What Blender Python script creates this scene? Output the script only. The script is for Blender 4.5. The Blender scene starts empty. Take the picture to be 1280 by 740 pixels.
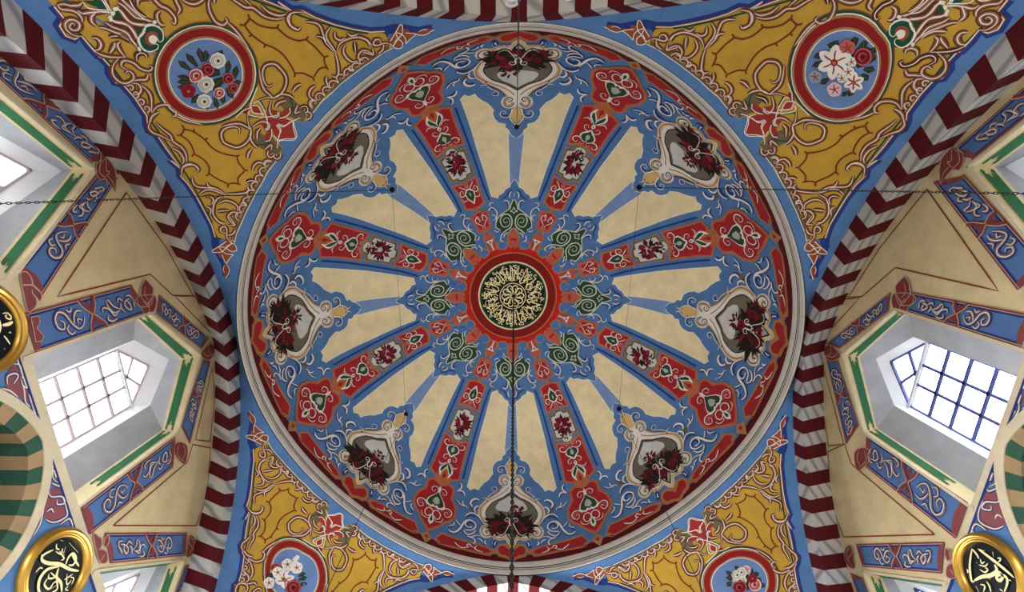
import bpy, bmesh, math, random
import numpy as np
from mathutils import Vector, Matrix
from mathutils.geometry import delaunay_2d_cdt

# ------------------------------------------------------------------ camera, sky, light, exposure
S = 5.0            # metres per unit (unit = radius of the dome's ring)
EYE = 1.6          # camera height above the floor
sc = bpy.context.scene
COL = sc.collection

def W(p):
    """plan coordinates (x right, y up in the picture, z up, eye level = 0) -> world"""
    p = np.asarray(p, float)
    q = p.copy()
    q[..., 0] = p[..., 0] * S
    q[..., 1] = -p[..., 1] * S
    q[..., 2] = p[..., 2] * S + EYE
    return q

FOC = 645.319
cam_d = bpy.data.cameras.new('camera')
cam = bpy.data.objects.new('camera', cam_d)
COL.objects.link(cam)
right = Vector((0.99949197, 0.00651491, 0.0311986))
up = Vector((-0.00425873, -0.9428069, 0.3333122))
fwd = Vector((-0.03158575, 0.33327573, 0.94230018))
M = Matrix((right, up, -fwd)).transposed().to_4x4()
M.translation = Vector(W([-0.03137407, 0.5615324, 0.0]))
cam.matrix_world = M
cam_d.sensor_fit = 'HORIZONTAL'
cam_d.sensor_width = 36
cam_d.lens = FOC / 1280 * 36
cam_d.shift_x = 27.018 / 1280
cam_d.shift_y = 88.581 / 1280
cam_d.clip_start = 0.05
sc.camera = cam

world = bpy.data.worlds.new('overcast_sky')
sc.world = world
world.use_nodes = True
nt = world.node_tree
nt.nodes.clear()
wo = nt.nodes.new('ShaderNodeOutputWorld')
bg = nt.nodes.new('ShaderNodeBackground')
tc = nt.nodes.new('ShaderNodeTexCoord')
sx = nt.nodes.new('ShaderNodeSeparateXYZ')
rp = nt.nodes.new('ShaderNodeValToRGB')
nt.links.new(tc.outputs['Generated'], sx.inputs[0])
nt.links.new(sx.outputs['Z'], rp.inputs[0])
# overcast sky above the horizon; grey glow added below it lights the dome
rp.color_ramp.elements[0].position = 0.0
rp.color_ramp.elements[0].color = (0.052, 0.050, 0.0475, 1)
rp.color_ramp.elements[1].position = 0.06
rp.color_ramp.elements[1].color = (0.93, 0.96, 1.0, 1)
nt.links.new(rp.outputs[0], bg.inputs[0])
bg.inputs[1].default_value = 16.0
nt.links.new(bg.outputs[0], wo.inputs[0])

# unseen fill lamp added low on the far side to brighten the lower pendentives
ld = bpy.data.lights.new('far_fill_lamp', 'AREA')
ld.shape = 'RECTANGLE'; ld.size = 6.0; ld.size_y = 3.0; ld.energy = 650; ld.color = (0.95, 0.97, 1.0)
lo = bpy.data.objects.new('far_fill_lamp', ld); COL.objects.link(lo)
lo.location = Vector(W([0.0, 1.9, -0.05]))
lo.rotation_euler = (Vector(W([0, -0.8, 1.9])) - lo.location).to_track_quat('-Z', 'Y').to_euler()

lb = bpy.data.lights.new('near_soffit_fill', 'AREA'); lb.shape = 'RECTANGLE'; lb.size = 3.2; lb.size_y = 0.5; lb.energy = 120; lb.color = (0.97, 0.98, 1.0)  # fill lamp added to brighten the underside of the near arch
lq = bpy.data.objects.new('near_soffit_fill', lb); COL.objects.link(lq)
lq.location = Vector(W([0.0, -1.165, 1.30])); lq.rotation_euler = (Vector(W([0, -1.10, 1.8])) - lq.location).to_track_quat('-Z', 'Y').to_euler()
sc.view_settings.view_transform = 'Standard'
sc.view_settings.look = 'None'
sc.view_settings.exposure = 0.32
sc.view_settings.gamma = 1.0
sc.view_settings.use_curve_mapping = False
sc.cycles.max_bounces = 6

# ------------------------------------------------------------------ materials
def lin(c):
    c = c / 255.0
    return c / 12.92 if c <= 0.04045 else ((c + 0.055) / 1.055) ** 2.4
MATS = {}
def mat(name, rgb, rough=0.85, var=0.10, scale=3.0, metal=0.0):
    """painted plaster: flat pigment with a soft brushed mottle"""
    m = bpy.data.materials.new(name); m.use_nodes = True
    n = m.node_tree; b = n.nodes['Principled BSDF']
    b.inputs['Roughness'].default_value = rough
    b.inputs['Metallic'].default_value = metal
    b.inputs['Specular IOR Level'].default_value = 0.2 if metal == 0 else 0.5
    c = [lin(v) for v in rgb]
    if var > 0:
        t = n.nodes.new('ShaderNodeTexCoord'); no = n.nodes.new('ShaderNodeTexNoise'); r = n.nodes.new('ShaderNodeValToRGB')
        no.inputs['Scale'].default_value = scale; no.inputs['Detail'].default_value = 6; no.inputs['Roughness'].default_value = 0.65
        r.color_ramp.elements[0].position = 0.3; r.color_ramp.elements[1].position = 0.7
        r.color_ramp.elements[0].color = (*[v * (1 - var) for v in c], 1)
        r.color_ramp.elements[1].color = (*[min(1, v * (1 + var)) for v in c], 1)
        n.links.new(t.outputs['Object'], no.inputs['Vector']); n.links.new(no.outputs['Fac'], r.inputs[0]); n.links.new(r.outputs[0], b.inputs['Base Color'])
    else:
        b.inputs['Base Color'].default_value = (*c, 1)
    MATS[name] = m
    return m

for nm, rgb in dict(
    cream=(236, 220, 176), blue=(84, 124, 176), bblue=(74, 118, 182), pblue=(140, 170, 215), paleblue=(120, 150, 194), dblue=(36, 62, 132), navy=(38, 56, 118),
    white=(234, 230, 222), field=(205, 205, 202), beige=(220, 200, 168), grey=(112, 106, 92), stone=(168, 164, 160), dark=(48, 42, 40), ochre=(170, 122, 76),
    gold=(212, 180, 120), dred=(92, 16, 26), red=(166, 40, 46), mred=(140, 30, 32), tan=(174, 128, 80), orange=(186, 108, 60), peach=(192, 92, 76), pink=(220, 150, 145), rose=(190, 92, 96),
    olive=(110, 98, 72), dgreen=(46, 72, 52), pale=(176, 184, 172), palegreen=(206, 216, 196), discred=(196, 34, 30), discdark=(134, 26, 22),
    yellow=(192, 152, 58), green=(28, 78, 56), brown=(88, 44, 30), rbrown=(146, 76, 54), acanth=(146, 94, 68), branch=(120, 52, 30), star=(158, 50, 48), mblue=(104, 134, 184),
    leafg=(44, 56, 46), pinkr=(205, 110, 110), darkr=(138, 32, 40), whiter=(214, 210, 196), redp=(140, 24, 40), whitep=(232, 226, 220), pinkp=(190, 96, 88), pinkw=(228, 190, 196), greyp=(150, 158, 176),
    plum=(134, 76, 84), plum2=(128, 66, 66), claret=(128, 58, 54), taupe=(140, 116, 104), taupe2=(186, 160, 144), bandblue=(80, 112, 162),
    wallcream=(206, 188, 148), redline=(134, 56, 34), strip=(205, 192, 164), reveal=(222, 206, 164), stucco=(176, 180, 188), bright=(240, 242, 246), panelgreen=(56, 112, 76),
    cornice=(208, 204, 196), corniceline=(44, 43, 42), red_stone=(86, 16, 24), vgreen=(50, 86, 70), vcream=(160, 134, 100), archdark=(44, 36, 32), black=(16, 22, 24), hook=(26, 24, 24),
    bouqdark=(34, 30, 26), bouqred=(104, 18, 30), bouqmaroon=(134, 34, 44)).items():
    mat(nm, rgb, var=0.05 if nm in ('white', 'bright') else 0.12)
mat('gilt', (252, 236, 178), rough=0.45, var=0.08)
mat('gilded', (214, 168, 78), rough=0.28, var=0.1, metal=0.85)
mat('roundel_board', (14, 24, 28), rough=0.35, var=0.0)
mat('iron', (30, 28, 28), rough=0.5, var=0.0)
mat('bar_blue', (86, 94, 160), rough=0.5, var=0.0)
mat('bar_glow', (206, 190, 204), rough=0.5, var=0.0)  # pale lavender: glow of the window put into the bar colour
mat('transom_white', (226, 230, 236), rough=0.5, var=0.0)

def marble():
    m = bpy.data.materials.new('veined_marble'); m.use_nodes = True
    n = m.node_tree; b = n.nodes['Principled BSDF']; b.inputs['Roughness'].default_value = 0.6
    t = n.nodes.new('ShaderNodeTexCoord'); mp = n.nodes.new('ShaderNodeMapping'); wv = n.nodes.new('ShaderNodeTexWave'); r = n.nodes.new('ShaderNodeValToRGB')
    mp.inputs['Rotation'].default_value = (0.6, 0.5, 0.8)
    wv.inputs['Scale'].default_value = 1.3; wv.inputs['Distortion'].default_value = 2.2; wv.inputs['Detail'].default_value = 3; wv.inputs['Detail Scale'].default_value = 1.2
    r.color_ramp.elements[0].color = (*[lin(v) for v in (138, 139, 142)], 1); r.color_ramp.elements[0].position = 0.0
    r.color_ramp.elements[1].color = (*[lin(v) for v in (192, 192, 192)], 1); r.color_ramp.elements[1].position = 0.45
    n.links.new(t.outputs['Object'], mp.inputs[0]); n.links.new(mp.outputs[0], wv.inputs[0]); n.links.new(wv.outputs['Fac'], r.inputs[0]); n.links.new(r.outputs[0], b.inputs['Base Color'])
    MATS['marble'] = m
marble()
def glass():
    m = bpy.data.materials.new('window_glass'); m.use_nodes = True
    n = m.node_tree; n.nodes.clear()
    o = n.nodes.new('ShaderNodeOutputMaterial'); mx = n.nodes.new('ShaderNodeMixShader'); tr = n.nodes.new('ShaderNodeBsdfTransparent'); gl = n.nodes.new('ShaderNodeBsdfGlossy'); fr = None
    tr.inputs[0].default_value = (0.94, 0.96, 0.97, 1); gl.inputs['Roughness'].default_value = 0.02
    mx.inputs[0].default_value = 0.04; n.links.new(tr.outputs[0], mx.inputs[1]); n.links.new(gl.outputs[0], mx.inputs[2]); n.links.new(mx.outputs[0], o.inputs[0])
    MATS['glass'] = m
glass()
def lampglass():
    m = bpy.data.materials.new('lamp_glass'); m.use_nodes = True
    b = m.node_tree.nodes['Principled BSDF']; b.inputs['Base Color'].default_value = (0.75, 0.75, 0.85, 1); b.inputs['Roughness'].default_value = 0.08
    b.inputs['Transmission Weight'].default_value = 0.75; b.inputs['IOR'].default_value = 1.3
    MATS['lamp_glass'] = m
lampglass()

# ------------------------------------------------------------------ object helpers
def link(name, verts, faces, fmat, mats, parent=None, smooth=False):
    me = bpy.data.meshes.new(name)
    me.from_pydata([tuple(v) for v in verts], [], [tuple(f) for f in faces])
    for m in mats: me.materials.append(MATS[m])
    if len(mats) > 1: me.polygons.foreach_set('material_index', list(fmat))
    if smooth: me.polygons.foreach_set('use_smooth', [True] * len(faces))
    me.update()
    o = bpy.data.objects.new(name, me); COL.objects.link(o)
    if parent is not None:
        o.parent = parent
        o.matrix_parent_inverse = parent.matrix_world.inverted() if parent.type != 'EMPTY' else Matrix.Translation(-parent.location)
    return o

class MB:
    """collects faces with materials, links them as ONE mesh object"""
    K = 0
    def __init__(s): s.v = []; s.f = []; s.m = []; s.mats = []
    def mi(s, m):
        if m not in s.mats: s.mats.append(m)
        return s.mats.index(m)
    def add(s, verts, faces, m):
        o = len(s.v); k = s.mi(m)
        s.v.extend([tuple(map(float, v)) for v in verts]); s.f.extend([tuple(i + o for i in f) for f in faces]); s.m.extend([k] * len(faces))
    def box(s, c, ax, ay, az, m):
        c, ax, ay, az = map(np.asarray, (c, ax, ay, az))
        v = [c + i * ax + j * ay + k * az for i in (-1, 1) for j in (-1, 1) for k in (-1, 1)]
        s.add(v, [(0, 1, 3, 2), (4, 6, 7, 5), (0, 4, 5, 1), (2, 3, 7, 6), (0, 2, 6, 4), (1, 5, 7, 3)], m)
    def bar(s, a, b, w, d, nrm, m):
        """square bar from a to b; w across, d along nrm (half sizes)"""
        a, b, nrm = map(lambda q: np.asarray(q, float), (a, b, nrm))
        t = b - a; L = np.linalg.norm(t); t = t / L; sd = np.cross(t, nrm); sd /= np.linalg.norm(sd)
        s.box((a + b) / 2, t * L / 2, sd * w, nrm * d, m)
    def tube(s, pts, r, m, n=8, closed=False):
        pts = [np.asarray(p, float) for p in pts]; N = len(pts); vs = []; up0 = np.array([0.31, 0.17, 0.93])
        for i, p in enumerate(pts):
            a = pts[(i - 1) % N] if (closed or i > 0) else p; b = pts[(i + 1) % N] if (closed or i < N - 1) else p
            t = b - a; t /= np.linalg.norm(t) + 1e-12; x = np.cross(t, up0); x /= np.linalg.norm(x) + 1e-12; y = np.cross(t, x)
            vs += [p + r * (math.cos(2 * math.pi * k / n) * x + math.sin(2 * math.pi * k / n) * y) for k in range(n)]
        fs = []
        for i in range(N if closed else N - 1):
            j = (i + 1) % N
            for k in range(n):
                fs.append((i * n + k, i * n + (k + 1) % n, j * n + (k + 1) % n, j * n + k))
        if not closed:
            fs.append(tuple(range(n))); fs.append(tuple((N - 1) * n + k for k in range(n)))
        s.add(vs, fs, m)
    def lathe(s, prof, c, m, n=20, axis=None):
        """prof [(radius, height)], revolved about axis (x,y,z frame) at c"""
        X, Y, Z = axis if axis is not None else (np.array([1, 0, 0.]), np.array([0, 1, 0.]), np.array([0, 0, 1.]))
        vs = []; fs = []
        for r, h in prof:
            for k in range(n):
                a = 2 * math.pi * k / n; vs.append(np.asarray(c) + r * (math.cos(a) * X + math.sin(a) * Y) + h * Z)
        for i in range(len(prof) - 1):
            for k in range(n):
                fs.append((i * n + k, i * n + (k + 1) % n, (i + 1) * n + (k + 1) % n, (i + 1) * n + k))
        s.add(vs, fs, m)
    def build(s, name, parent=None, smooth=False):
        return link(name, s.v, s.f, s.m, s.mats, parent, smooth)

def tag(o, label, cat, group=None, kind=None):
    o['label'] = label; o['category'] = cat
    if group: o['group'] = group
    if kind: o['kind'] = kind
    return o
def empty(name, loc=(0, 0, 0)):
    o = bpy.data.objects.new(name, None); COL.objects.link(o); o.location = loc; o.empty_display_size = 0.1
    return o

# ------------------------------------------------------------------ surfaces
HR, RISE, PW = 1.86482, 0.86, 2.15
_t = np.linspace(0, np.pi / 2, 2001)
_r = np.sin(_t) ** (2 / PW); _z = RISE * np.cos(_t) ** (2 / PW)
_s = np.concatenate([[0], np.cumsum(np.hypot(np.diff(_r), np.diff(_z)))])
SMAX = _s[-1]
def dome_raw(a, s):
    r = np.interp(s, _s, _r); z = np.interp(s, _s, _z)
    r = r * (1 + 0.017 * np.cos(4 * a) * r ** 4)
    return np.stack([r * np.cos(a), r * np.sin(a), HR + z], -1)
SREF_S = [0.30]
def warp(az, s):
    """the painters' own irregularities: small shifts of the eight-fold pattern"""
    az = np.asarray(az, float) % 360; s = np.asarray(s, float)
    k = np.floor(az / 22.5).astype(int) % 16; f = az / 22.5 - np.floor(az / 22.5); f = f * f * (3 - 2 * f)
    da = np.zeros_like(az); ds = np.zeros_like(az)
    for kk in range(16):
        L = ANC[kk]; q = [l[0] for l in L]
        w = np.where(k == kk, 1 - f, 0) + np.where((k + 1) % 16 == kk, f, 0)
        if not np.any(w): continue
        da += w * np.interp(s, q, [l[1] for l in L], left=0); ds += w * np.interp(s, q, [l[2] for l in L], left=0)
    return az + da, s + ds
class DomeMap:
    unit = 0.0035
    def __init__(s, axis): s.ax = axis
    def flat(s, p): p = np.asarray(p, float); r = np.interp(p[:, 1], _s, _r) + 1e-6; return np.stack([np.radians(p[:, 0]) * r, p[:, 1]], 1)
    def unflat(s, q): r = np.interp(q[:, 1], _s, _r) + 1e-6; return np.stack([np.degrees(q[:, 0] / r), q[:, 1]], 1)
    def pos(s, p):
        a, t = warp(s.ax + p[:, 0], p[:, 1]); return dome_raw(np.radians(a), np.minimum(t, SMAX))
    def nrm(s, p, P):
        e = 1e-3; a, t = warp(s.ax + p[:, 0], p[:, 1]); a = np.radians(a); t = np.minimum(t, SMAX - 2e-3)
        n = np.cross(dome_raw(a + e, t) - dome_raw(a - e, t), dome_raw(a, t + e) - dome_raw(a, t - e))
        n /= np.linalg.norm(n, axis=1)[:, None] + 1e-12
        c = np.array([0, 0, HR]) - P; return np.where((np.sum(n * c, 1) < 0)[:, None], -n, n)
RO, HO = 0.9983, 1.7844
AR = dict(L=(-1.067, .177, .602, 1.279), R=(1.031, .281, .456, 1.425), T=(1.015, .22, .352, 1.459), B=(-1.02, .22, .438, 1.391))
BEND = dict(L=(-1.045, .12, .645, 1.105), R=(1.016, .303, .452, 1.351), T=(1.015, .22, .545, 1.206), B=(-1.02, .22, .698, 1.076))
BACK = dict(L=(-1.154, .239, .649, 1.241), R=(1.136, .324, .457, 1.433), T=(1.14, .22, .545, 1.222), B=(-1.15, .22, .698, 1.095))
RHO = 1.62
def zarch(w, lat):
    x, e, hc, r = AR[w]; return hc + np.sqrt(np.maximum(r * r - (np.abs(lat) + e) ** 2, 1e-6))
def bounds(th):
    c, s = np.cos(th), np.sin(th)
    tx = np.where(c > 0, AR['R'][0], AR['L'][0]) / np.where(np.abs(c) < 1e-9, 1e-9, c)
    ty = np.where(s > 0, AR['T'][0], AR['B'][0]) / np.where(np.abs(s) < 1e-9, 1e-9, s)
    tx = np.where(tx <= 0, 9, tx); ty = np.where(ty <= 0, 9, ty)
    r1 = np.minimum(tx, ty)
    zx = np.where(c > 0, zarch('R', r1 * s), zarch('L', r1 * s)); zy = np.where(s > 0, zarch('T', r1 * c), zarch('B', r1 * c))
    cx = np.where(c > 0, AR['R'][0], AR['L'][0]); cy = np.where(s > 0, AR['T'][0], AR['B'][0])      # the corner of the bay
    zcx = np.where(c > 0, zarch('R', cy), zarch('L', cy)); zcy = np.where(s > 0, zarch('T', cx), zarch('B', cx))
    def sm(q): q = np.clip((q - .6) / .4, 0, 1); return q * q * (3 - 2 * q)
    zy = zy + (zcx - zcy) * sm(np.abs(r1 * c / cx))
    z1 = np.where(tx < ty, zx, zy)
    return RO * (1 + 0.017 * np.cos(4 * th)), r1, z1
def Sp(r): return np.sqrt(np.maximum(RHO ** 2 - r * r, 0))
def pend_raw(th, r):
    r0, r1, z1 = bounds(th); r = np.clip(r, r0, r1)
    g = (Sp(r0) - Sp(r)) / (Sp(r0) - Sp(r1) + 1e-9)
    return np.stack([r * np.cos(th), r * np.sin(th), HO + (z1 - HO) * g], -1)
class PendMap:
    """pendentive seen from its diagonal; the drawing is fitted to the wall planes, which stand at slightly different distances"""
    unit = 0.00235
    def __init__(s, axis, fit=True):
        s.ax = axis; s.fit = fit
        pa, pb = {135: 'LT', 45: 'TR', 225: 'BL', 315: 'RB'}[axis]        # walls on the two sides of the diagonal
        s.ka, s.kb = abs(AR[pa][0]) / 1.067, abs(AR[pb][0]) / 1.067
        s.kc = {135: 1.0, 45: .975, 225: .985, 315: .966}[axis]
    def flat(s, p): p = np.asarray(p, float); return np.stack([np.radians(p[:, 0]) * p[:, 1], p[:, 1] * 1.6], 1)
    def unflat(s, q): r = q[:, 1] / 1.6; return np.stack([np.degrees(q[:, 0] / r), r], 1)
    def loc(s, p):
        a = np.radians(s.ax + p[:, 0]); r = p[:, 1]
        if s.fit:
            r0, r1, z1 = bounds(a); ref = 1.067 / np.cos(np.radians(45 - np.minimum(np.abs(p[:, 0]), 45)))
            f = np.clip((np.abs(p[:, 0]) - 7) / 14, 0, 1); f = f * f * (3 - 2 * f); k = s.kc + (np.where(p[:, 0] > 0, s.ka, s.kb) - s.kc) * f
            r = r0 + (r - r0) * (k * ref - r0) / np.maximum(ref - r0, 1e-3)
        return a, r
    def pos(s, p): return pend_raw(*s.loc(p))
    def nrm(s, p, P):
        e = 2e-3; a, r = s.loc(p); r0, r1, z1 = bounds(a); r = np.clip(r, r0 + 2 * e, r1 - 2 * e)
        n = np.cross(pend_raw(a + e, r) - pend_raw(a - e, r), pend_raw(a, r + e) - pend_raw(a, r - e))
        n /= np.linalg.norm(n, axis=1)[:, None] + 1e-12
        c = np.array([0, 0, 0.9]) - P; return np.where((np.sum(n * c, 1) < 0)[:, None], -n, n)
XW = dict(L=-1.154, R=1.136)
class WallMap:
    unit = 0.0026
    def __init__(s, side, dz=0.0, my=1, dy=0.0, dx=0.0): s.sd = side; s.dz = dz; s.my = my; s.dy = dy; s.dx = dx
    def flat(s, p): return np.asarray(p, float)
    def unflat(s, q): return q
    def pos(s, p): return np.stack([np.full(len(p), XW[s.sd] + s.dx), p[:, 0] * s.my + s.dy, p[:, 1] + s.dz], 1)
    def nrm(s, p, P): return np.tile([1.0 if s.sd == 'L' else -1.0, 0, 0], (len(p), 1))
class Bilin:
    """unit square onto a four-cornered patch: a0-a1 one edge, b0-b1 the opposite one"""
    def __init__(s, a0, a1, b0, b1, n, unit):
        s.c = [np.asarray(q, float) for q in (a0, a1, b0, b1)]; s.n = np.asarray(n, float); s.unit = unit
        s.L = float(np.linalg.norm(s.c[1] - s.c[0])); s.H = float(np.linalg.norm(s.c[2] - s.c[0]))
    def flat(s, p): return np.asarray(p, float) * [s.L, s.H]
    def unflat(s, q): return q / [s.L, s.H]
    def pos(s, p):
        u, v = p[:, :1], p[:, 1:2]; a0, a1, b0, b1 = s.c
        return (a0 * (1 - u) + a1 * u) * (1 - v) + (b0 * (1 - u) + b1 * u) * v
    def nrm(s, p, P): return np.tile(s.n, (len(p), 1))

LAYER = 0.0007
def lift(layer):
    'every stroke of paint lies a hair above the one before it'
    MB.K += 1; return layer + (MB.K % 29) * 0.015
def catmull(p, n, closed=False):
    p = np.asarray(p, float); N = len(p)
    if N < 3: return p
    idx = range(N if closed else N - 1); out = []
    for i in idx:
        if closed: a, b, c, d = p[i - 1], p[i], p[(i + 1) % N], p[(i + 2) % N]
        else: a, b, c, d = p[max(i - 1, 0)], p[i], p[i + 1], p[min(i + 2, N - 1)]
        for k in range(n):
            t = k / n
            out.append(0.5 * (2 * b + (c - a) * t + (2 * a - 5 * b + 4 * c - d) * t * t + (3 * b - a - 3 * c + d) * t ** 3))
    if not closed: out.append(p[-1])
    return np.array(out)
def fill(mb, mp, pts, m, layer, smooth=False, grid=0.05):
    layer = lift(layer); q = mp.flat(pts)
    if smooth: q = catmull(q, 4, True)
    ext = []
    n = len(q)
    for i in range(n):                                    # split long edges so that the sheet follows the curve
        a, b = q[i], q[(i + 1) % n]; k = max(1, int(math.ceil(np.linalg.norm(b - a) / grid)))
        ext += [a + (b - a) * j / k for j in range(k)]
    nb = len(ext); lo = np.min(ext, 0); hi = np.max(ext, 0)
    poly = np.array(ext)
    for gx in np.arange(lo[0] + grid / 2, hi[0], grid):
        for gy in np.arange(lo[1] + grid / 2, hi[1], grid):
            ext.append(np.array([gx, gy]))
    vs, es, fs, *_ = delaunay_2d_cdt([Vector(v) for v in ext], [], [list(range(nb))], 1, 1e-6)
    if not fs: return
    vv = mp.unflat(np.array([[v.x, v.y] for v in vs]))
    P = mp.pos(vv); N = mp.nrm(vv, P)
    mb.add(W(P + N * LAYER * layer), [tuple(f) for f in fs], m)
def stroke(mb, mp, pts, m, layer, w, tp='n', smooth=True, sub=4, closed=False):
    layer = lift(layer); q = mp.flat(pts)
    if closed and not smooth: q = np.vstack([q, q[:1]])
    if smooth: q = catmull(q, sub, closed)
    if closed and smooth: q = np.vstack([q, q[:1]])
    if not smooth:
        o = [q[0]]
        for a, b in zip(q[:-1], q[1:]):
            k = max(1, int(math.ceil(np.linalg.norm(b - a) / 0.05))); o += [a + (b - a) * j / k for j in range(1, k + 1)]
        q = np.array(o)
    d = np.linalg.norm(np.diff(q, axis=0), axis=1); keep = np.concatenate([[True], d > 1e-5]); q = q[keep]
    if len(q) < 2: return
    p = mp.unflat(q); P = mp.pos(p); N = mp.nrm(p, P); n = len(P)
    T = np.gradient(P, axis=0); T /= np.linalg.norm(T, axis=1)[:, None] + 1e-12
    sd = np.cross(N, T); sd /= np.linalg.norm(sd, axis=1)[:, None] + 1e-12
    u = np.linspace(0, 1, n); h = np.full(n, w * mp.unit / 2)
    if tp == 't': h = h * (0.25 + 0.75 * np.sin(np.pi * np.clip(u, 0.0, 1)) ** 0.6)
    elif tp == 'e': h = h * np.clip((1 - u) / 0.5, 0.5, 1)
    A = P + sd * h[:, None]; B = P - sd * h[:, None]
    V = np.concatenate([A, B]) + np.concatenate([N, N]) * LAYER * layer
    mb.add(W(V), [(i, i + 1, n + i + 1, n + i) for i in range(n - 1)], m)
def ell(c, rx, ry, n=28): return [(c[0] + rx * math.cos(t), c[1] + ry * math.sin(t)) for t in np.linspace(0, 2 * math.pi, n, endpoint=False)]
def draw(mb, mp, e, snap=None, mirror=(1,)):
    gr = .025 if e[0] in ('rim', 'cart') or e[2] in ('yellow', 'olive', 'green') else .05
    g, kind, col, layer, w, tp, sm, pts = e
    pts = [tuple(p) for p in pts]
    if snap is not None and kind in 'FC':
        ends = [i for i in (0, len(pts) - 1) if abs(math.radians(pts[i][0]) * pts[i][1]) < snap]
        q = [(max(a, 0.0), b) for a, b in pts]
        if len(ends) == 2 and kind == 'F':
            q[0] = (0.0, q[0][1]); q[-1] = (0.0, q[-1][1])
            if sm:
                h = mp.unflat(catmull(mp.flat(q), 4)); q = [tuple(v) for v in h]
            q = q + [(-a, b) for a, b in q[::-1][1:-1]]
            fill(mb, mp, q, col, layer, False, gr); return
        pts = q
    for k in mirror:
        p = [(a * k, b) for a, b in pts]
        if kind == 'F': fill(mb, mp, p, col, layer, bool(sm), gr)
        elif kind == 'C': stroke(mb, mp, p, col, layer, w, 'n', False, closed=True)
        else: stroke(mb, mp, p, col, layer, w, tp, bool(sm))
# ------------------------------------------------------------------ ornament drawn in surface coordinates
# dome: (degrees from the motif axis, distance from the crown); pendentives: (degrees from the diagonal, radius); walls: (y, z)
ANC = [
((.3,0,0),(.602,.4951,.0013),(.815,-.5241,-.0221),(1.483,-.262,0)),
((.3,0,0),(.492,-.098,-.0058),(1.428,-.0543,-.0026),(1.483,-.0272,0)),
((.3,0,0),(.602,-.0957,-.0008),(.815,.0968,.0143),(1.483,.0484,0)),
((.3,0,0),(.492,-.0041,-.0015),(1.428,.2067,.0048),(1.483,.1034,0)),
((.3,0,0),(.602,-.1346,-.0145),(.815,-.453,.0017),(1.483,-.2265,0)),
((.3,0,0),(.492,-.5115,.0006),(1.428,-.1853,-.0103),(1.483,-.0926,0)),
((.3,0,0),(.602,-.5455,.0004),(.815,.2173,.0144),(1.483,.1087,0)),
((.3,0,0),(.492,-.1849,-.0098),(1.428,.49,.0068),(1.483,.245,0)),
((.3,0,0),(.602,-.2908,.0035),(.815,.3697,-.0035),(1.483,.1849,0)),
((.3,0,0),(.492,-.9273,-.0026),(1.428,.0131,.0034),(1.483,.0065,0)),
((.3,0,0),(.602,-1.0003,-.0004),(.815,-.1804,-.0076),(1.483,-.0902,0)),
((.3,0,0),(.492,.1556,.0026),(1.428,-.3782,.0097),(1.483,-.1891,0)),
((.3,0,0),(.602,-.1535,-.0043),(.815,-.4144,.0133),(1.483,-.2072,0)),
((.3,0,0),(.492,.1293,.0127),(1.428,-.3808,.0042),(1.483,-.1904,0)),
((.3,0,0),(.602,1.1281,.0272),(.815,.525,-.0131),(1.483,.2625,0)),
((.3,0,0),(.492,.6143,.0031),(1.428,.1173,-.008),(1.483,.0587,0))]
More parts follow.
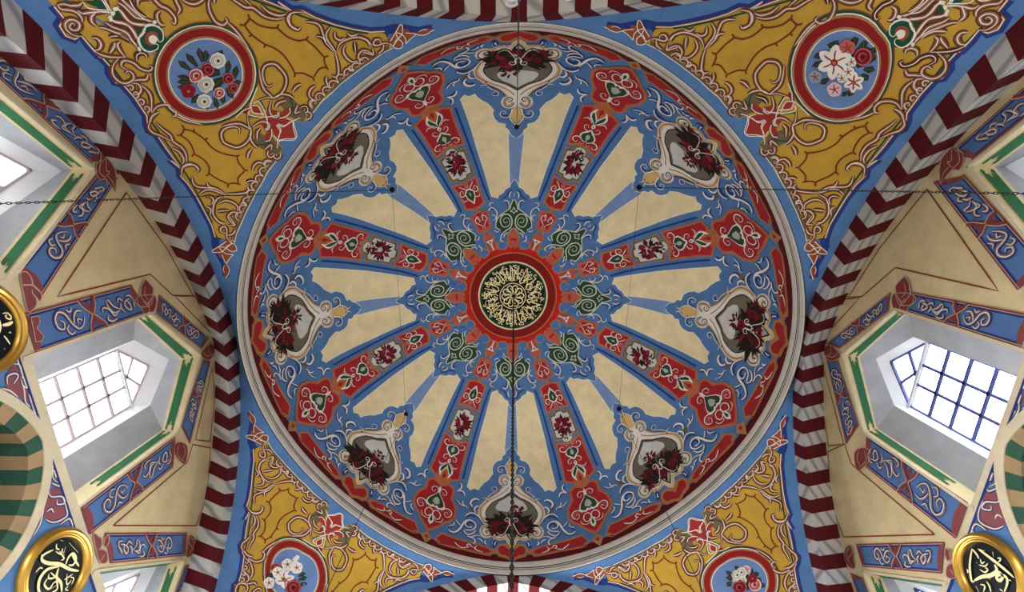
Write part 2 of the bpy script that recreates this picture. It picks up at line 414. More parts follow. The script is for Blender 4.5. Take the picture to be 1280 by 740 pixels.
DOME = [
('panel','F','cream',1,0,'n',0,((2.23,.5816),(3.4,.5763),(4.86,.5676),(5.88,.552),(8.37,.5401),(9.17,.5229),(10.54,.5305),(12.4,.5387),(13.7,.7933),(14.28,1.0642),(13.12,1.079),(11.98,1.0631),(10.54,1.0682),(10.19,1.0495),(9.08,1.0219),(7.78,1.0015),(6.9,.9761),(6.44,.9632),(6.85,.9414),(6.41,.913),(5.39,.8926),(3.37,.8819),(3.55,.8649),(2.4,.8504),(2.66,.8162))),
('panel','C','white',2,1.25,'n',0,((2.23,.5816),(3.4,.5763),(4.86,.5676),(5.88,.552),(8.37,.5401),(9.17,.5229),(10.54,.5305),(12.4,.5387),(13.7,.7933),(14.28,1.0642),(13.12,1.079),(11.98,1.0631),(10.54,1.0682),(10.19,1.0495),(9.08,1.0219),(7.78,1.0015),(6.9,.9761),(6.44,.9632),(6.85,.9414),(6.41,.913),(5.39,.8926),(3.37,.8819),(3.55,.8649),(2.4,.8504),(2.66,.8162))),
('ray','F','paleblue',1,0,'n',0,((.28,.6213),(2.2,.5954),(2.72,.7818),(2.44,.8367),(1.61,.8227),(.5,.8126))),
('ray','S','white',3,.9,'n',0,((2.21,.5885),(.27,.6198))),
('ray','S','white',3,.9,'n',1,((2.4,.8504),(1.85,.8296),(.5,.8126))),
('cart','F','beige',2,0,'n',1,((-.11,.9639),(1.08,.9621),(2.7,.9615),(3.93,.9755),(4.32,.9967),(3.78,1.0198),(3.15,1.0263),(4.27,1.0552),(5.93,1.082),(7.37,1.1024),(8.38,1.1261),(9.33,1.1538),(9.8,1.1805),(9.74,1.2095),(9.22,1.23),(8.46,1.2397),(7.66,1.2573),(6.97,1.255),(8.14,1.2671),(8.83,1.2955),(8.41,1.3248),(7.29,1.3403),(5.97,1.3343),(5.33,1.3262),(4.61,1.3405),(3.59,1.3482),(1.78,1.3382),(1.25,1.3567),(.41,1.3803),(-.12,1.3892),(-1.06,1.3931),(-1.07,1.4331))),
('cart','F','white',3,0,'n',1,((.06,.9777),(1.29,.969),(2.68,.9684),(3.6,.9787),(3.95,.9998),(3.59,1.0162),(2.55,1.0225),(2.32,1.0328),(3.65,1.0616),(5.49,1.092),(6.9,1.1192),(7.95,1.1501),(8.52,1.1805),(8.47,1.2058),(7.8,1.2298),(6.65,1.2494),(5.72,1.2618),(6.95,1.2605),(7.94,1.2722),(8.48,1.2963),(8.06,1.3199),(7.15,1.333),(6.33,1.3292),(5.86,1.3187),(6.73,1.3128),(7.45,1.3031),(7.19,1.2836),(6.17,1.2814),(5.26,1.2949),(4.68,1.3168),(3.47,1.3269),(2.15,1.3183),(1.49,1.3029),(.95,1.3296),(-.1,1.3493))),
('cart','F','grey',4,0,'n',1,((.04,1.0554),(1.26,1.0693),(2.79,1.0909),(4.29,1.1045),(5.72,1.1278),(6.72,1.1546),(7.33,1.1812),(7.2,1.2064),(6.57,1.2271),(5.76,1.2514),(4.92,1.2419),(3.13,1.2548),(-.05,1.2617))),
('cart','F','field',5,0,'n',0,((.04,1.0729),(.85,1.0851),(2.18,1.1012),(3.49,1.1144),(4.54,1.1404),(4.7,1.1585),(4.08,1.1686),(-0,1.1744))),
('cart','S','dark',5,1.35,'n',1,((.04,1.0606),(1.64,1.0823),(3.52,1.1038),(5.37,1.1201),(6.58,1.1454),(7.36,1.174),(7.47,1.1997),(6.74,1.2274),(5.78,1.2478))),
('cart','S','ochre',5,1.3,'n',1,((.7,1.0325),(2.26,1.0608),(4.16,1.085),(6,1.1069),(7.77,1.1336),(8.92,1.1598),(9.2,1.1896),(8.76,1.2176),(7.73,1.2445))),
('cart','S','dark',6,1.08,'n',1,((2.94,1.0296),(4.24,1.0622),(6.09,1.0894),(7.33,1.1094))),
('cart','S','dark',6,1.08,'n',1,((.73,.9915),(1.6,.9742),(2.87,.9747),(3.46,.9925),(3.19,1.0131),(2.04,1.0229),(1.23,1.0123),(1.77,.9985),(2.49,1.0023))),
('cart','S','ochre',6,1,'n',1,((1.04,.9949),(1.8,.9819),(2.75,.9833),(3.06,.9991),(2.57,1.0127),(1.86,1.009))),
('cart','S','dark',6,1.22,'n',1,((5.71,1.2655),(6.92,1.2661),(7.98,1.2817),(8.13,1.3049),(7.35,1.3258),(6.18,1.3232),(5.57,1.303),(6.3,1.2929),(6.94,1.3019),(6.56,1.3125))),
('cart','S','dark',6,1.22,'n',1,((1.43,1.2878),(1.99,1.3106),(2.98,1.3207),(4.02,1.3102),(4.75,1.2941))),
('cart','S','ochre',5,1,'n',1,((5.21,1.31),(4.64,1.3321),(3.61,1.3405),(1.96,1.3317))),
('cart','F','stone',6,0,'n',1,((-.06,1.2824),(.84,1.2765),(1.42,1.2915),(1.32,1.3067),(.62,1.3297),(-.09,1.3454))),
('cart','S','dark',7,1.62,'n',1,((1.42,1.2953),(1.31,1.3105),(.62,1.3335),(-.1,1.3551))),
('cart','S','cream',7,1,'n',1,((1.58,1.3048),(.95,1.3373),(.09,1.3628))),
('cart','F','gold',4,0,'n',0,((.08,.8829),(.82,.8896),(1.71,.9087),(1.9,.926),(1.39,.9431),(1.08,.9631),(.06,.9632))),
('cart','S','white',5,1.1,'n',1,((.08,.8811),(.93,.8879),(1.82,.907),(2.05,.926),(1.43,.9448),(1.15,.9603))),
('cart','S','dark',4,1.08,'n',1,((.08,.8863),(.81,.8931),(1.43,.9121),(1.5,.9259),(1.1,.9431))),
('cart','S','white',5,1,'e',1,((.59,.8828),(.6,.8707),(1.19,.8646))),
('cart','S','dblue',3,1.5,'t',1,((1.73,.957),(2.22,.9295),(3.24,.9232),(4.43,.9311),(4.8,.9453))),
('cart','S','white',5,1.1,'e',1,((1.41,.9586),(1.9,.9277),(3.03,.9179),(4.35,.9241),(4.71,.9417),(4.01,.9542),(3.13,.9465),(3.31,.937),(3.84,.9409))),
('cart','S','dblue',3,1.4,'t',1,((6.31,1.0827),(5.33,1.0618),(4.99,1.0491),(5.41,1.0426),(6.09,1.0489))),
('cart','S','white',5,1,'e',1,((7.3,1.097),(6.15,1.0754),(5.04,1.0596),(4.7,1.0452),(5.34,1.0373),(6.21,1.0439),(6.2,1.0572),(5.45,1.056))),
('cart','S','white',5,1,'t',1,((6.99,1.1016),(7.92,1.1079),(8.88,1.1078))),
('cart','S','white',5,.8,'n',1,((8.04,1.1199),(8.85,1.1416),(9.49,1.1578))),
('cart','F','dred',6,0,'n',0,((7.2,1.1163),(7.57,1.1188),(7.53,1.1259),(7.24,1.1263))),
('cart','S','white',9,1.3,'e',1,((.08,1.258),(.7,1.2392),(.54,1.2245),(.53,1.24),(.55,1.2179),(1.27,1.2105),(1.88,1.2216),(1.42,1.2326),(.99,1.2234))),
('cart','S','white',9,1,'t',1,((-.05,1.2617),(.52,1.2504),(.94,1.2634),(1.59,1.2916),(2.33,1.3108),(3.34,1.3134),(4.22,1.2991))),
('tend','F','olive',3,0,'n',1,((11.32,1.1747),(12.4,1.1679),(12.46,1.1827),(11.81,1.1948),(11.05,1.1993))),
('tend','S','dblue',3,2,'t',1,((10.23,1.1331),(11.02,1.1285),(11.71,1.1381),(11.88,1.1514))),
('tend','S','dblue',3.4,4.4,'t',1,((10.06,1.127),(11.04,1.1229),(12.1,1.1338),(12.53,1.1553),(11.78,1.1724))),
('tend','S','white',5,2.99,'t',1,((9.91,1.125),(10.89,1.1209),(11.95,1.1318),(12.38,1.1533),(11.63,1.1704))),
('tend','S','dblue',3.4,3.52,'t',1,((9.62,1.1634),(10.54,1.1644),(11.15,1.1828),(10.65,1.2012))),
('tend','S','white',5,2.39,'t',1,((9.47,1.1614),(10.39,1.1624),(11,1.1808),(10.5,1.1992))),
('tend','S','dblue',3,2.2,'t',1,((10.32,1.2262),(11.45,1.2191),(12.63,1.2294),(12.88,1.2435))),
('tend','S','dblue',3.4,2.86,'t',1,((8.59,1.2446),(9.61,1.2217),(10.97,1.2078),(12.22,1.2106),(13.18,1.2276),(13.31,1.2374))),
('tend','S','white',5,1.94,'t',1,((8.44,1.2426),(9.46,1.2197),(10.82,1.2058),(12.07,1.2086),(13.03,1.2256),(13.16,1.2354))),
('tend','S','dblue',3,2,'t',1,((10.64,1.2731),(11.05,1.2634),(11.85,1.2628),(12.29,1.2759),(11.69,1.2866),(10.82,1.2851))),
('tend','S','dblue',3.4,2.64,'n',1,((12.86,1.3159),(11.03,1.3063),(10.13,1.2823),(10.53,1.2611),(11.91,1.2521),(12.88,1.2647),(12.94,1.2857),(12.15,1.2937),(11.13,1.2896))),
('tend','S','white',5,1.79,'n',1,((12.71,1.3139),(10.88,1.3043),(9.98,1.2803),(10.38,1.2591),(11.76,1.2501),(12.73,1.2627),(12.79,1.2837),(12,1.2917),(10.98,1.2876))),
('tend','S','dblue',3,2.2,'t',1,((12.86,1.2689),(13.38,1.294),(14.18,1.3249),(15.21,1.3479),(16.55,1.3519))),
('tend','S','dblue',3.4,4.4,'t',1,((11.02,1.2535),(11.92,1.2513),(13.08,1.2619),(13.71,1.2836),(14.27,1.3131),(15.41,1.3435),(16.58,1.3481),(17.49,1.3393))),
('tend','S','white',5,2.99,'t',1,((10.87,1.2515),(11.77,1.2493),(12.93,1.2599),(13.56,1.2816),(14.12,1.3111),(15.26,1.3415),(16.43,1.3461),(17.34,1.3373))),
('tend','S','dblue',3,1.8,'t',1,((10.14,1.3131),(10.86,1.335),(12.18,1.3424),(12.99,1.3229))),
('tend','S','dblue',3.4,3.08,'t',1,((10.03,1.3008),(10.58,1.3238),(11.85,1.3392),(12.75,1.3327),(13.23,1.3176))),
('tend','S','white',5,2.09,'t',1,((9.88,1.2988),(10.43,1.3218),(11.7,1.3372),(12.6,1.3307),(13.08,1.3156))),
('tend','S','dblue',3.4,2.42,'t',1,((8.49,1.3335),(9.67,1.3348),(10.78,1.3477),(12.04,1.349))),
('tend','S','white',5,1.64,'t',1,((8.34,1.3315),(9.52,1.3328),(10.63,1.3457),(11.89,1.347))),
('tend','S','dblue',3.4,2.42,'n',1,((12.04,1.3501),(10.48,1.3555),(9.81,1.3715),(10.25,1.39))),
('tend','S','white',5,1.64,'n',1,((11.89,1.3481),(10.33,1.3535),(9.66,1.3695),(10.1,1.388))),
('tend','S','dblue',3.4,2.2,'t',1,((14.23,1.2956),(15.11,1.2849),(15.87,1.27))),
('tend','S','white',5,1.49,'t',1,((14.08,1.2936),(14.96,1.2829),(15.72,1.268))),
('tend','S','dblue',3,1.6,'t',1,((16.03,1.2926),(16.66,1.3195),(17.45,1.3283))),
('tend','S','dblue',3.4,2.2,'t',1,((16.19,1.2832),(16.28,1.3029),(17.46,1.3177))),
('tend','S','white',5,1.49,'t',1,((16.04,1.2812),(16.13,1.3009),(17.31,1.3157))),
('tend','S','dblue',3.4,2.2,'t',1,((13.21,1.1908),(13.6,1.1779),(14.53,1.1784),(15.71,1.1732),(16.86,1.1553))),
('tend','S','white',5,1.49,'t',1,((13.06,1.1888),(13.45,1.1759),(14.38,1.1764),(15.56,1.1712),(16.71,1.1533))),
('tend','S','dblue',3.4,2.2,'t',1,((14.9,1.151),(14.94,1.1657),(13.96,1.1795))),
('tend','S','white',5,1.49,'t',1,((14.75,1.149),(14.79,1.1637),(13.81,1.1775))),
('tend','S','dblue',3.4,2.86,'t',1,((17.04,1.0603),(16.43,1.0681),(16.32,1.0855),(17,1.1033),(17.4,1.1109))),
('tend','S','white',5,1.94,'t',1,((16.89,1.0583),(16.28,1.0661),(16.17,1.0835),(16.85,1.1013),(17.25,1.1089))),
('tend','S','dblue',3,1.4,'t',1,((17.12,1.0648),(16.58,1.0747),(16.62,1.0875))),
('tend','S','dblue',3.4,3.08,'t',1,((14.71,1.1229),(15.08,1.1066),(15.94,1.0999),(17.23,1.1082))),
('tend','S','white',5,2.09,'t',1,((14.56,1.1209),(14.93,1.1046),(15.79,1.0979),(17.08,1.1062))),
('tend','S','dblue',3,1.3,'t',1,((14.87,1.1188),(15.4,1.1068),(16.29,1.1064))),
('tend','S','dred',3.4,2.64,'t',1,((7.56,1.4343),(8.89,1.428),(9.76,1.4169),(9.35,1.3995))),
('tend','S','white',5,1.79,'t',1,((7.41,1.4323),(8.74,1.426),(9.61,1.4149),(9.2,1.3975))),
('tend','S','dred',3.4,2.42,'t',1,((9.94,1.4116),(10.7,1.4084),(11.1,1.3961),(11.8,1.403),(11.64,1.4171),(11.1,1.41))),
('tend','S','white',5,1.64,'t',1,((9.79,1.4096),(10.55,1.4064),(10.95,1.3941),(11.65,1.401),(11.49,1.4151),(10.95,1.408))),
('tend','S','dred',3.4,2.64,'t',1,((11.63,1.4183),(13.13,1.4292),(14.36,1.4176),(15.15,1.4052))),
('tend','S','white',5,1.79,'t',1,((11.48,1.4163),(12.98,1.4272),(14.21,1.4156),(15,1.4032))),
('tend','S','dblue',3.4,3.08,'t',1,((7.04,1.3576),(7.32,1.372),(6.7,1.3823))),
('tend','S','white',5,2.09,'t',1,((6.89,1.3556),(7.17,1.37),(6.55,1.3803))),
('tend','S','dblue',3.4,2.64,'t',1,((7.81,1.3732),(8.38,1.3572),(9.41,1.3526))),
('tend','S','white',5,1.79,'t',1,((7.66,1.3712),(8.23,1.3552),(9.26,1.3506))),
('tend','S','bblue',4,2,'t',1,((1.85,1.3452),(2.92,1.3504),(3.76,1.3484))),
('tend','F','dblue',4,0,'n',1,((3.92,1.3486),(4.6,1.3436),(5.25,1.3504),(5.53,1.3665),(4.96,1.3911),(4.47,1.3923),(3.94,1.3739))),
('tend','S','dblue',3.4,2.2,'t',1,((4.31,1.3567),(4.67,1.3728),(4.56,1.3844))),
('tend','S','white',6,1.49,'t',1,((4.16,1.3547),(4.52,1.3708),(4.41,1.3824))),
('tend','S','pblue',6,1.3,'t',1,((4.68,1.3437),(5.2,1.364),(4.99,1.3813))),
('rim','F','tan',2,0,'n',0,((-1.06,1.3773),(-.12,1.3845),(1.25,1.3626),(2.73,1.3631),(3.54,1.3696),(3.83,1.3856),(4.43,1.4062),(5.09,1.4032),(6.1,1.3912),(7.77,1.3853),(9.45,1.3786),(14.52,1.3715),(18.68,1.3648),(18.58,1.3629),(20.37,1.4173),(18.5,1.4428),(18.48,1.4489),(12.4,1.4391),(5.58,1.4505),(5.14,1.4375),(4.47,1.4222),(3.79,1.4335),(3.44,1.4474),(1.28,1.4584),(.48,1.4728),(-.18,1.4772),(-1.09,1.4738))),
('rim','F','red',3,0,'n',0,((-.14,1.4163),(.71,1.4),(2.05,1.3757),(3.18,1.3819),(3.54,1.4032),(3.09,1.4288),(1.79,1.4362),(1.14,1.4442),(-.16,1.4567))),
('rim','F','red',3,0,'n',0,((5.28,1.4195),(6.39,1.4017),(8.39,1.393),(10.41,1.386),(14.61,1.3819),(18.57,1.376),(18.32,1.3718),(19.82,1.413),(18.86,1.4259),(18.51,1.4379),(12.49,1.4269),(7.56,1.4347),(6.28,1.4328))),
('rim','S','peach',4,.8,'n',1,((-.17,1.4649),(.5,1.4585),(1.3,1.4474),(3.22,1.441),(3.99,1.4216),(4.49,1.4123),(5.09,1.4032),(7.09,1.3914),(9.42,1.3844))),
('rim','S','peach',4,.8,'n',1,((5.05,1.4151),(5.76,1.4427),(12.44,1.4329),(18.46,1.442))),
('rim','F','dred',3,0,'n',0,((3.58,1.4536),(3.77,1.4416),(4.44,1.4311),(5.04,1.4434),(5.25,1.452))),
('spoke','F','peach',4,0,'n',0,((-1.02,.3771),(1.21,.3728),(5.4,.3808),(5.17,.4122),(5.54,.4706),(5.36,.4665),(1.07,.48),(-.25,.4987),(-2.03,.4916))),
('spoke','F','red',5,0,'n',0,((.06,.3907),(3.41,.3927),(3.71,.4112),(4.08,.4654),(3.69,.4606),(1.08,.4714),(-1.22,.4733),(-1.35,.4387))),
('spoke','S','tan',6,1,'n',1,((-.81,.3783),(1.38,.3704),(5.58,.382),(5.17,.4122),(5.54,.4706),(1.07,.48),(-.18,.4971))),
('spoke','S','mred',5.5,2.2,'t',1,((1.25,.3877),(.77,.4037),(2.4,.4187),(3.91,.4338),(3.58,.4504),(1.54,.4579),(.83,.4454))),
('spoke','S','white',6,1.1,'t',1,((1.13,.3865),(.65,.4025),(2.28,.4175),(3.79,.4326),(3.46,.4492),(1.42,.4567),(.71,.4442))),
('spoke','S','mred',5.5,2,'t',1,((2.27,.4289),(.91,.4354),(2.25,.4533),(1.98,.4663))),
('spoke','S','white',6,1,'t',1,((2.15,.4277),(.79,.4342),(2.13,.4521),(1.86,.4651))),
('spoke','F','orange',6,0,'n',0,((-.3,.4724),(.95,.4954),(-.29,.5096),(-1.31,.5045))),
('spoke','F','tan',4,0,'n',0,((.41,.4959),(1.54,.4942),(6.07,.5145),(5.4,.5898),(5.8,.6621),(3.57,.6582),(3.04,.6507),(.63,.6453),(-2.34,.6465))),
('spoke','F','peach',5,0,'n',0,((.2,.5007),(1.43,.5013),(5.32,.5174),(4.97,.5879),(5.37,.6569),(3.72,.654),(3.18,.6469),(.68,.6437))),
('spoke','F','red',6,0,'n',0,((1.07,.5093),(1.74,.508),(4.73,.5213),(4.37,.5816),(4.88,.6486),(3.33,.6427),(.61,.6361),(-.46,.5771))),
('spoke','F','white',7,0,'n',0,((-.61,.5255),(.15,.5263),(2.07,.5592),(2.47,.5922),(.74,.6128),(-1.2,.609))),
('spoke','F','dgreen',8,0,'n',0,((-.39,.5299),(.15,.5409),(1.71,.5633),(1.93,.59),(.3,.6056),(-1.12,.6046))),
('spoke','F','pale',9,0,'n',0,((-.44,.5663),(.16,.5703),(.48,.5861),(-.47,.5924),(-.82,.5904))),
('spoke','S','mred',7.5,2,'t',1,((2.31,.5664),(3.02,.5581),(4.41,.56),(4.6,.572))),
('spoke','S','white',8,1,'t',1,((2.19,.5652),(2.9,.5569),(4.29,.5588),(4.48,.5708))),
('spoke','S','mred',7.5,2.4,'e',1,((2.14,.5934),(3.33,.5853),(4.51,.5903),(4.57,.6055),(3.5,.6159),(2.66,.6067),(3.48,.5989))),
('spoke','S','white',8,1.2,'e',1,((2.02,.5922),(3.21,.5841),(4.39,.5891),(4.45,.6043),(3.38,.6147),(2.54,.6055),(3.36,.5977))),
('spoke','S','mred',7.5,2.4,'t',1,((1.03,.6092),(2.16,.625),(3.56,.6407))),
('spoke','S','white',8,1.2,'t',1,((.91,.608),(2.04,.6238),(3.44,.6395))),
('spoke','S','mred',7.5,1.8,'t',1,((-.45,.6325),(-.23,.6206),(.82,.6249),(.73,.6373))),
('spoke','S','pink',8,.9,'t',1,((-.57,.6313),(-.35,.6194),(.7,.6237),(.61,.6361))),
('spoke','F','tan',4,0,'n',0,((.47,.6501),(2.62,.658),(3.07,.6725),(5.35,.6743),(4.78,.7404),(5.24,.8145),(2.69,.8168),(2.37,.833),(1.08,.847),(-1.19,.8449))),
('spoke','F','olive',5,0,'n',0,((.31,.6549),(2.18,.6615),(2.67,.675),(4.86,.6791),(4.53,.7389),(4.78,.8071),(2.39,.813),(2.03,.8309),(.82,.8418),(-1.23,.8411))),
('spoke','F','field',6,0,'n',0,((.23,.6673),(1.43,.6698),(1.89,.6841),(4.01,.6858),(4.17,.7365),(4.12,.7966),(2.14,.8077),(1.69,.8287),(.48,.8399),(-1.25,.8363))),
('spoke','F','tan',4,0,'n',0,((-1.47,.846),(1.02,.8495),(2.95,.8313),(5.42,.8263),(5.12,.9827),(5.41,1.0473),(3.09,1.0636),(2.38,1.0758),(.03,1.1012))),
('spoke','F','peach',5,0,'n',0,((-1.43,.8498),(1.14,.8547),(3.04,.8375),(5.1,.832),(4.93,.981),(5.19,1.0453),(3.05,1.0587),(2.35,1.0719),(.11,1.0969))),
('spoke','F','red',6,0,'n',0,((-1.42,.8552),(1.47,.8621),(3.2,.8459),(4.44,.8401),(4.55,.9778),(4.77,1.0396),(2.93,1.0541),(.79,1.0362),(.15,.9789))),
('spoke','F','orange',6,0,'n',0,((-.19,.9787),(.22,.9977),(1.4,1.0387),(2.26,1.0711),(.21,1.0913),(.2,1.0562))),
('spoke','F','red',7,0,'n',0,((-.19,1.0133),(.31,1.0385),(.76,1.049),(-.04,1.0693),(-.45,1.0446))),
('spoke','F','white',7,0,'n',1,((.04,.8792),(.49,.8708),(1.59,.8775),(2.47,.8924),(2.29,.9095),(1.13,.9275),(.15,.9397),(-.4,.9437))),
('spoke','F','dgreen',8,0,'n',1,((-.25,.8866),(.38,.8756),(1.49,.8816),(2.03,.8949),(1.79,.9098),(.61,.9242),(-.48,.936))),
('spoke','F','pale',9,0,'n',1,((-.47,.8854),(.51,.891),(.65,.9063),(-.07,.9166),(-.56,.9175))),
('spoke','S','mred',7.5,2.6,'e',1,((2.03,.8862),(3.26,.8872),(4.21,.8757),(3.98,.861),(3.02,.858),(2.62,.8681))),
('spoke','S','white',8,1.3,'e',1,((1.91,.885),(3.14,.886),(4.09,.8745),(3.86,.8598),(2.9,.8568),(2.5,.8669))),
('spoke','S','mred',7.5,2,'t',1,((.31,.8686),(1.14,.8606),(1.99,.8676))),
('spoke','S','pink',8,1,'t',1,((.19,.8674),(1.02,.8594),(1.87,.8664))),
('spoke','S','mred',7.5,2,'e',1,((.48,.9421),(.93,.9322),(2.21,.9388),(2.53,.9557),(1.71,.961),(1.27,.9489))),
('spoke','S','white',8,1,'e',1,((.36,.9409),(.81,.931),(2.09,.9376),(2.41,.9545),(1.59,.9598),(1.15,.9477))),
('spoke','F','white',7,0,'n',1,((-1.22,.9672),(.18,.9719),(2.25,1.0079),(2.26,1.0339),(1.21,1.0595),(1.24,1.0357),(.09,1.0042),(-.39,.983))),
('spoke','F','dgreen',8,0,'n',0,((-.88,.9674),(.1,.9757),(1.79,1.0083),(1.91,1.0295),(1.49,1.0338),(.22,.9977),(-.22,.9803))),
('spoke','F','white',9,0,'n',1,((-.83,.9478),(-.04,.9487),(.55,.9596),(.45,.9699),(-.13,.9755),(-.88,.9735))),
('spoke','F','dark',10,0,'n',1,((-.62,.9544),(-.14,.9536),(.17,.9609),(.01,.969),(-.47,.9698),(-.77,.968))),
('spoke','S','mred',7.5,2.4,'t',1,((1,.9775),(1.83,.9923),(2.91,.9947),(3.69,.9859))),
('spoke','S','white',8,1.2,'t',1,((.88,.9763),(1.71,.9911),(2.79,.9935),(3.57,.9847))),
('spoke','S','mred',6.5,2.4,'t',1,((1.07,.9853),(1.91,.9992),(3,1.001))),
('spoke','S','pink',7,1.2,'t',1,((.95,.9841),(1.79,.998),(2.88,.9998))),
('spoke','F','ochre',4,0,'n',0,((.03,1.1012),(2.33,1.0784),(3.64,1.087),(4.59,1.1041),(4.75,1.1246),(4.66,1.1447),(5,1.1634),(6.37,1.2005),(6.71,1.2394),(6.53,1.2651),(6.11,1.2756),(5.14,1.3008),(4.09,1.3097),(3.17,1.3363),(1.59,1.3691),(-.29,1.3971))),
('spoke','F','peach',5,0,'n',0,((.01,1.1085),(2.39,1.0863),(3.52,1.0927),(4.28,1.107),(4.39,1.127),(4.31,1.1472),(4.82,1.1674),(6.03,1.2028),(6.33,1.2392),(6.19,1.2574),(5.79,1.2721),(4.88,1.2941),(3.88,1.3056),(2.85,1.3332),(1.32,1.3625),(-.21,1.389))),
('spoke','F','red',6,0,'n',0,((-.07,1.1135),(2.43,1.0949),(3.36,1.1008),(3.94,1.1134),(3.92,1.1303),(3.77,1.1594),(4.59,1.1747),(5.61,1.2043),(5.86,1.2382),(5.81,1.2573),(5.53,1.2654),(4.69,1.2882),(3.61,1.2989),(2.66,1.3273),(1.25,1.3538),(-.04,1.3743))),
('spoke','F','white',7,0,'n',0,((-.74,1.1237),(-.28,1.1139),(.37,1.124),(.38,1.154),(2.43,1.1971),(3.02,1.2255),(3.21,1.2227),(2.26,1.241),(1.14,1.2467),(.38,1.2405),(-.78,1.243))),
('spoke','F','dgreen',8,0,'n',0,((-.62,1.1283),(-.5,1.1402),(.02,1.1514),(2.2,1.199),(2.55,1.2251),(2.82,1.2152),(2,1.233),(1.18,1.2374),(.58,1.2268),(-.86,1.2348))),
('spoke','F','pale',9,0,'n',1,((-.31,1.179),(.63,1.1879),(1.08,1.2087),(1.05,1.2237),(1.14,1.2084),(.46,1.222),(-.5,1.2223))),
('spoke','F','white',9,0,'n',1,((-.63,1.1226),(-.06,1.1191),(.26,1.1306),(-.15,1.1371),(-.6,1.1339))),
('spoke','S','mred',7.5,2.2,'e',1,((.5,1.1552),(.5,1.1365),(1.38,1.1262),(2.42,1.1364),(2.45,1.1518),(1.67,1.1567),(1.28,1.1442))),
('spoke','S','white',8,1.1,'e',1,((.38,1.154),(.38,1.1353),(1.26,1.125),(2.3,1.1352),(2.33,1.1506),(1.55,1.1555),(1.16,1.143))),
('spoke','S','mred',7.5,2.8,'e',1,((2.32,1.2456),(3.36,1.228),(4.55,1.2258),(5.41,1.2423),(5.15,1.2632),(4.12,1.2744),(3.37,1.2572),(3.83,1.246),(4.42,1.2558))),
('spoke','S','white',8,1.4,'e',1,((2.2,1.2444),(3.24,1.2268),(4.43,1.2246),(5.29,1.2411),(5.03,1.262),(4,1.2732),(3.25,1.256),(3.71,1.2448),(4.3,1.2546))),
('spoke','S','rose',7,1.6,'t',1,((2.48,1.2508),(3.46,1.2366),(4.42,1.2362),(4.85,1.2503),(4.41,1.2655))),
('spoke','S','mred',7.5,2.6,'n',1,((.34,1.2946),(.15,1.2737),(.83,1.2579),(1.9,1.2613),(2.44,1.2818),(2.06,1.3019),(1.27,1.3066),(.63,1.2932))),
('spoke','S','white',8,1.3,'n',1,((.22,1.2934),(.03,1.2725),(.71,1.2567),(1.78,1.2601),(2.32,1.2806),(1.94,1.3007),(1.15,1.3054),(.51,1.292))),
('spoke','S','mred',7.5,2.2,'t',1,((3.35,1.2885),(3.03,1.311),(1.99,1.3209),(.87,1.3168))),
('spoke','S','white',8,1.1,'t',1,((3.23,1.2873),(2.91,1.3098),(1.87,1.3197),(.75,1.3156))),
('spoke','F','white',8,0,'n',0,((-.1,1.283),(.55,1.2962),(.77,1.3138),(.71,1.333),(.09,1.3475),(-.39,1.3506))),
('spoke','F','dgreen',9,0,'n',0,((-.19,1.29),(.25,1.3054),(.42,1.3206),(-.08,1.3321),(-.32,1.3341))),
('spoke','F','tan',4,0,'n',0,((-.27,1.3945),(.36,1.4001),(1.62,1.4262),(-.01,1.4777),(-.39,1.4622))),
('spoke','F','red',5,0,'n',0,((-0,1.4151),(.63,1.4229),(-.02,1.4444),(-.22,1.4365))),
('spoke','S','tan',4,1.2,'n',1,((1,1.4203),(2.27,1.4287),(3.81,1.4514))),
('ros','F','peach',5,0,'n',0,((-2.01,.2588),(1.03,.2638),(4.72,.2663),(4.97,.2957),(5.48,.3132),(3.27,.3351),(-.22,.3662))),
('ros','S','tan',6,1.5,'n',1,((1.04,.2569),(5.09,.2664),(5.1,.2958),(5.48,.3132),(3.27,.3351),(-.22,.3662))),
('ros','F','red',6,0,'n',0,((-.38,.2965),(2.31,.2932),(3.54,.3039),(.94,.3069))),
('ros','F','white',7,0,'n',0,((-1.43,.2536),(-.09,.2689),(-1.12,.281),(-2.27,.2709))),
('ros','F','white',7,0,'n',0,((-1.15,.3035),(-.02,.3156),(-.91,.3279))),
('ros','F','peach',4,0,'n',0,((18.43,.2699),(20.43,.2585),(22.96,.2666),(24.83,.2721),(26.41,.2642),(30.64,.2567),(23.77,.3346),(21.51,.3538),(21.44,.3777),(20,.3645),(19.15,.3493),(17.82,.3301),(18.74,.3146),(18.07,.2927))),
('ros','F','tan',5,0,'n',1,((6.52,.2688),(7.94,.2522),(12.88,.2515),(16.47,.2583),(18.1,.2748),(16.54,.2887),(14.24,.2998),(11.35,.3052),(8.12,.2905))),
('ros','F','bblue',6,0,'n',0,((7.25,.2692),(8.85,.258),(12.62,.2569),(15.74,.2638),(16.43,.2778),(14.39,.2894),(12.45,.2942),(13.14,.3173),(16.76,.3624),(14.28,.3694),(11,.3526),(7.27,.3124),(10.08,.2937),(7.66,.2815))),
('ros','S','tan',5,1.5,'n',1,((17.89,.2781),(17.87,.296),(18.74,.3146),(17.54,.3297),(19.68,.3502),(20.5,.3655),(21.44,.3777))),
('ros','S','red',6,1.2,'t',1,((19.92,.2704),(19.23,.291),(19.13,.3084))),
('ros','S','dblue',6.5,2.2,'t',1,((21.58,.2641),(22.75,.2828),(21.15,.3085),(18.94,.3217))),
('ros','S','white',7,1.43,'t',1,((21.58,.2641),(22.75,.2828),(21.15,.3085),(18.94,.3217))),
('ros','S','dblue',6.5,2.2,'t',1,((19.04,.3202),(22.46,.3179),(25.47,.3139))),
('ros','S','white',7,1.43,'t',1,((19.04,.3202),(22.46,.3179),(25.47,.3139))),
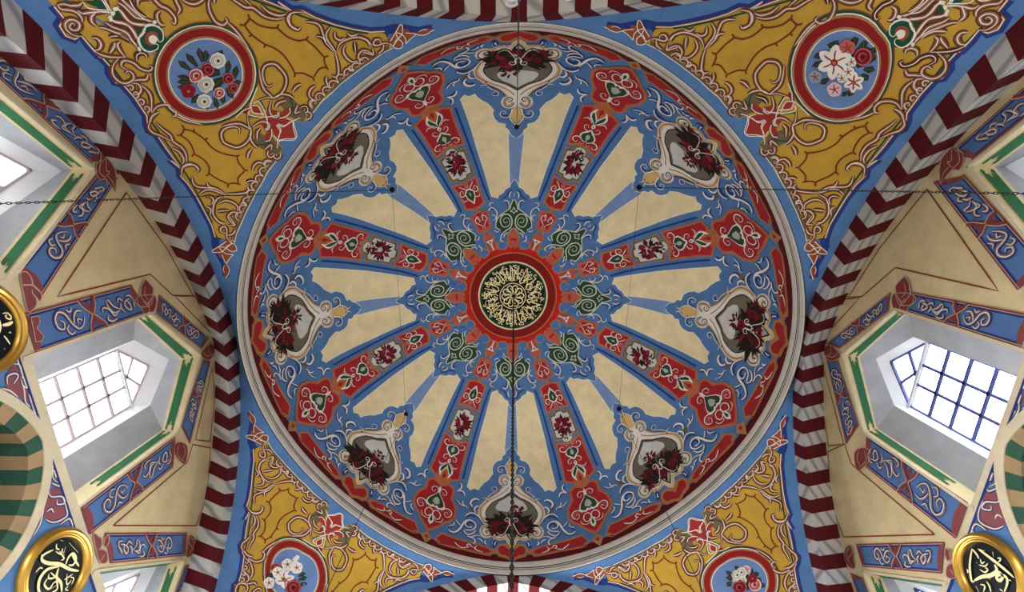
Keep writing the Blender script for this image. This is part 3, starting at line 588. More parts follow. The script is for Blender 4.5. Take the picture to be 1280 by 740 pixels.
('ros','F','dgreen',4,0,'n',0,((-.78,.361),(1.43,.3592),(4.74,.3355),(8.71,.3305),(11.21,.346),(14.53,.3629),(13.6,.3958),(11.41,.421),(8.1,.4364),(9,.4369),(5.2,.455),(3.17,.4654),(1.62,.4898),(.78,.5125),(-.4,.516))),
('ros','S','palegreen',5,.9,'n',0,((-.78,.361),(1.43,.3592),(4.74,.3355),(8.71,.3305),(11.21,.346),(14.53,.3629),(13.6,.3958),(11.41,.421),(8.1,.4364),(9,.4369),(5.2,.455),(3.17,.4654),(1.62,.4898),(.78,.5125),(-.4,.516))),
('ros','S','palegreen',6,1.69,'e',1,((10.41,.294),(12.43,.3029),(10.47,.3318),(6.56,.3499),(2.5,.3663),(1.26,.3906),(1.56,.415),(3.57,.4358),(7.21,.4362),(9.48,.413),(9.68,.3927),(8.31,.3731),(4.87,.3719),(2.89,.3907),(3.49,.4133),(6.06,.4187),(7.46,.4053),(6.19,.3912),(4.6,.3978))),
('ros','S','palegreen',6,1.3,'n',1,((10.9,.356),(13.78,.3756),(13.35,.3955),(11.18,.4208),(8.05,.4398),(3.85,.4602),(2.96,.4654))),
('ros','S','dblue',6.5,2,'t',1,((12.1,.3536),(14.39,.3526),(16.09,.3649))),
('ros','S','white',7,1.3,'t',1,((12.1,.3536),(14.39,.3526),(16.09,.3649))),
('ros','S','dblue',6.5,2,'t',1,((8.84,.3134),(8.19,.3267),(5.52,.3426))),
('ros','S','white',7,1.3,'t',1,((8.84,.3134),(8.19,.3267),(5.52,.3426))),
('ros','S','dblue',6.5,2.4,'t',1,((3.17,.4654),(2.85,.4879),(3.38,.5052),(4.9,.512),(6.05,.5016))),
('ros','S','white',7,1.56,'t',1,((3.17,.4654),(2.85,.4879),(3.38,.5052),(4.9,.512),(6.05,.5016))),
('ros','S','dblue',5,1.6,'t',1,((3.97,.474),(3.83,.4948),(4.96,.5051),(6.48,.4911))),
('ros','S','dblue',6.5,2.4,'t',1,((2.13,.5227),(2.54,.54),(1.5,.5592))),
('ros','S','white',7,1.56,'t',1,((2.13,.5227),(2.54,.54),(1.5,.5592))),
('ros','S','palegreen',6,1.3,'n',1,((2.54,.4637),(1.61,.4916),(.59,.5125))),
('ros','S','palegreen',6,1.04,'n',1,((-.1,.4395),(.59,.4482),(2.36,.4533),(.81,.4604),(.16,.4743))),
('ros','F','white',7,0,'n',0,((-.95,.53),(.21,.5403),(-.04,.5541),(-.88,.556))),
('ros','S','dblue',5,1.6,'t',1,((.77,.5679),(2.95,.5573),(4.18,.5329),(7.75,.5156))),
('ros','S','dblue',5.5,2.2,'n',1,((13.24,.3989),(11.69,.4281),(11.17,.4583),(13.14,.48),(15.01,.4785),(15.97,.4679))),
('ros','S','white',6,1.43,'n',1,((13.24,.3989),(11.69,.4281),(11.17,.4583),(13.14,.48),(15.01,.4785),(15.97,.4679))),
('ros','S','dblue',5.5,2,'t',1,((14.79,.4107),(12.54,.422),(12.96,.4393),(15.02,.4448))),
('ros','S','white',6,1.3,'t',1,((14.79,.4107),(12.54,.422),(12.96,.4393),(15.02,.4448))),
('ros','S','dblue',5.5,2,'t',1,((13.75,.4873),(14.73,.4952),(13.67,.5064),(11.77,.5049))),
('ros','S','white',6,1.3,'t',1,((13.75,.4873),(14.73,.4952),(13.67,.5064),(11.77,.5049))),
('ros','S','dblue',4,1.6,'t',1,((12.34,.4625),(14.07,.4758),(15.21,.4788)))]
PENDE = [
('pend','F','yellow',2,0,'n',0,((0,1.45),(2.42,1.3801),(3,1.3713),(3.92,1.3757),(4.51,1.3696),(4.4,1.3608),(3.72,1.3537),(4.27,1.3439),(4.84,1.3313),(4.71,1.3306),(5.22,1.3192),(6.01,1.3175),(6.64,1.3091),(6.45,1.3),(7.29,1.2822),(8.77,1.2601),(9.79,1.2568),(10.46,1.2526),(10.58,1.2389),(11.83,1.2205),(13.55,1.1913),(13.27,1.2086),(13.86,1.1882),(15.01,1.1851),(15.79,1.1677),(17.4,1.145),(21.38,1.1017),(23.42,1.0891),(23.16,1.0566),(23.35,1.0329),(21.58,1.0323),(19.69,1.0264),(14.8,1.0171),(12.54,1.0142),(10.36,1.0099),(8.12,1.0097),(5.66,1.0055),(3.87,1.0052),(2.97,1.0066),(2.5,1.0222),(1.86,1.0293),(0,1.05))),
('pend','S','dblue',1,11,'n',0,((2.42,1.3801),(3,1.3713),(3.92,1.3757),(4.51,1.3696),(4.4,1.3608),(3.72,1.3537),(4.27,1.3439),(4.84,1.3313),(4.71,1.3306),(5.22,1.3192),(6.01,1.3175),(6.64,1.3091),(6.45,1.3),(7.29,1.2822),(8.77,1.2601),(9.79,1.2568),(10.46,1.2526),(10.58,1.2389),(11.83,1.2205),(13.55,1.1913),(13.27,1.2086),(13.86,1.1882),(15.01,1.1851),(15.79,1.1677),(17.4,1.145),(21.38,1.1017),(23.42,1.0891),(24.92,1.0883),(26.42,1.0772),(28.35,1.0568),(30.62,1.0543))),
('pend','S','rbrown',3,3.2,'n',0,((2.42,1.3801),(3,1.3713),(3.92,1.3757),(4.51,1.3696),(4.4,1.3608),(3.72,1.3537),(4.27,1.3439),(4.84,1.3313),(4.71,1.3306),(5.22,1.3192),(6.01,1.3175),(6.64,1.3091),(6.45,1.3),(7.29,1.2822),(8.77,1.2601),(9.79,1.2568),(10.46,1.2526),(10.58,1.2389),(11.83,1.2205),(13.55,1.1913),(13.27,1.2086),(13.86,1.1882),(15.01,1.1851),(15.79,1.1677),(17.4,1.145),(21.38,1.1017),(23.42,1.0891))),
('pend','S','white',4,1.1,'n',0,((2.42,1.3801),(3,1.3713),(3.92,1.3757),(4.51,1.3696),(4.4,1.3608),(3.72,1.3537),(4.27,1.3439),(4.84,1.3313),(4.71,1.3306),(5.22,1.3192),(6.01,1.3175),(6.64,1.3091),(6.45,1.3),(7.29,1.2822),(8.77,1.2601),(9.79,1.2568),(10.46,1.2526),(10.58,1.2389),(11.83,1.2205),(13.55,1.1913),(13.27,1.2086),(13.86,1.1882),(15.01,1.1851),(15.79,1.1677),(17.4,1.145),(21.38,1.1017),(23.42,1.0891))),
('pend','S','white',4,1,'n',0,((23.35,1.0329),(21.58,1.0323),(19.69,1.0264),(14.8,1.0171),(12.54,1.0142),(10.36,1.0099),(8.12,1.0097),(5.66,1.0055),(3.87,1.0052))),
('pend','S','green',3,2.2,'n',1,((2.99,1.3696),(3.8,1.3518),(4.26,1.34),(5.08,1.3203))),
('pend','S','green',3,2.2,'n',1,((4.65,1.3254),(6.36,1.2977),(8.56,1.2606))),
('pend','S','green',3,2.2,'n',1,((9.04,1.2556),(10.94,1.2241),(13.32,1.1883))),
('pend','S','green',3,2.2,'n',1,((13.84,1.1828),(16.68,1.1463),(20.76,1.1025),(20.83,1.1064),(23.21,1.0868),(23.42,1.0714))),
('pend','S','olive',3,4.5,'n',1,((22.9,1.0366),(20.76,1.0347),(18.28,1.0264),(13.8,1.0195),(10.8,1.0167),(8.43,1.017),(6.14,1.0114),(4.39,1.0119))),
('pend','S','rbrown',3,1.6,'n',1,((23.05,1.044),(21.13,1.0435),(18.88,1.0364),(14.5,1.0302),(11.83,1.0249),(9.32,1.0253))),
('pend','S','brown',5,6.67,'t',1,((3.72,1.3537),(4.04,1.3618),(3.9,1.3688),(3.43,1.3705),(2.9,1.3671),(2.59,1.361),(2.7,1.3562),(3.25,1.3575),(3.6,1.3628),(3.45,1.3663),(3,1.3637),(2.98,1.3602))),
('pend','S','acanth',5.4,3.91,'t',1,((3.72,1.3537),(4.04,1.3618),(3.9,1.3688),(3.43,1.3705),(2.9,1.3671),(2.59,1.361),(2.7,1.3562),(3.25,1.3575),(3.6,1.3628),(3.45,1.3663),(3,1.3637),(2.98,1.3602))),
('pend','S','white',6,1.058,'t',1,((3.72,1.3537),(4.04,1.3618),(3.9,1.3688),(3.43,1.3705),(2.9,1.3671),(2.59,1.361),(2.7,1.3562),(3.25,1.3575),(3.6,1.3628),(3.45,1.3663),(3,1.3637),(2.98,1.3602))),
('pend','S','brown',5,6.67,'t',1,((2.12,1.3771),(2.28,1.3733),(1.91,1.3648),(1.78,1.3579),(2.02,1.3538),(2.36,1.3535))),
('pend','S','acanth',5.4,3.91,'t',1,((2.12,1.3771),(2.28,1.3733),(1.91,1.3648),(1.78,1.3579),(2.02,1.3538),(2.36,1.3535))),
('pend','S','white',6,1.058,'t',1,((2.12,1.3771),(2.28,1.3733),(1.91,1.3648),(1.78,1.3579),(2.02,1.3538),(2.36,1.3535))),
('pend','S','brown',5,6.67,'t',1,((2.12,1.3771),(1.68,1.3701),(1.47,1.3633),(1.13,1.3582),(.69,1.3566))),
('pend','S','acanth',5.4,3.91,'t',1,((2.12,1.3771),(1.68,1.3701),(1.47,1.3633),(1.13,1.3582),(.69,1.3566))),
('pend','S','white',6,1.058,'t',1,((2.12,1.3771),(1.68,1.3701),(1.47,1.3633),(1.13,1.3582),(.69,1.3566))),
('pend','S','brown',5,6.67,'t',1,((1.54,1.3576),(1.52,1.3517),(1,1.345),(.48,1.3386),(.06,1.3325))),
('pend','S','acanth',5.4,3.91,'t',1,((1.54,1.3576),(1.52,1.3517),(1,1.345),(.48,1.3386),(.06,1.3325))),
('pend','S','white',6,1.058,'t',1,((1.54,1.3576),(1.52,1.3517),(1,1.345),(.48,1.3386),(.06,1.3325))),
('pend','S','brown',5,6.67,'t',1,((.83,1.3423),(1.41,1.3437),(1.85,1.343),(1.97,1.3375))),
('pend','S','acanth',5.4,3.91,'t',1,((.83,1.3423),(1.41,1.3437),(1.85,1.343),(1.97,1.3375))),
('pend','S','white',6,1.058,'t',1,((.83,1.3423),(1.41,1.3437),(1.85,1.343),(1.97,1.3375))),
('pend','S','brown',5,6.67,'t',1,((2.01,1.3366),(1.69,1.3289),(1.52,1.3191),(1.35,1.3094),(1.34,1.2988),(1.45,1.2917))),
('pend','S','acanth',5.4,3.91,'t',1,((2.01,1.3366),(1.69,1.3289),(1.52,1.3191),(1.35,1.3094),(1.34,1.2988),(1.45,1.2917))),
('pend','S','white',6,1.058,'t',1,((2.01,1.3366),(1.69,1.3289),(1.52,1.3191),(1.35,1.3094),(1.34,1.2988),(1.45,1.2917))),
('pend','S','brown',5,6.67,'t',1,((.58,1.3297),(.67,1.3233),(.34,1.3152),(.22,1.3086),(.47,1.3007),(.8,1.2955),(1.23,1.2918))),
('pend','S','acanth',5.4,3.91,'t',1,((.58,1.3297),(.67,1.3233),(.34,1.3152),(.22,1.3086),(.47,1.3007),(.8,1.2955),(1.23,1.2918))),
('pend','S','white',6,1.058,'t',1,((.58,1.3297),(.67,1.3233),(.34,1.3152),(.22,1.3086),(.47,1.3007),(.8,1.2955),(1.23,1.2918))),
('pend','S','brown',5,6.67,'t',1,((-.62,1.3285),(-.55,1.3222),(-.27,1.3155),(-.24,1.3081),(-.64,1.2997),(-.94,1.296))),
('pend','S','acanth',5.4,3.91,'t',1,((-.62,1.3285),(-.55,1.3222),(-.27,1.3155),(-.24,1.3081),(-.64,1.2997),(-.94,1.296))),
('pend','S','white',6,1.058,'t',1,((-.62,1.3285),(-.55,1.3222),(-.27,1.3155),(-.24,1.3081),(-.64,1.2997),(-.94,1.296))),
('pend','S','brown',5,6.67,'t',1,((-1.18,1.3305),(-1.21,1.3229),(-1.05,1.3149),(-.96,1.307),(-1.33,1.2984),(-1.75,1.2874))),
('pend','S','acanth',5.4,3.91,'t',1,((-1.18,1.3305),(-1.21,1.3229),(-1.05,1.3149),(-.96,1.307),(-1.33,1.2984),(-1.75,1.2874))),
('pend','S','white',6,1.058,'t',1,((-1.18,1.3305),(-1.21,1.3229),(-1.05,1.3149),(-.96,1.307),(-1.33,1.2984),(-1.75,1.2874))),
('pend','S','brown',5,6.67,'t',1,((2.34,1.3248),(2,1.32),(1.59,1.312),(1.51,1.3036),(1.6,1.2982))),
('pend','S','acanth',5.4,3.91,'t',1,((2.34,1.3248),(2,1.32),(1.59,1.312),(1.51,1.3036),(1.6,1.2982))),
('pend','S','white',6,1.058,'t',1,((2.34,1.3248),(2,1.32),(1.59,1.312),(1.51,1.3036),(1.6,1.2982))),
('pend','S','brown',5,6.67,'t',1,((3.38,1.3436),(3.14,1.3371),(3.46,1.3328),(4.06,1.3342),(4.38,1.3389))),
('pend','S','acanth',5.4,3.91,'t',1,((3.38,1.3436),(3.14,1.3371),(3.46,1.3328),(4.06,1.3342),(4.38,1.3389))),
('pend','S','white',6,1.058,'t',1,((3.38,1.3436),(3.14,1.3371),(3.46,1.3328),(4.06,1.3342),(4.38,1.3389))),
('pend','S','brown',5,6.67,'t',1,((4.51,1.3378),(4.48,1.3296),(4.18,1.3195),(3.39,1.3033))),
('pend','S','acanth',5.4,3.91,'t',1,((4.51,1.3378),(4.48,1.3296),(4.18,1.3195),(3.39,1.3033))),
('pend','S','white',6,1.058,'t',1,((4.51,1.3378),(4.48,1.3296),(4.18,1.3195),(3.39,1.3033))),
('pend','S','brown',5,6.67,'t',1,((3.39,1.3033),(3.07,1.3105),(2.61,1.3143),(2.11,1.3116))),
('pend','S','acanth',5.4,3.91,'t',1,((3.39,1.3033),(3.07,1.3105),(2.61,1.3143),(2.11,1.3116))),
('pend','S','white',6,1.058,'t',1,((3.39,1.3033),(3.07,1.3105),(2.61,1.3143),(2.11,1.3116))),
('pend','S','brown',5,6.67,'t',1,((3.93,1.322),(2.98,1.318),(2.5,1.3175))),
('pend','S','acanth',5.4,3.91,'t',1,((3.93,1.322),(2.98,1.318),(2.5,1.3175))),
('pend','S','white',6,1.058,'t',1,((3.93,1.322),(2.98,1.318),(2.5,1.3175))),
('pend','S','brown',5,6.67,'t',1,((3.08,1.2891),(2.53,1.2902),(1.99,1.2853),(1.89,1.2797),(2.15,1.2768))),
('pend','S','acanth',5.4,3.91,'t',1,((3.08,1.2891),(2.53,1.2902),(1.99,1.2853),(1.89,1.2797),(2.15,1.2768))),
('pend','S','white',6,1.058,'t',1,((3.08,1.2891),(2.53,1.2902),(1.99,1.2853),(1.89,1.2797),(2.15,1.2768))),
('pend','S','brown',5,6.67,'t',1,((3.84,1.3105),(4.98,1.3163),(5.9,1.3149),(6.31,1.3061),(6.12,1.297),(5.34,1.289),(4.77,1.2903),(4.65,1.2965),(5.18,1.3012))),
('pend','S','acanth',5.4,3.91,'t',1,((3.84,1.3105),(4.98,1.3163),(5.9,1.3149),(6.31,1.3061),(6.12,1.297),(5.34,1.289),(4.77,1.2903),(4.65,1.2965),(5.18,1.3012))),
('pend','S','white',6,1.058,'t',1,((3.84,1.3105),(4.98,1.3163),(5.9,1.3149),(6.31,1.3061),(6.12,1.297),(5.34,1.289),(4.77,1.2903),(4.65,1.2965),(5.18,1.3012))),
('pend','S','brown',5,6.67,'t',1,((4.61,1.2977),(4.59,1.3058),(4.14,1.3067),(3.7,1.3018),(3.51,1.2919),(3.7,1.2831),(3.45,1.2715),(2.85,1.2681),(2.83,1.2731))),
('pend','S','acanth',5.4,3.91,'t',1,((4.61,1.2977),(4.59,1.3058),(4.14,1.3067),(3.7,1.3018),(3.51,1.2919),(3.7,1.2831),(3.45,1.2715),(2.85,1.2681),(2.83,1.2731))),
('pend','S','white',6,1.058,'t',1,((4.61,1.2977),(4.59,1.3058),(4.14,1.3067),(3.7,1.3018),(3.51,1.2919),(3.7,1.2831),(3.45,1.2715),(2.85,1.2681),(2.83,1.2731))),
('pend','S','brown',5,6.67,'t',1,((5.38,1.2876),(4.93,1.2801),(4.52,1.2724),(3.88,1.2716))),
('pend','S','acanth',5.4,3.91,'t',1,((5.38,1.2876),(4.93,1.2801),(4.52,1.2724),(3.88,1.2716))),
('pend','S','white',6,1.058,'t',1,((5.38,1.2876),(4.93,1.2801),(4.52,1.2724),(3.88,1.2716))),
('pend','S','brown',5,6.67,'t',1,((5.77,1.2892),(5.52,1.2811),(5.95,1.2763),(6.54,1.2774),(6.89,1.283))),
('pend','S','acanth',5.4,3.91,'t',1,((5.77,1.2892),(5.52,1.2811),(5.95,1.2763),(6.54,1.2774),(6.89,1.283))),
('pend','S','white',6,1.058,'t',1,((5.77,1.2892),(5.52,1.2811),(5.95,1.2763),(6.54,1.2774),(6.89,1.283))),
('pend','S','brown',5,6.67,'t',1,((5.46,1.2775),(5.73,1.2664),(6.43,1.2592),(8.09,1.2547))),
('pend','S','acanth',5.4,3.91,'t',1,((5.46,1.2775),(5.73,1.2664),(6.43,1.2592),(8.09,1.2547))),
('pend','S','white',6,1.058,'t',1,((5.46,1.2775),(5.73,1.2664),(6.43,1.2592),(8.09,1.2547))),
('pend','S','brown',5,6.67,'t',1,((8.04,1.2534),(7.2,1.2501),(6.51,1.2422),(6.07,1.2292),(6.37,1.2191),(7.08,1.2181),(7.2,1.2238))),
('pend','S','acanth',5.4,3.91,'t',1,((8.04,1.2534),(7.2,1.2501),(6.51,1.2422),(6.07,1.2292),(6.37,1.2191),(7.08,1.2181),(7.2,1.2238))),
('pend','S','white',6,1.058,'t',1,((8.04,1.2534),(7.2,1.2501),(6.51,1.2422),(6.07,1.2292),(6.37,1.2191),(7.08,1.2181),(7.2,1.2238))),
('pend','S','brown',5,6.67,'t',1,((9.47,1.2546),(8.46,1.2526),(7.51,1.2437))),
('pend','S','acanth',5.4,3.91,'t',1,((9.47,1.2546),(8.46,1.2526),(7.51,1.2437))),
('pend','S','white',6,1.058,'t',1,((9.47,1.2546),(8.46,1.2526),(7.51,1.2437))),
('pend','S','brown',5,6.67,'t',1,((9.36,1.2548),(10.07,1.2548),(10.49,1.2466),(10.43,1.2346),(10.52,1.2155))),
('pend','S','acanth',5.4,3.91,'t',1,((9.36,1.2548),(10.07,1.2548),(10.49,1.2466),(10.43,1.2346),(10.52,1.2155))),
('pend','S','white',6,1.058,'t',1,((9.36,1.2548),(10.07,1.2548),(10.49,1.2466),(10.43,1.2346),(10.52,1.2155))),
('pend','S','brown',5,6.67,'t',1,((9.01,1.2455),(9.43,1.234),(9.82,1.2174),(10.48,1.2108),(10.78,1.1932),(11.62,1.1821),(12.63,1.1793))),
('pend','S','acanth',5.4,3.91,'t',1,((9.01,1.2455),(9.43,1.234),(9.82,1.2174),(10.48,1.2108),(10.78,1.1932),(11.62,1.1821),(12.63,1.1793))),
('pend','S','white',6,1.058,'t',1,((9.01,1.2455),(9.43,1.234),(9.82,1.2174),(10.48,1.2108),(10.78,1.1932),(11.62,1.1821),(12.63,1.1793))),
('pend','S','brown',5,6.67,'t',1,((11.41,1.2116),(11.55,1.1962),(12.28,1.1855),(13.09,1.1853))),
('pend','S','acanth',5.4,3.91,'t',1,((11.41,1.2116),(11.55,1.1962),(12.28,1.1855),(13.09,1.1853))),
('pend','S','white',6,1.058,'t',1,((11.41,1.2116),(11.55,1.1962),(12.28,1.1855),(13.09,1.1853))),
('pend','S','brown',5,6.67,'t',1,((13.6,1.1841),(12.91,1.1749),(12.53,1.1632),(12.92,1.1527))),
('pend','S','acanth',5.4,3.91,'t',1,((13.6,1.1841),(12.91,1.1749),(12.53,1.1632),(12.92,1.1527))),
('pend','S','white',6,1.058,'t',1,((13.6,1.1841),(12.91,1.1749),(12.53,1.1632),(12.92,1.1527))),
('pend','S','brown',5,6.67,'t',1,((6.96,1.2172),(6.89,1.1987),(6.31,1.1713))),
('pend','S','acanth',5.4,3.91,'t',1,((6.96,1.2172),(6.89,1.1987),(6.31,1.1713))),
('pend','S','white',6,1.058,'t',1,((6.96,1.2172),(6.89,1.1987),(6.31,1.1713))),
('pend','S','brown',5,6.67,'t',1,((5.18,1.1382),(3.99,1.1228),(3.26,1.1083),(3.14,1.0934),(3.12,1.0834))),
('pend','S','acanth',5.4,3.91,'t',1,((5.18,1.1382),(3.99,1.1228),(3.26,1.1083),(3.14,1.0934),(3.12,1.0834))),
('pend','S','white',6,1.058,'t',1,((5.18,1.1382),(3.99,1.1228),(3.26,1.1083),(3.14,1.0934),(3.12,1.0834))),
('pend','S','brown',5,6.67,'t',1,((4.87,1.1021),(4.06,1.1052),(4.13,1.1163),(5.08,1.1296),(6.14,1.133),(7.11,1.1241),(7.22,1.1121),(6.91,1.094),(5.75,1.0826),(4.27,1.0798),(3.2,1.0849),(2.57,1.0951),(1.23,1.1061))),
('pend','S','acanth',5.4,3.91,'t',1,((4.87,1.1021),(4.06,1.1052),(4.13,1.1163),(5.08,1.1296),(6.14,1.133),(7.11,1.1241),(7.22,1.1121),(6.91,1.094),(5.75,1.0826),(4.27,1.0798),(3.2,1.0849),(2.57,1.0951),(1.23,1.1061))),
('pend','S','white',6,1.058,'t',1,((4.87,1.1021),(4.06,1.1052),(4.13,1.1163),(5.08,1.1296),(6.14,1.133),(7.11,1.1241),(7.22,1.1121),(6.91,1.094),(5.75,1.0826),(4.27,1.0798),(3.2,1.0849),(2.57,1.0951),(1.23,1.1061))),
('pend','S','brown',5,6.67,'t',1,((5.8,1.0656),(6.9,1.0672),(7.78,1.064))),
('pend','S','acanth',5.4,3.91,'t',1,((5.8,1.0656),(6.9,1.0672),(7.78,1.064))),
('pend','S','white',6,1.058,'t',1,((5.8,1.0656),(6.9,1.0672),(7.78,1.064))),
('pend','S','brown',5,6.67,'t',1,((15.07,1.1822),(13.76,1.1848),(12.8,1.1763),(12.51,1.1625),(12.89,1.152),(13.45,1.156))),
('pend','S','acanth',5.4,3.91,'t',1,((15.07,1.1822),(13.76,1.1848),(12.8,1.1763),(12.51,1.1625),(12.89,1.152),(13.45,1.156))),
('pend','S','white',6,1.058,'t',1,((15.07,1.1822),(13.76,1.1848),(12.8,1.1763),(12.51,1.1625),(12.89,1.152),(13.45,1.156))),
('pend','S','brown',5,6.67,'t',1,((14.38,1.163),(15.36,1.1569),(15.65,1.1465),(15.21,1.1254),(14.97,1.1118))),
('pend','S','acanth',5.4,3.91,'t',1,((14.38,1.163),(15.36,1.1569),(15.65,1.1465),(15.21,1.1254),(14.97,1.1118))),
('pend','S','white',6,1.058,'t',1,((14.38,1.163),(15.36,1.1569),(15.65,1.1465),(15.21,1.1254),(14.97,1.1118))),
('pend','S','brown',5,6.67,'t',1,((16.87,1.1418),(15.8,1.13),(15.3,1.1149),(15.25,1.094),(15.2,1.0812))),
('pend','S','acanth',5.4,3.91,'t',1,((16.87,1.1418),(15.8,1.13),(15.3,1.1149),(15.25,1.094),(15.2,1.0812))),
('pend','S','white',6,1.058,'t',1,((16.87,1.1418),(15.8,1.13),(15.3,1.1149),(15.25,1.094),(15.2,1.0812))),
('pend','S','brown',5,6.67,'t',1,((14.29,1.1302),(14.96,1.1221),(14.86,1.1079),(15.02,1.0862))),
('pend','S','acanth',5.4,3.91,'t',1,((14.29,1.1302),(14.96,1.1221),(14.86,1.1079),(15.02,1.0862))),
('pend','S','white',6,1.058,'t',1,((14.29,1.1302),(14.96,1.1221),(14.86,1.1079),(15.02,1.0862))),
('pend','S','brown',5,6.67,'t',1,((15.11,1.0837),(14.59,1.0638),(13.56,1.0391),(12.69,1.0342),(12.29,1.0429))),
('pend','S','acanth',5.4,3.91,'t',1,((15.11,1.0837),(14.59,1.0638),(13.56,1.0391),(12.69,1.0342),(12.29,1.0429))),
('pend','S','white',6,1.058,'t',1,((15.11,1.0837),(14.59,1.0638),(13.56,1.0391),(12.69,1.0342),(12.29,1.0429))),
('pend','S','brown',5,6.67,'t',1,((15.46,1.0846),(16.5,1.0986),(17.9,1.1036),(19.42,1.1003),(20.36,1.0846),(20.59,1.0651))),
('pend','S','acanth',5.4,3.91,'t',1,((15.46,1.0846),(16.5,1.0986),(17.9,1.1036),(19.42,1.1003),(20.36,1.0846),(20.59,1.0651))),
('pend','S','white',6,1.058,'t',1,((15.46,1.0846),(16.5,1.0986),(17.9,1.1036),(19.42,1.1003),(20.36,1.0846),(20.59,1.0651))),
('pend','S','brown',5,6.67,'t',1,((17.33,1.0941),(16.35,1.0816),(16.05,1.0649),(16.41,1.0476),(17.32,1.043))),
('pend','S','acanth',5.4,3.91,'t',1,((17.33,1.0941),(16.35,1.0816),(16.05,1.0649),(16.41,1.0476),(17.32,1.043))),
('pend','S','white',6,1.058,'t',1,((17.33,1.0941),(16.35,1.0816),(16.05,1.0649),(16.41,1.0476),(17.32,1.043))),
('pend','S','brown',5,6.67,'t',1,((20.07,1.0423),(19.42,1.0586),(18.69,1.063),(17.79,1.0542),(17.66,1.043),(18.3,1.0407))),
('pend','S','acanth',5.4,3.91,'t',1,((20.07,1.0423),(19.42,1.0586),(18.69,1.063),(17.79,1.0542),(17.66,1.043),(18.3,1.0407))),
('pend','S','white',6,1.058,'t',1,((20.07,1.0423),(19.42,1.0586),(18.69,1.063),(17.79,1.0542),(17.66,1.043),(18.3,1.0407))),
('pend','S','brown',5,6.67,'t',1,((18.6,1.093),(18.21,1.0805),(17.7,1.0638))),
('pend','S','acanth',5.4,3.91,'t',1,((18.6,1.093),(18.21,1.0805),(17.7,1.0638))),
('pend','S','white',6,1.058,'t',1,((18.6,1.093),(18.21,1.0805),(17.7,1.0638))),
('pend','S','brown',5,6.67,'t',1,((16.02,1.0399),(15.43,1.0377),(15.34,1.0288),(16.03,1.0282))),
('pend','S','acanth',5.4,3.91,'t',1,((16.02,1.0399),(15.43,1.0377),(15.34,1.0288),(16.03,1.0282))),
('pend','S','white',6,1.058,'t',1,((16.02,1.0399),(15.43,1.0377),(15.34,1.0288),(16.03,1.0282))),
('pend','S','brown',5,6.67,'t',1,((17.04,1.1312),(16.48,1.1157),(16.86,1.1062),(17.7,1.1084))),
('pend','S','acanth',5.4,3.91,'t',1,((17.04,1.1312),(16.48,1.1157),(16.86,1.1062),(17.7,1.1084))),
('pend','S','white',6,1.058,'t',1,((17.04,1.1312),(16.48,1.1157),(16.86,1.1062),(17.7,1.1084))),
('pend','S','brown',5,6.67,'t',1,((18.31,1.1201),(18.65,1.1085),(19.62,1.1089))),
('pend','S','acanth',5.4,3.91,'t',1,((18.31,1.1201),(18.65,1.1085),(19.62,1.1089))),
('pend','S','white',6,1.058,'t',1,((18.31,1.1201),(18.65,1.1085),(19.62,1.1089))),
('pend','S','brown',5,6.67,'t',1,((9.33,1.0432),(8.34,1.0446),(7.33,1.0376),(7.19,1.0181))),
('pend','S','acanth',5.4,3.91,'t',1,((9.33,1.0432),(8.34,1.0446),(7.33,1.0376),(7.19,1.0181))),
('pend','S','white',6,1.058,'t',1,((9.33,1.0432),(8.34,1.0446),(7.33,1.0376),(7.19,1.0181))),
('pend','S','brown',5,6.67,'t',1,((11.7,1.0459),(11.07,1.038),(10.72,1.024))),
('pend','S','acanth',5.4,3.91,'t',1,((11.7,1.0459),(11.07,1.038),(10.72,1.024))),
('pend','S','white',6,1.058,'t',1,((11.7,1.0459),(11.07,1.038),(10.72,1.024))),
('pend','S','brown',5,6.67,'t',1,((7.14,1.0253),(6.48,1.0229),(6.3,1.0149))),
('pend','S','acanth',5.4,3.91,'t',1,((7.14,1.0253),(6.48,1.0229),(6.3,1.0149))),
('pend','S','white',6,1.058,'t',1,((7.14,1.0253),(6.48,1.0229),(6.3,1.0149))),
('pend','S','brown',5,6.67,'t',1,((19.65,1.0969),(20.34,1.084),(20.25,1.0653))),
('pend','S','acanth',5.4,3.91,'t',1,((19.65,1.0969),(20.34,1.084),(20.25,1.0653))),
('pend','S','white',6,1.058,'t',1,((19.65,1.0969),(20.34,1.084),(20.25,1.0653))),
('pend','S','brown',5,6.67,'t',1,((20.47,1.0599),(20.05,1.0417),(19.51,1.0481),(18.77,1.0598))),
('pend','S','acanth',5.4,3.91,'t',1,((20.47,1.0599),(20.05,1.0417),(19.51,1.0481),(18.77,1.0598))),
('pend','S','white',6,1.058,'t',1,((20.47,1.0599),(20.05,1.0417),(19.51,1.0481),(18.77,1.0598))),
('pend','S','brown',5,6.67,'t',1,((22.03,1.0613),(22.11,1.0735),(21.51,1.077),(20.91,1.0685),(21.32,1.0603),(22.63,1.0576),(23.31,1.0486))),
('pend','S','acanth',5.4,3.91,'t',1,((22.03,1.0613),(22.11,1.0735),(21.51,1.077),(20.91,1.0685),(21.32,1.0603),(22.63,1.0576),(23.31,1.0486))),
('pend','S','white',6,1.058,'t',1,((22.03,1.0613),(22.11,1.0735),(21.51,1.077),(20.91,1.0685),(21.32,1.0603),(22.63,1.0576),(23.31,1.0486))),
('pend','S','brown',5,6.67,'t',1,((20.81,1.037),(21.79,1.0418),(22.34,1.0556))),
('pend','S','acanth',5.4,3.91,'t',1,((20.81,1.037),(21.79,1.0418),(22.34,1.0556))),
('pend','S','white',6,1.058,'t',1,((20.81,1.037),(21.79,1.0418),(22.34,1.0556))),
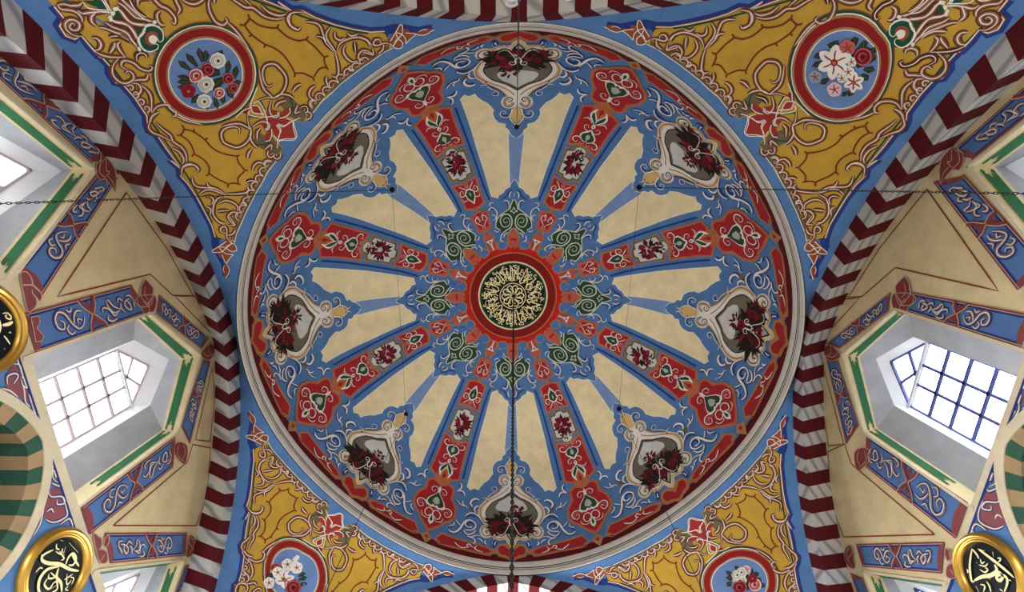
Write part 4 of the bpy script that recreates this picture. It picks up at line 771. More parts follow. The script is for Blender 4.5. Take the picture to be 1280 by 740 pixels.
('pend','S','brown',5,6.67,'t',1,((2.71,1.086),(1.17,1.0766),(.67,1.062),(1.4,1.0558),(2.07,1.0615))),
('pend','S','acanth',5.4,3.91,'t',1,((2.71,1.086),(1.17,1.0766),(.67,1.062),(1.4,1.0558),(2.07,1.0615))),
('pend','S','white',6,1.058,'t',1,((2.71,1.086),(1.17,1.0766),(.67,1.062),(1.4,1.0558),(2.07,1.0615))),
('pend','S','brown',5,6.67,'t',1,((2.03,1.0702),(2.98,1.0719),(4.12,1.0639))),
('pend','S','acanth',5.4,3.91,'t',1,((2.03,1.0702),(2.98,1.0719),(4.12,1.0639))),
('pend','S','white',6,1.058,'t',1,((2.03,1.0702),(2.98,1.0719),(4.12,1.0639))),
('pend','S','brown',5,6.67,'t',1,((3.16,1.085),(4.36,1.079),(5.08,1.0659),(5.22,1.0543))),
('pend','S','acanth',5.4,3.91,'t',1,((3.16,1.085),(4.36,1.079),(5.08,1.0659),(5.22,1.0543))),
('pend','S','white',6,1.058,'t',1,((3.16,1.085),(4.36,1.079),(5.08,1.0659),(5.22,1.0543))),
('pend','S','brown',5,6.67,'t',1,((4.93,1.041),(3.47,1.0338),(4.27,1.0278))),
('pend','S','acanth',5.4,3.91,'t',1,((4.93,1.041),(3.47,1.0338),(4.27,1.0278))),
('pend','S','white',6,1.058,'t',1,((4.93,1.041),(3.47,1.0338),(4.27,1.0278))),
('pend','S','brown',5,5.51,'e',1,((18.94,1.033),(18.71,1.0417),(18.11,1.0454),(17.51,1.0402),(17.44,1.0327),(17.89,1.031),(18.06,1.0361))),
('pend','S','acanth',5.4,3.23,'e',1,((18.94,1.033),(18.71,1.0417),(18.11,1.0454),(17.51,1.0402),(17.44,1.0327),(17.89,1.031),(18.06,1.0361))),
('pend','S','white',6,.874,'e',1,((18.94,1.033),(18.71,1.0417),(18.11,1.0454),(17.51,1.0402),(17.44,1.0327),(17.89,1.031),(18.06,1.0361))),
('pend','S','brown',5,5.51,'e',1,((15.78,1.0252),(15.84,1.0345),(16.36,1.0409),(17,1.0389),(17.2,1.0321),(16.81,1.0285),(16.57,1.0324))),
('pend','S','acanth',5.4,3.23,'e',1,((15.78,1.0252),(15.84,1.0345),(16.36,1.0409),(17,1.0389),(17.2,1.0321),(16.81,1.0285),(16.57,1.0324))),
('pend','S','white',6,.874,'e',1,((15.78,1.0252),(15.84,1.0345),(16.36,1.0409),(17,1.0389),(17.2,1.0321),(16.81,1.0285),(16.57,1.0324))),
('pend','S','brown',5,5.51,'e',1,((15.66,1.025),(15.46,1.0336),(14.88,1.0378),(14.3,1.0332),(14.2,1.0261),(14.62,1.0241),(14.8,1.0288))),
('pend','S','acanth',5.4,3.23,'e',1,((15.66,1.025),(15.46,1.0336),(14.88,1.0378),(14.3,1.0332),(14.2,1.0261),(14.62,1.0241),(14.8,1.0288))),
('pend','S','white',6,.874,'e',1,((15.66,1.025),(15.46,1.0336),(14.88,1.0378),(14.3,1.0332),(14.2,1.0261),(14.62,1.0241),(14.8,1.0288))),
('pend','S','brown',5,5.51,'e',1,((12.52,1.0203),(12.63,1.0293),(13.15,1.035),(13.77,1.0325),(13.94,1.0258),(13.55,1.0226),(13.32,1.0267))),
('pend','S','acanth',5.4,3.23,'e',1,((12.52,1.0203),(12.63,1.0293),(13.15,1.035),(13.77,1.0325),(13.94,1.0258),(13.55,1.0226),(13.32,1.0267))),
('pend','S','white',6,.874,'e',1,((12.52,1.0203),(12.63,1.0293),(13.15,1.035),(13.77,1.0325),(13.94,1.0258),(13.55,1.0226),(13.32,1.0267))),
('pend','S','brown',5,5.51,'e',1,((12.38,1.0202),(12.17,1.0285),(11.57,1.0324),(11,1.0278),(10.92,1.0209),(11.35,1.0192),(11.52,1.0237))),
('pend','S','acanth',5.4,3.23,'e',1,((12.38,1.0202),(12.17,1.0285),(11.57,1.0324),(11,1.0278),(10.92,1.0209),(11.35,1.0192),(11.52,1.0237))),
('pend','S','white',6,.874,'e',1,((12.38,1.0202),(12.17,1.0285),(11.57,1.0324),(11,1.0278),(10.92,1.0209),(11.35,1.0192),(11.52,1.0237))),
('pend','S','brown',5,5.51,'e',1,((9.29,1.0157),(9.4,1.0243),(9.91,1.0298),(10.54,1.0273),(10.71,1.0206),(10.32,1.0176),(10.08,1.0215))),
('pend','S','acanth',5.4,3.23,'e',1,((9.29,1.0157),(9.4,1.0243),(9.91,1.0298),(10.54,1.0273),(10.71,1.0206),(10.32,1.0176),(10.08,1.0215))),
('pend','S','white',6,.874,'e',1,((9.29,1.0157),(9.4,1.0243),(9.91,1.0298),(10.54,1.0273),(10.71,1.0206),(10.32,1.0176),(10.08,1.0215))),
('pend','S','brown',5,5.51,'e',1,((9.2,1.0156),(9.06,1.024),(8.53,1.0289),(7.92,1.0255),(7.78,1.0188),(8.18,1.0163),(8.38,1.0207))),
('pend','S','acanth',5.4,3.23,'e',1,((9.2,1.0156),(9.06,1.024),(8.53,1.0289),(7.92,1.0255),(7.78,1.0188),(8.18,1.0163),(8.38,1.0207))),
('pend','S','white',6,.874,'e',1,((9.2,1.0156),(9.06,1.024),(8.53,1.0289),(7.92,1.0255),(7.78,1.0188),(8.18,1.0163),(8.38,1.0207))),
('pend','S','brown',5,5.51,'e',1,((6.08,1.0139),(6.18,1.0222),(6.68,1.0275),(7.3,1.0251),(7.48,1.0187),(7.08,1.0156),(6.86,1.0197))),
('pend','S','acanth',5.4,3.23,'e',1,((6.08,1.0139),(6.18,1.0222),(6.68,1.0275),(7.3,1.0251),(7.48,1.0187),(7.08,1.0156),(6.86,1.0197))),
('pend','S','white',6,.874,'e',1,((6.08,1.0139),(6.18,1.0222),(6.68,1.0275),(7.3,1.0251),(7.48,1.0187),(7.08,1.0156),(6.86,1.0197))),
('pend','S','brown',5,5.51,'e',1,((4.03,1.0048),(4.61,1.0027),(5.15,1.0058),(5.18,1.0131),(4.82,1.017),(4.49,1.0141),(4.67,1.0105))),
('pend','S','acanth',5.4,3.23,'e',1,((4.03,1.0048),(4.61,1.0027),(5.15,1.0058),(5.18,1.0131),(4.82,1.017),(4.49,1.0141),(4.67,1.0105))),
('pend','S','white',6,.874,'e',1,((4.03,1.0048),(4.61,1.0027),(5.15,1.0058),(5.18,1.0131),(4.82,1.017),(4.49,1.0141),(4.67,1.0105))),
('pend','S','brown',5,5.51,'e',1,((4.75,1.0323),(5.31,1.0301),(5.6,1.0239),(5.3,1.0179),(4.81,1.0172),(4.69,1.0217),(5,1.0234))),
('pend','S','acanth',5.4,3.23,'e',1,((4.75,1.0323),(5.31,1.0301),(5.6,1.0239),(5.3,1.0179),(4.81,1.0172),(4.69,1.0217),(5,1.0234))),
('pend','S','white',6,.874,'e',1,((4.75,1.0323),(5.31,1.0301),(5.6,1.0239),(5.3,1.0179),(4.81,1.0172),(4.69,1.0217),(5,1.0234))),
('pend','S','brown',5,5.51,'e',1,((6.38,1.295),(6.1,1.292),(6.03,1.2883),(6.29,1.2868),(6.57,1.2883),(6.57,1.2906),(6.37,1.2903))),
('pend','S','acanth',5.4,3.23,'e',1,((6.38,1.295),(6.1,1.292),(6.03,1.2883),(6.29,1.2868),(6.57,1.2883),(6.57,1.2906),(6.37,1.2903))),
('pend','S','white',6,.874,'e',1,((6.38,1.295),(6.1,1.292),(6.03,1.2883),(6.29,1.2868),(6.57,1.2883),(6.57,1.2906),(6.37,1.2903))),
('pend','S','brown',5,5.51,'e',1,((7.23,1.28),(6.87,1.278),(6.55,1.2787),(6.54,1.2824),(6.77,1.2849),(6.96,1.284),(6.85,1.2819))),
('pend','S','acanth',5.4,3.23,'e',1,((7.23,1.28),(6.87,1.278),(6.55,1.2787),(6.54,1.2824),(6.77,1.2849),(6.96,1.284),(6.85,1.2819))),
('pend','S','white',6,.874,'e',1,((7.23,1.28),(6.87,1.278),(6.55,1.2787),(6.54,1.2824),(6.77,1.2849),(6.96,1.284),(6.85,1.2819))),
('pend','S','brown',5,5.51,'e',1,((7.39,1.277),(7.1,1.2739),(7.04,1.2699),(7.31,1.2683),(7.61,1.2699),(7.6,1.2725),(7.4,1.272))),
('pend','S','acanth',5.4,3.23,'e',1,((7.39,1.277),(7.1,1.2739),(7.04,1.2699),(7.31,1.2683),(7.61,1.2699),(7.6,1.2725),(7.4,1.272))),
('pend','S','white',6,.874,'e',1,((7.39,1.277),(7.1,1.2739),(7.04,1.2699),(7.31,1.2683),(7.61,1.2699),(7.6,1.2725),(7.4,1.272))),
('pend','S','brown',5,5.51,'e',1,((8.3,1.2608),(7.94,1.2586),(7.61,1.2596),(7.58,1.2634),(7.81,1.2661),(8.01,1.2651),(7.9,1.2629))),
('pend','S','acanth',5.4,3.23,'e',1,((8.3,1.2608),(7.94,1.2586),(7.61,1.2596),(7.58,1.2634),(7.81,1.2661),(8.01,1.2651),(7.9,1.2629))),
('pend','S','white',6,.874,'e',1,((8.3,1.2608),(7.94,1.2586),(7.61,1.2596),(7.58,1.2634),(7.81,1.2661),(8.01,1.2651),(7.9,1.2629))),
('pend','F','green',4,0,'n',0,((.19,1.3269),(-.55,1.3222),(-.21,1.3069),(-.73,1.2959),(.06,1.2944),(.64,1.2965),(.12,1.307),(.62,1.3226))),
('pend','F','green',4,0,'n',1,((-.31,1.2922),(-1.26,1.2889),(-1.62,1.2795),(.53,1.2657),(1.35,1.2762),(1.36,1.2865),(.78,1.2934))),
('pend','F','rbrown',5,0,'n',1,((.12,1.2884),(-.55,1.2868),(-.83,1.2792),(-.15,1.2737),(.48,1.2781),(.47,1.2851))),
('pend','F','white',6,0,'n',1,((-.01,1.2847),(-.45,1.2815),(-.37,1.2757),(.14,1.2755),(.33,1.2802))),
('pend','S','white',6,1.4,'n',1,((-.31,1.2922),(-.76,1.2938),(-1.3,1.2892),(-1.56,1.2804))),
('pend','S','white',6,1.4,'e',1,((-.23,1.2917),(.67,1.2935),(1.36,1.2865),(1.39,1.2759),(.66,1.2698),(.18,1.2716),(.32,1.2755))),
('pend','F','white',7,0,'n',0,((-.16,1.327),(-.03,1.3268),(.09,1.3273),(.16,1.3283),(.15,1.3295),(.07,1.3304),(-.06,1.3306),(-.18,1.3301),(-.25,1.3291),(-.24,1.3279))),
('pend','F','white',7,0,'n',0,((.38,1.3275),(.51,1.3272),(.63,1.3277),(.7,1.3288),(.69,1.3299),(.6,1.3308),(.48,1.3311),(.36,1.3306),(.29,1.3296),(.3,1.3284))),
('pend','F','white',7,0,'n',0,((-.75,1.3259),(-.62,1.3256),(-.5,1.3261),(-.43,1.3272),(-.44,1.3284),(-.52,1.3292),(-.64,1.3295),(-.76,1.329),(-.84,1.328),(-.83,1.3268))),
('pend','F','white',7,0,'n',0,((-1.83,1.2863),(-1.7,1.286),(-1.56,1.2865),(-1.48,1.2877),(-1.48,1.2891),(-1.57,1.2901),(-1.7,1.2905),(-1.83,1.2899),(-1.92,1.2888),(-1.91,1.2874))),
('pend','F','green',4,0,'n',0,((.56,1.3568),(.53,1.3509),(.26,1.3398),(-.06,1.3322),(-.51,1.3401),(-.2,1.3458))),
('pend','S','white',6,1.3,'t',1,((.63,1.3564),(.86,1.3501),(.42,1.3408),(-.1,1.3324))),
('pend','S','white',6,1.3,'t',1,((-.58,1.3405),(-.33,1.3355),(-.01,1.33))),
('pend','S','branch',4,2,'n',1,((7.79,1.2032),(8.11,1.198),(8.71,1.1983),(9.2,1.2008),(9.44,1.2065))),
('pend','S','branch',4,2,'n',1,((8.17,1.1978),(7.91,1.1814),(8.2,1.1576),(8.76,1.1424),(8.96,1.1245),(8.7,1.1043),(8.22,1.0866),(7.79,1.0828))),
('pend','S','branch',4,2,'n',1,((7.88,1.1807),(7.49,1.1811))),
('pend','S','branch',4,2,'n',1,((8.15,1.1555),(7.76,1.1538))),
('pend','S','branch',4,2,'n',1,((9.23,1.1998),(9.44,1.1858),(10.12,1.1747),(10.88,1.1685),(11.43,1.1717))),
('pend','S','branch',4,2,'n',1,((10.94,1.1683),(11.14,1.1474),(11.74,1.1348),(12.21,1.1311),(11.95,1.1322),(12.92,1.1297),(13.44,1.1339))),
('pend','S','branch',4,2,'n',1,((8.29,1.0862),(9.16,1.0773),(9.72,1.0616),(9.83,1.058),(9.59,1.0523))),
('pend','S','branch',4,2,'n',1,((12.89,1.1288),(13.19,1.1097),(13.33,1.0841),(13.95,1.0821))),
('pend','S','branch',4,2,'n',1,((13.27,1.0822),(12.78,1.0714),(12.49,1.0553))),
('pend','S','branch',4,2,'n',1,((12.51,1.0618),(11.57,1.0663),(10.04,1.059))),
('pend','F','rbrown',4,0,'n',0,((23.05,1.0568),(24.73,1.0779),(26.01,1.0977),(26.45,1.0938),(26.28,1.0786),(26.94,1.0772),(27.02,1.0615),(28.05,1.0598),(27.99,1.0509),(27.26,1.0441),(25.67,1.0294),(25.58,1.0392),(24.93,1.0226),(24.33,1.024),(23.57,1.035),(23.43,1.0457))),
('pend','S','white',6,1.1,'n',1,((23.57,1.0571),(24.98,1.0777),(25.99,1.0963),(26.31,1.0924),(25.85,1.0691),(24.59,1.0516),(23.59,1.0376),(24.1,1.0259),(24.81,1.0243),(25.24,1.0397),(24.85,1.0565),(24.88,1.0725))),
('pend','S','white',6,1,'n',1,((23.31,1.0486),(23.69,1.0413),(24.6,1.0569))),
('pend','S','white',6,1.1,'n',1,((24.96,1.0764),(25.64,1.0665),(25.95,1.0497),(25.7,1.0307))),
('pend','S','white',6,1,'n',1,((26.32,1.0661),(27.32,1.0585),(27.9,1.0509))),
('pend','S','white',6,1,'n',1,((25.7,1.0307),(26.88,1.043),(27.99,1.0509))),
('pend','F','rbrown',4,0,'n',0,((27.9,1.0509),(29.34,1.0632),(30.21,1.0623),(30.85,1.0517),(29.52,1.041),(28.63,1.0415))),
('pend','S','white',6,1.1,'n',1,((27.9,1.0509),(28.63,1.0415),(29.51,1.0404),(30.91,1.0518))),
('pend','S','white',6,1,'t',1,((28.26,1.0568),(29.31,1.0616),(29.84,1.0555))),
('pend','F','olive',3,0,'n',0,((5.23,1.0691),(2.98,1.0719),(2.38,1.0375),(3.02,1.0075),(4.21,1.0099),(5.05,1.0267),(4.98,1.0494))),
('pend','F','star',5,0,'n',0,((.38,1.0781),(-.06,1.0662),(-.11,1.0581),(-1.8,1.0403),(-2.1,1.027),(-1.22,1.0161),(.25,.9976),(1.68,1.0182),(2.41,1.0238),(1.64,1.0343),(1.27,1.0504),(1.99,1.06),(1.41,1.0746))),
('pend','S','white',6,1.1,'n',1,((-1.8,1.0403),(-2.1,1.027),(-1.22,1.0161),(.23,.9973),(1.68,1.0182),(2.45,1.0246),(3.41,1.0184))),
('pend','S','white',6,1.1,'n',1,((-1.7,1.0301),(-.38,1.0339),(.15,1.0471),(.66,1.0336),(2.34,1.0266))),
('pend','F','star',5,0,'n',0,((-.05,1.1078),(-.74,1.098),(.09,1.0806),(.39,1.0912),(.61,1.0993))),
('pend','S','white',6,1.2,'n',1,((-.1,1.1082),(-.64,1.0981),(.19,1.0807))),
('pend','S','white',6,1.2,'n',1,((.53,1.1078),(1.28,1.102),(.37,1.0792),(-1.22,1.0594),(-1.72,1.0619))),
('pend','S','green',4,1.8,'n',1,((1.65,1.1029),(.81,1.0837))),
('pend','S','green',4,1.6,'n',1,((4.93,1.0627),(4.13,1.0466),(3.11,1.0409),(2.25,1.0385))),
('pend','F','star',5,0,'n',0,((3.61,1.0504),(2.29,1.0557),(1.27,1.0504),(2.29,1.0426),(3.06,1.0434))),
('pend','S','white',6,1.1,'n',1,((3.53,1.0488),(2.98,1.0419),(1.99,1.0438),(1.13,1.0512)))]
MED = [
('med','F','rbrown',3,0,'n',0,((-4.6,1.1319),(-3.62,1.124),(-2.5,1.118),(-1.29,1.1144),(-.03,1.1133),(1.24,1.1149),(2.5,1.1206),(3.67,1.1289),(4.72,1.1393),(5.61,1.1515),(6.31,1.1649),(6.82,1.1791),(7.13,1.1934),(7.24,1.2073),(7.16,1.2204),(6.91,1.2323),(6.5,1.2428),(5.94,1.2516),(5.26,1.2587),(4.48,1.264),(3.62,1.2674),(2.69,1.269),(1.7,1.2684),(.74,1.2688),(-.21,1.2687),(-1.16,1.2671),(-2.09,1.2642),(-2.98,1.2598),(-3.82,1.2542),(-4.6,1.2474),(-5.3,1.2395),(-5.89,1.2306),(-6.38,1.2208),(-6.73,1.2102),(-6.94,1.199),(-6.99,1.1873),(-6.88,1.1754),(-6.58,1.1636),(-6.1,1.1521),(-5.44,1.1414))),
('med','F','green',4,0,'n',0,((-4.49,1.1334),(-3.53,1.1257),(-2.44,1.12),(-1.26,1.1165),(-.03,1.1155),(1.2,1.117),(2.43,1.1226),(3.58,1.1307),(4.6,1.1408),(5.46,1.1526),(6.15,1.1657),(6.65,1.1795),(6.96,1.1934),(7.07,1.207),(7,1.2198),(6.75,1.2314),(6.35,1.2416),(5.81,1.2503),(5.15,1.2573),(4.39,1.2625),(3.54,1.2659),(2.63,1.2674),(1.67,1.2669),(.73,1.2673),(-.2,1.2673),(-1.13,1.2658),(-2.04,1.2629),(-2.92,1.2586),(-3.75,1.2531),(-4.51,1.2464),(-5.19,1.2386),(-5.77,1.2299),(-6.24,1.2202),(-6.59,1.2099),(-6.79,1.1989),(-6.84,1.1874),(-6.72,1.1758),(-6.43,1.1642),(-5.95,1.1531),(-5.31,1.1427))),
('med','F','white',5,0,'n',0,((-4.31,1.136),(-3.38,1.1287),(-2.34,1.1233),(-1.22,1.12),(-.05,1.1191),(1.13,1.1206),(2.3,1.1259),(3.39,1.1336),(4.37,1.1433),(5.2,1.1546),(5.87,1.1671),(6.35,1.1802),(6.65,1.1935),(6.77,1.2065),(6.71,1.2188),(6.48,1.2299),(6.1,1.2398),(5.59,1.2482),(4.96,1.2549),(4.23,1.26),(3.42,1.2633),(2.54,1.2648),(1.61,1.2643),(.71,1.265),(-.19,1.2649),(-1.08,1.2634),(-1.96,1.2606),(-2.8,1.2564),(-3.6,1.2511),(-4.33,1.2446),(-4.99,1.2371),(-5.55,1.2286),(-6,1.2192),(-6.33,1.2092),(-6.52,1.1986),(-6.57,1.1876),(-6.45,1.1764),(-6.16,1.1653),(-5.71,1.1547),(-5.09,1.1448))),
('med','F','ochre',6,0,'n',0,((-4.19,1.1375),(-3.29,1.1305),(-2.28,1.1252),(-1.18,1.122),(-.04,1.1211),(1.11,1.1226),(2.25,1.1276),(3.31,1.1352),(4.27,1.1446),(5.08,1.1556),(5.73,1.1677),(6.21,1.1805),(6.5,1.1934),(6.61,1.2061),(6.56,1.2181),(6.33,1.229),(5.97,1.2387),(5.46,1.2469),(4.85,1.2535),(4.14,1.2585),(3.34,1.2618),(2.48,1.2633),(1.57,1.2628),(.69,1.2636),(-.19,1.2635),(-1.07,1.2621),(-1.93,1.2593),(-2.76,1.2553),(-3.54,1.25),(-4.25,1.2437),(-4.89,1.2363),(-5.44,1.228),(-5.88,1.2188),(-6.2,1.209),(-6.38,1.1986),(-6.42,1.1878),(-6.3,1.1769),(-6.02,1.1661),(-5.57,1.1557),(-4.96,1.1461))),
('med','F','mred',7,0,'n',0,((-3.97,1.1406),(-3.11,1.1339),(-2.14,1.129),(-1.1,1.126),(-.01,1.1251),(1.07,1.1264),(2.15,1.1311),(3.17,1.1383),(4.08,1.1472),(4.85,1.1576),(5.47,1.169),(5.92,1.1811),(6.21,1.1933),(6.32,1.2053),(6.26,1.2167),(6.05,1.2271),(5.7,1.2364),(5.22,1.2443),(4.63,1.2507),(3.95,1.2555),(3.19,1.2587),(2.36,1.2601),(1.49,1.2597),(.65,1.2608),(-.2,1.2608),(-1.05,1.2595),(-1.87,1.2569),(-2.67,1.253),(-3.41,1.248),(-4.1,1.2419),(-4.71,1.2348),(-5.23,1.2269),(-5.64,1.2181),(-5.94,1.2087),(-6.11,1.1987),(-6.13,1.1884),(-6.01,1.178),(-5.73,1.1677),(-5.3,1.1578),(-4.71,1.1487))),
('med','F','ochre',8,0,'n',0,((-3.26,1.1508),(-2.55,1.1455),(-1.76,1.1417),(-.91,1.1394),(-.03,1.1388),(.84,1.1399),(1.7,1.1433),(2.54,1.1492),(3.28,1.1565),(3.92,1.1648),(4.44,1.174),(4.82,1.1838),(5.07,1.1937),(5.18,1.2035),(5.16,1.2128),(5,1.2215),(4.73,1.2292),(4.34,1.2359),(3.86,1.2413),(3.3,1.2455),(2.66,1.2483),(1.97,1.2495),(1.25,1.2499),(.55,1.2511),(-.17,1.2511),(-.88,1.25),(-1.58,1.2478),(-2.24,1.2445),(-2.87,1.2402),(-3.45,1.235),(-3.95,1.2289),(-4.38,1.2221),(-4.72,1.2146),(-4.96,1.2066),(-5.08,1.1983),(-5.09,1.1897),(-4.97,1.1811),(-4.73,1.1726),(-4.36,1.1646),(-3.86,1.1572))),
('med','F','white',9,0,'n',0,((-3.1,1.153),(-2.43,1.1481),(-1.68,1.1445),(-.88,1.1423),(-.04,1.1418),(.79,1.1429),(1.6,1.1459),(2.39,1.1516),(3.1,1.1585),(3.71,1.1664),(4.2,1.1752),(4.58,1.1844),(4.82,1.1938),(4.93,1.2031),(4.91,1.212),(4.76,1.2203),(4.5,1.2277),(4.14,1.234),(3.69,1.2393),(3.15,1.2433),(2.55,1.2459),(1.89,1.2472),(1.2,1.2478),(.53,1.2489),(-.15,1.2489),(-.84,1.2478),(-1.5,1.2457),(-2.14,1.2425),(-2.74,1.2384),(-3.29,1.2334),(-3.78,1.2275),(-4.18,1.221),(-4.51,1.2138),(-4.73,1.2062),(-4.85,1.1981),(-4.86,1.1899),(-4.74,1.1817),(-4.51,1.1737),(-4.15,1.1661),(-3.68,1.1591))),
('med','F','mblue',10,0,'n',0,((-3.01,1.1544),(-2.36,1.1496),(-1.63,1.1461),(-.85,1.144),(-.04,1.1435),(.76,1.1446),(1.55,1.1474),(2.32,1.1529),(3.01,1.1596),(3.6,1.1673),(4.08,1.1758),(4.44,1.1847),(4.68,1.1939),(4.79,1.2029),(4.77,1.2115),(4.63,1.2195),(4.38,1.2267),(4.03,1.233),(3.59,1.2381),(3.06,1.242),(2.48,1.2446),(1.83,1.2458),(1.17,1.2465),(.51,1.2476),(-.15,1.2477),(-.82,1.2466),(-1.47,1.2445),(-2.09,1.2414),(-2.68,1.2374),(-3.21,1.2325),(-3.68,1.2268),(-4.08,1.2204),(-4.39,1.2134),(-4.61,1.206),(-4.72,1.1982),(-4.73,1.1902),(-4.61,1.1822),(-4.38,1.1744),(-4.03,1.167),(-3.57,1.1602))),
('med','F','mred',7,0,'n',0,((1.64,1.1183),(.18,1.1127),(.32,1.1068),(1.41,1.1084))),
('med','S','white',8,1.2,'n',0,((-2.94,1.1209),(-.59,1.1135),(.29,1.109),(1.19,1.1159),(2.79,1.1225)))]
FLOW = {'TL':(('leaf',2.6,((.45,1.2424),(.55,1.2209))),('leaf',2.6,((-.88,1.2394),(-.31,1.2156))),('leaf',2.6,((-2.38,1.2294),(-1.15,1.2129))),('leaf',2.6,((-2.71,1.2188),(-1.44,1.2106))),('leaf',2.4,((-3.98,1.2008),(-2.63,1.1969))),('leaf',2.4,((-3.48,1.1837),(-1.84,1.1743))),('leaf',2.6,((-3.63,1.1699),(-1.84,1.1606))),('leaf',2.4,((2.09,1.2344),(1.41,1.209))),('leaf',2.4,((2.82,1.2327),(1.52,1.2086))),('leaf',2.2,((3.34,1.23),(2.6,1.2104))),('leaf',2.4,((4.37,1.2013),(2.69,1.1948))),('leaf',2.2,((3.99,1.1724),(2.98,1.1823))),('leaf',2.6,((3.16,1.1572),(1.69,1.1706))),('leaf',2.4,((2.07,1.1527),(.8,1.16))),('leaf',2.6,((.57,1.1419),(-.12,1.1621))),('leaf',2.2,((-2.19,1.1477),(-1.29,1.1578))),('leaf',2,((-1.5,1.1463),(-.62,1.154))),('leaf',5,((1.84,1.186),(-1,1.1741))),('leaf',5,((.01,1.2103),(-1.39,1.1838))),('rose','pinkr',((.68,1.2114),(.16,1.2029),(-.08,1.2168))),('rose','darkr',((-.79,1.2019),(-1.31,1.1938),(-1.51,1.2074))),('rose','whiter',((.91,1.1923),(.31,1.1823),(.03,1.1989))),('petal5','redp',((2.98,1.2118),(2.41,1.2006),(2.06,1.2154))),('rose','whiter',((2.99,1.1839),(2.42,1.1727),(2.07,1.1881))),('rose','pinkr',((.94,1.1673),(.5,1.1599),(.29,1.1722))),('rose','darkr',((-1.45,1.1694),(-1.93,1.1621),(-2.09,1.1746))),('rose','darkr',((-.7,1.1539),(-1.14,1.1469),(-1.31,1.1588))),('rose','whiter',((-2.56,1.1979),(-3.21,1.1885),(-3.39,1.2046)))),
'TR':(('leaf',2.6,((3.6,1.1625),(3.2,1.1789))),('leaf',2.4,((2.79,1.1532),(2.41,1.1702))),('leaf',2.6,((3.96,1.1876),(2.8,1.1968))),('leaf',2.4,((3.52,1.2009),(3.31,1.1904))),('leaf',2.6,((2.8,1.2176),(1.79,1.212))),('leaf',2.6,((1.81,1.2237),(.85,1.2179))),('leaf',2.8,((.38,1.2299),(-.21,1.2188))),('leaf',2.6,((-.39,1.227),(-.9,1.2144))),('leaf',2.6,((-2.1,1.2182),(-1.18,1.2072))),('leaf',2.4,((-2.81,1.2054),(-1.64,1.2025))),('leaf',2.6,((-3.54,1.1805),(-2.68,1.177))),('leaf',2.2,((-2.83,1.1654),(-2.78,1.1764))),('leaf',2.6,((.16,1.1487),(.11,1.1626))),('leaf',7,((1.61,1.2179),(-.87,1.2062))),('leaf',6,((-.4,1.1704),(-.44,1.1961))),('petal5','pinkp',((2.18,1.2049),(1.58,1.213),(3.05,1.211))),('rose','darkr',((.16,1.2133),(-.43,1.2222),(1.1,1.2188))),('lily','whitep',((1.57,1.1817),(.31,1.1998),(3.42,1.1951))),('petal5','whitep',((.37,1.1989),(0,1.2043),(.94,1.2023))),('petal5','whitep',((-.43,1.1898),(-.87,1.1967),(.25,1.1938))),('petal5','whitep',((-.73,1.1779),(-1.1,1.1839),(-.14,1.1812))),('lily','whitep',((-1.98,1.1897),(-2.69,1.2018),(-.75,1.1958))),('petal5','pinkw',((-1.53,1.1621),(-2.1,1.1716),(-.58,1.1673))),('petal5','greyp',((1.41,1.1501),(.87,1.1578),(2.19,1.1558)))),
'BL':(('leaf',2.6,((-3.74,1.233),(-2.76,1.2136))),('leaf',2.6,((2.31,1.1763),(1.12,1.1925))),('leaf',2.6,((2.98,1.1872),(1.69,1.2018))),('leaf',2.4,((1.55,1.1704),(.59,1.1871))),('leaf',2.4,((.53,1.1638),(.06,1.1816))),('leaf',2.4,((-3.29,1.1844),(-1.96,1.194))),('leaf',2.4,((-2.01,1.1634),(-1.42,1.1825))),('leaf',8,((-3.34,1.2069),(.97,1.2027))),('rose','darkr',((-3.33,1.2043),(-2.61,1.1953),(-3.93,1.1974))),('petal5','whitep',((-2.15,1.1799),(-1.21,1.1686),(-2.91,1.1709))),('petal5','whitep',((-.56,1.1715),(.46,1.1643),(-1.35,1.1589))),('petal5','whitep',((-2.6,1.2069),(-1.76,1.1962),(-3.29,1.199))),('lily','whitep',((-.99,1.2064),(.65,1.1959),(-2.2,1.1913))),('petal5','whitep',((-2.63,1.2343),(-1.83,1.2239),(-3.29,1.2271))),('rose','darkr',((-2.34,1.2348),(-1.76,1.2273),(-2.8,1.2298))),('rose','darkr',((1.19,1.2123),(2.37,1.2033),(.32,1.1982)))),
'BR':(('leaf',2.6,((-.74,1.1405),(.02,1.1606))),('leaf',2.4,((-1.43,1.151),(-.27,1.165))),('leaf',2.6,((-2.21,1.169),(-.99,1.1645))),('leaf',2.4,((3.48,1.1702),(2.44,1.1777))),('leaf',2.4,((3.92,1.1851),(2.58,1.1811))),('leaf',2.6,((3.57,1.1943),(2.41,1.1959))),('leaf',2.4,((3.47,1.2076),(2.38,1.2037))),('leaf',2.4,((1.13,1.143),(1.46,1.1581))),('leaf',8,((.38,1.161),(1.73,1.2017))),('rose','whiter',((.6,1.161),(1.35,1.1677),(1.19,1.1534))),('rose','whiter',((.4,1.1716),(1.32,1.18),(1.12,1.1625))),('rose','whiter',((1.51,1.1629),(2.25,1.1696),(2.11,1.1553))),('petal5','pinkw',((2.43,1.1647),(3.16,1.1715),(3.03,1.1572))),('petal5','redp',((2.35,1.1852),(3,1.1912),(2.89,1.1786))),('rose','pinkr',((1.98,1.1961),(2.86,1.204),(2.7,1.1873))),('rose','darkr',((-.36,1.1827),(.63,1.1899),(.4,1.1716))))}
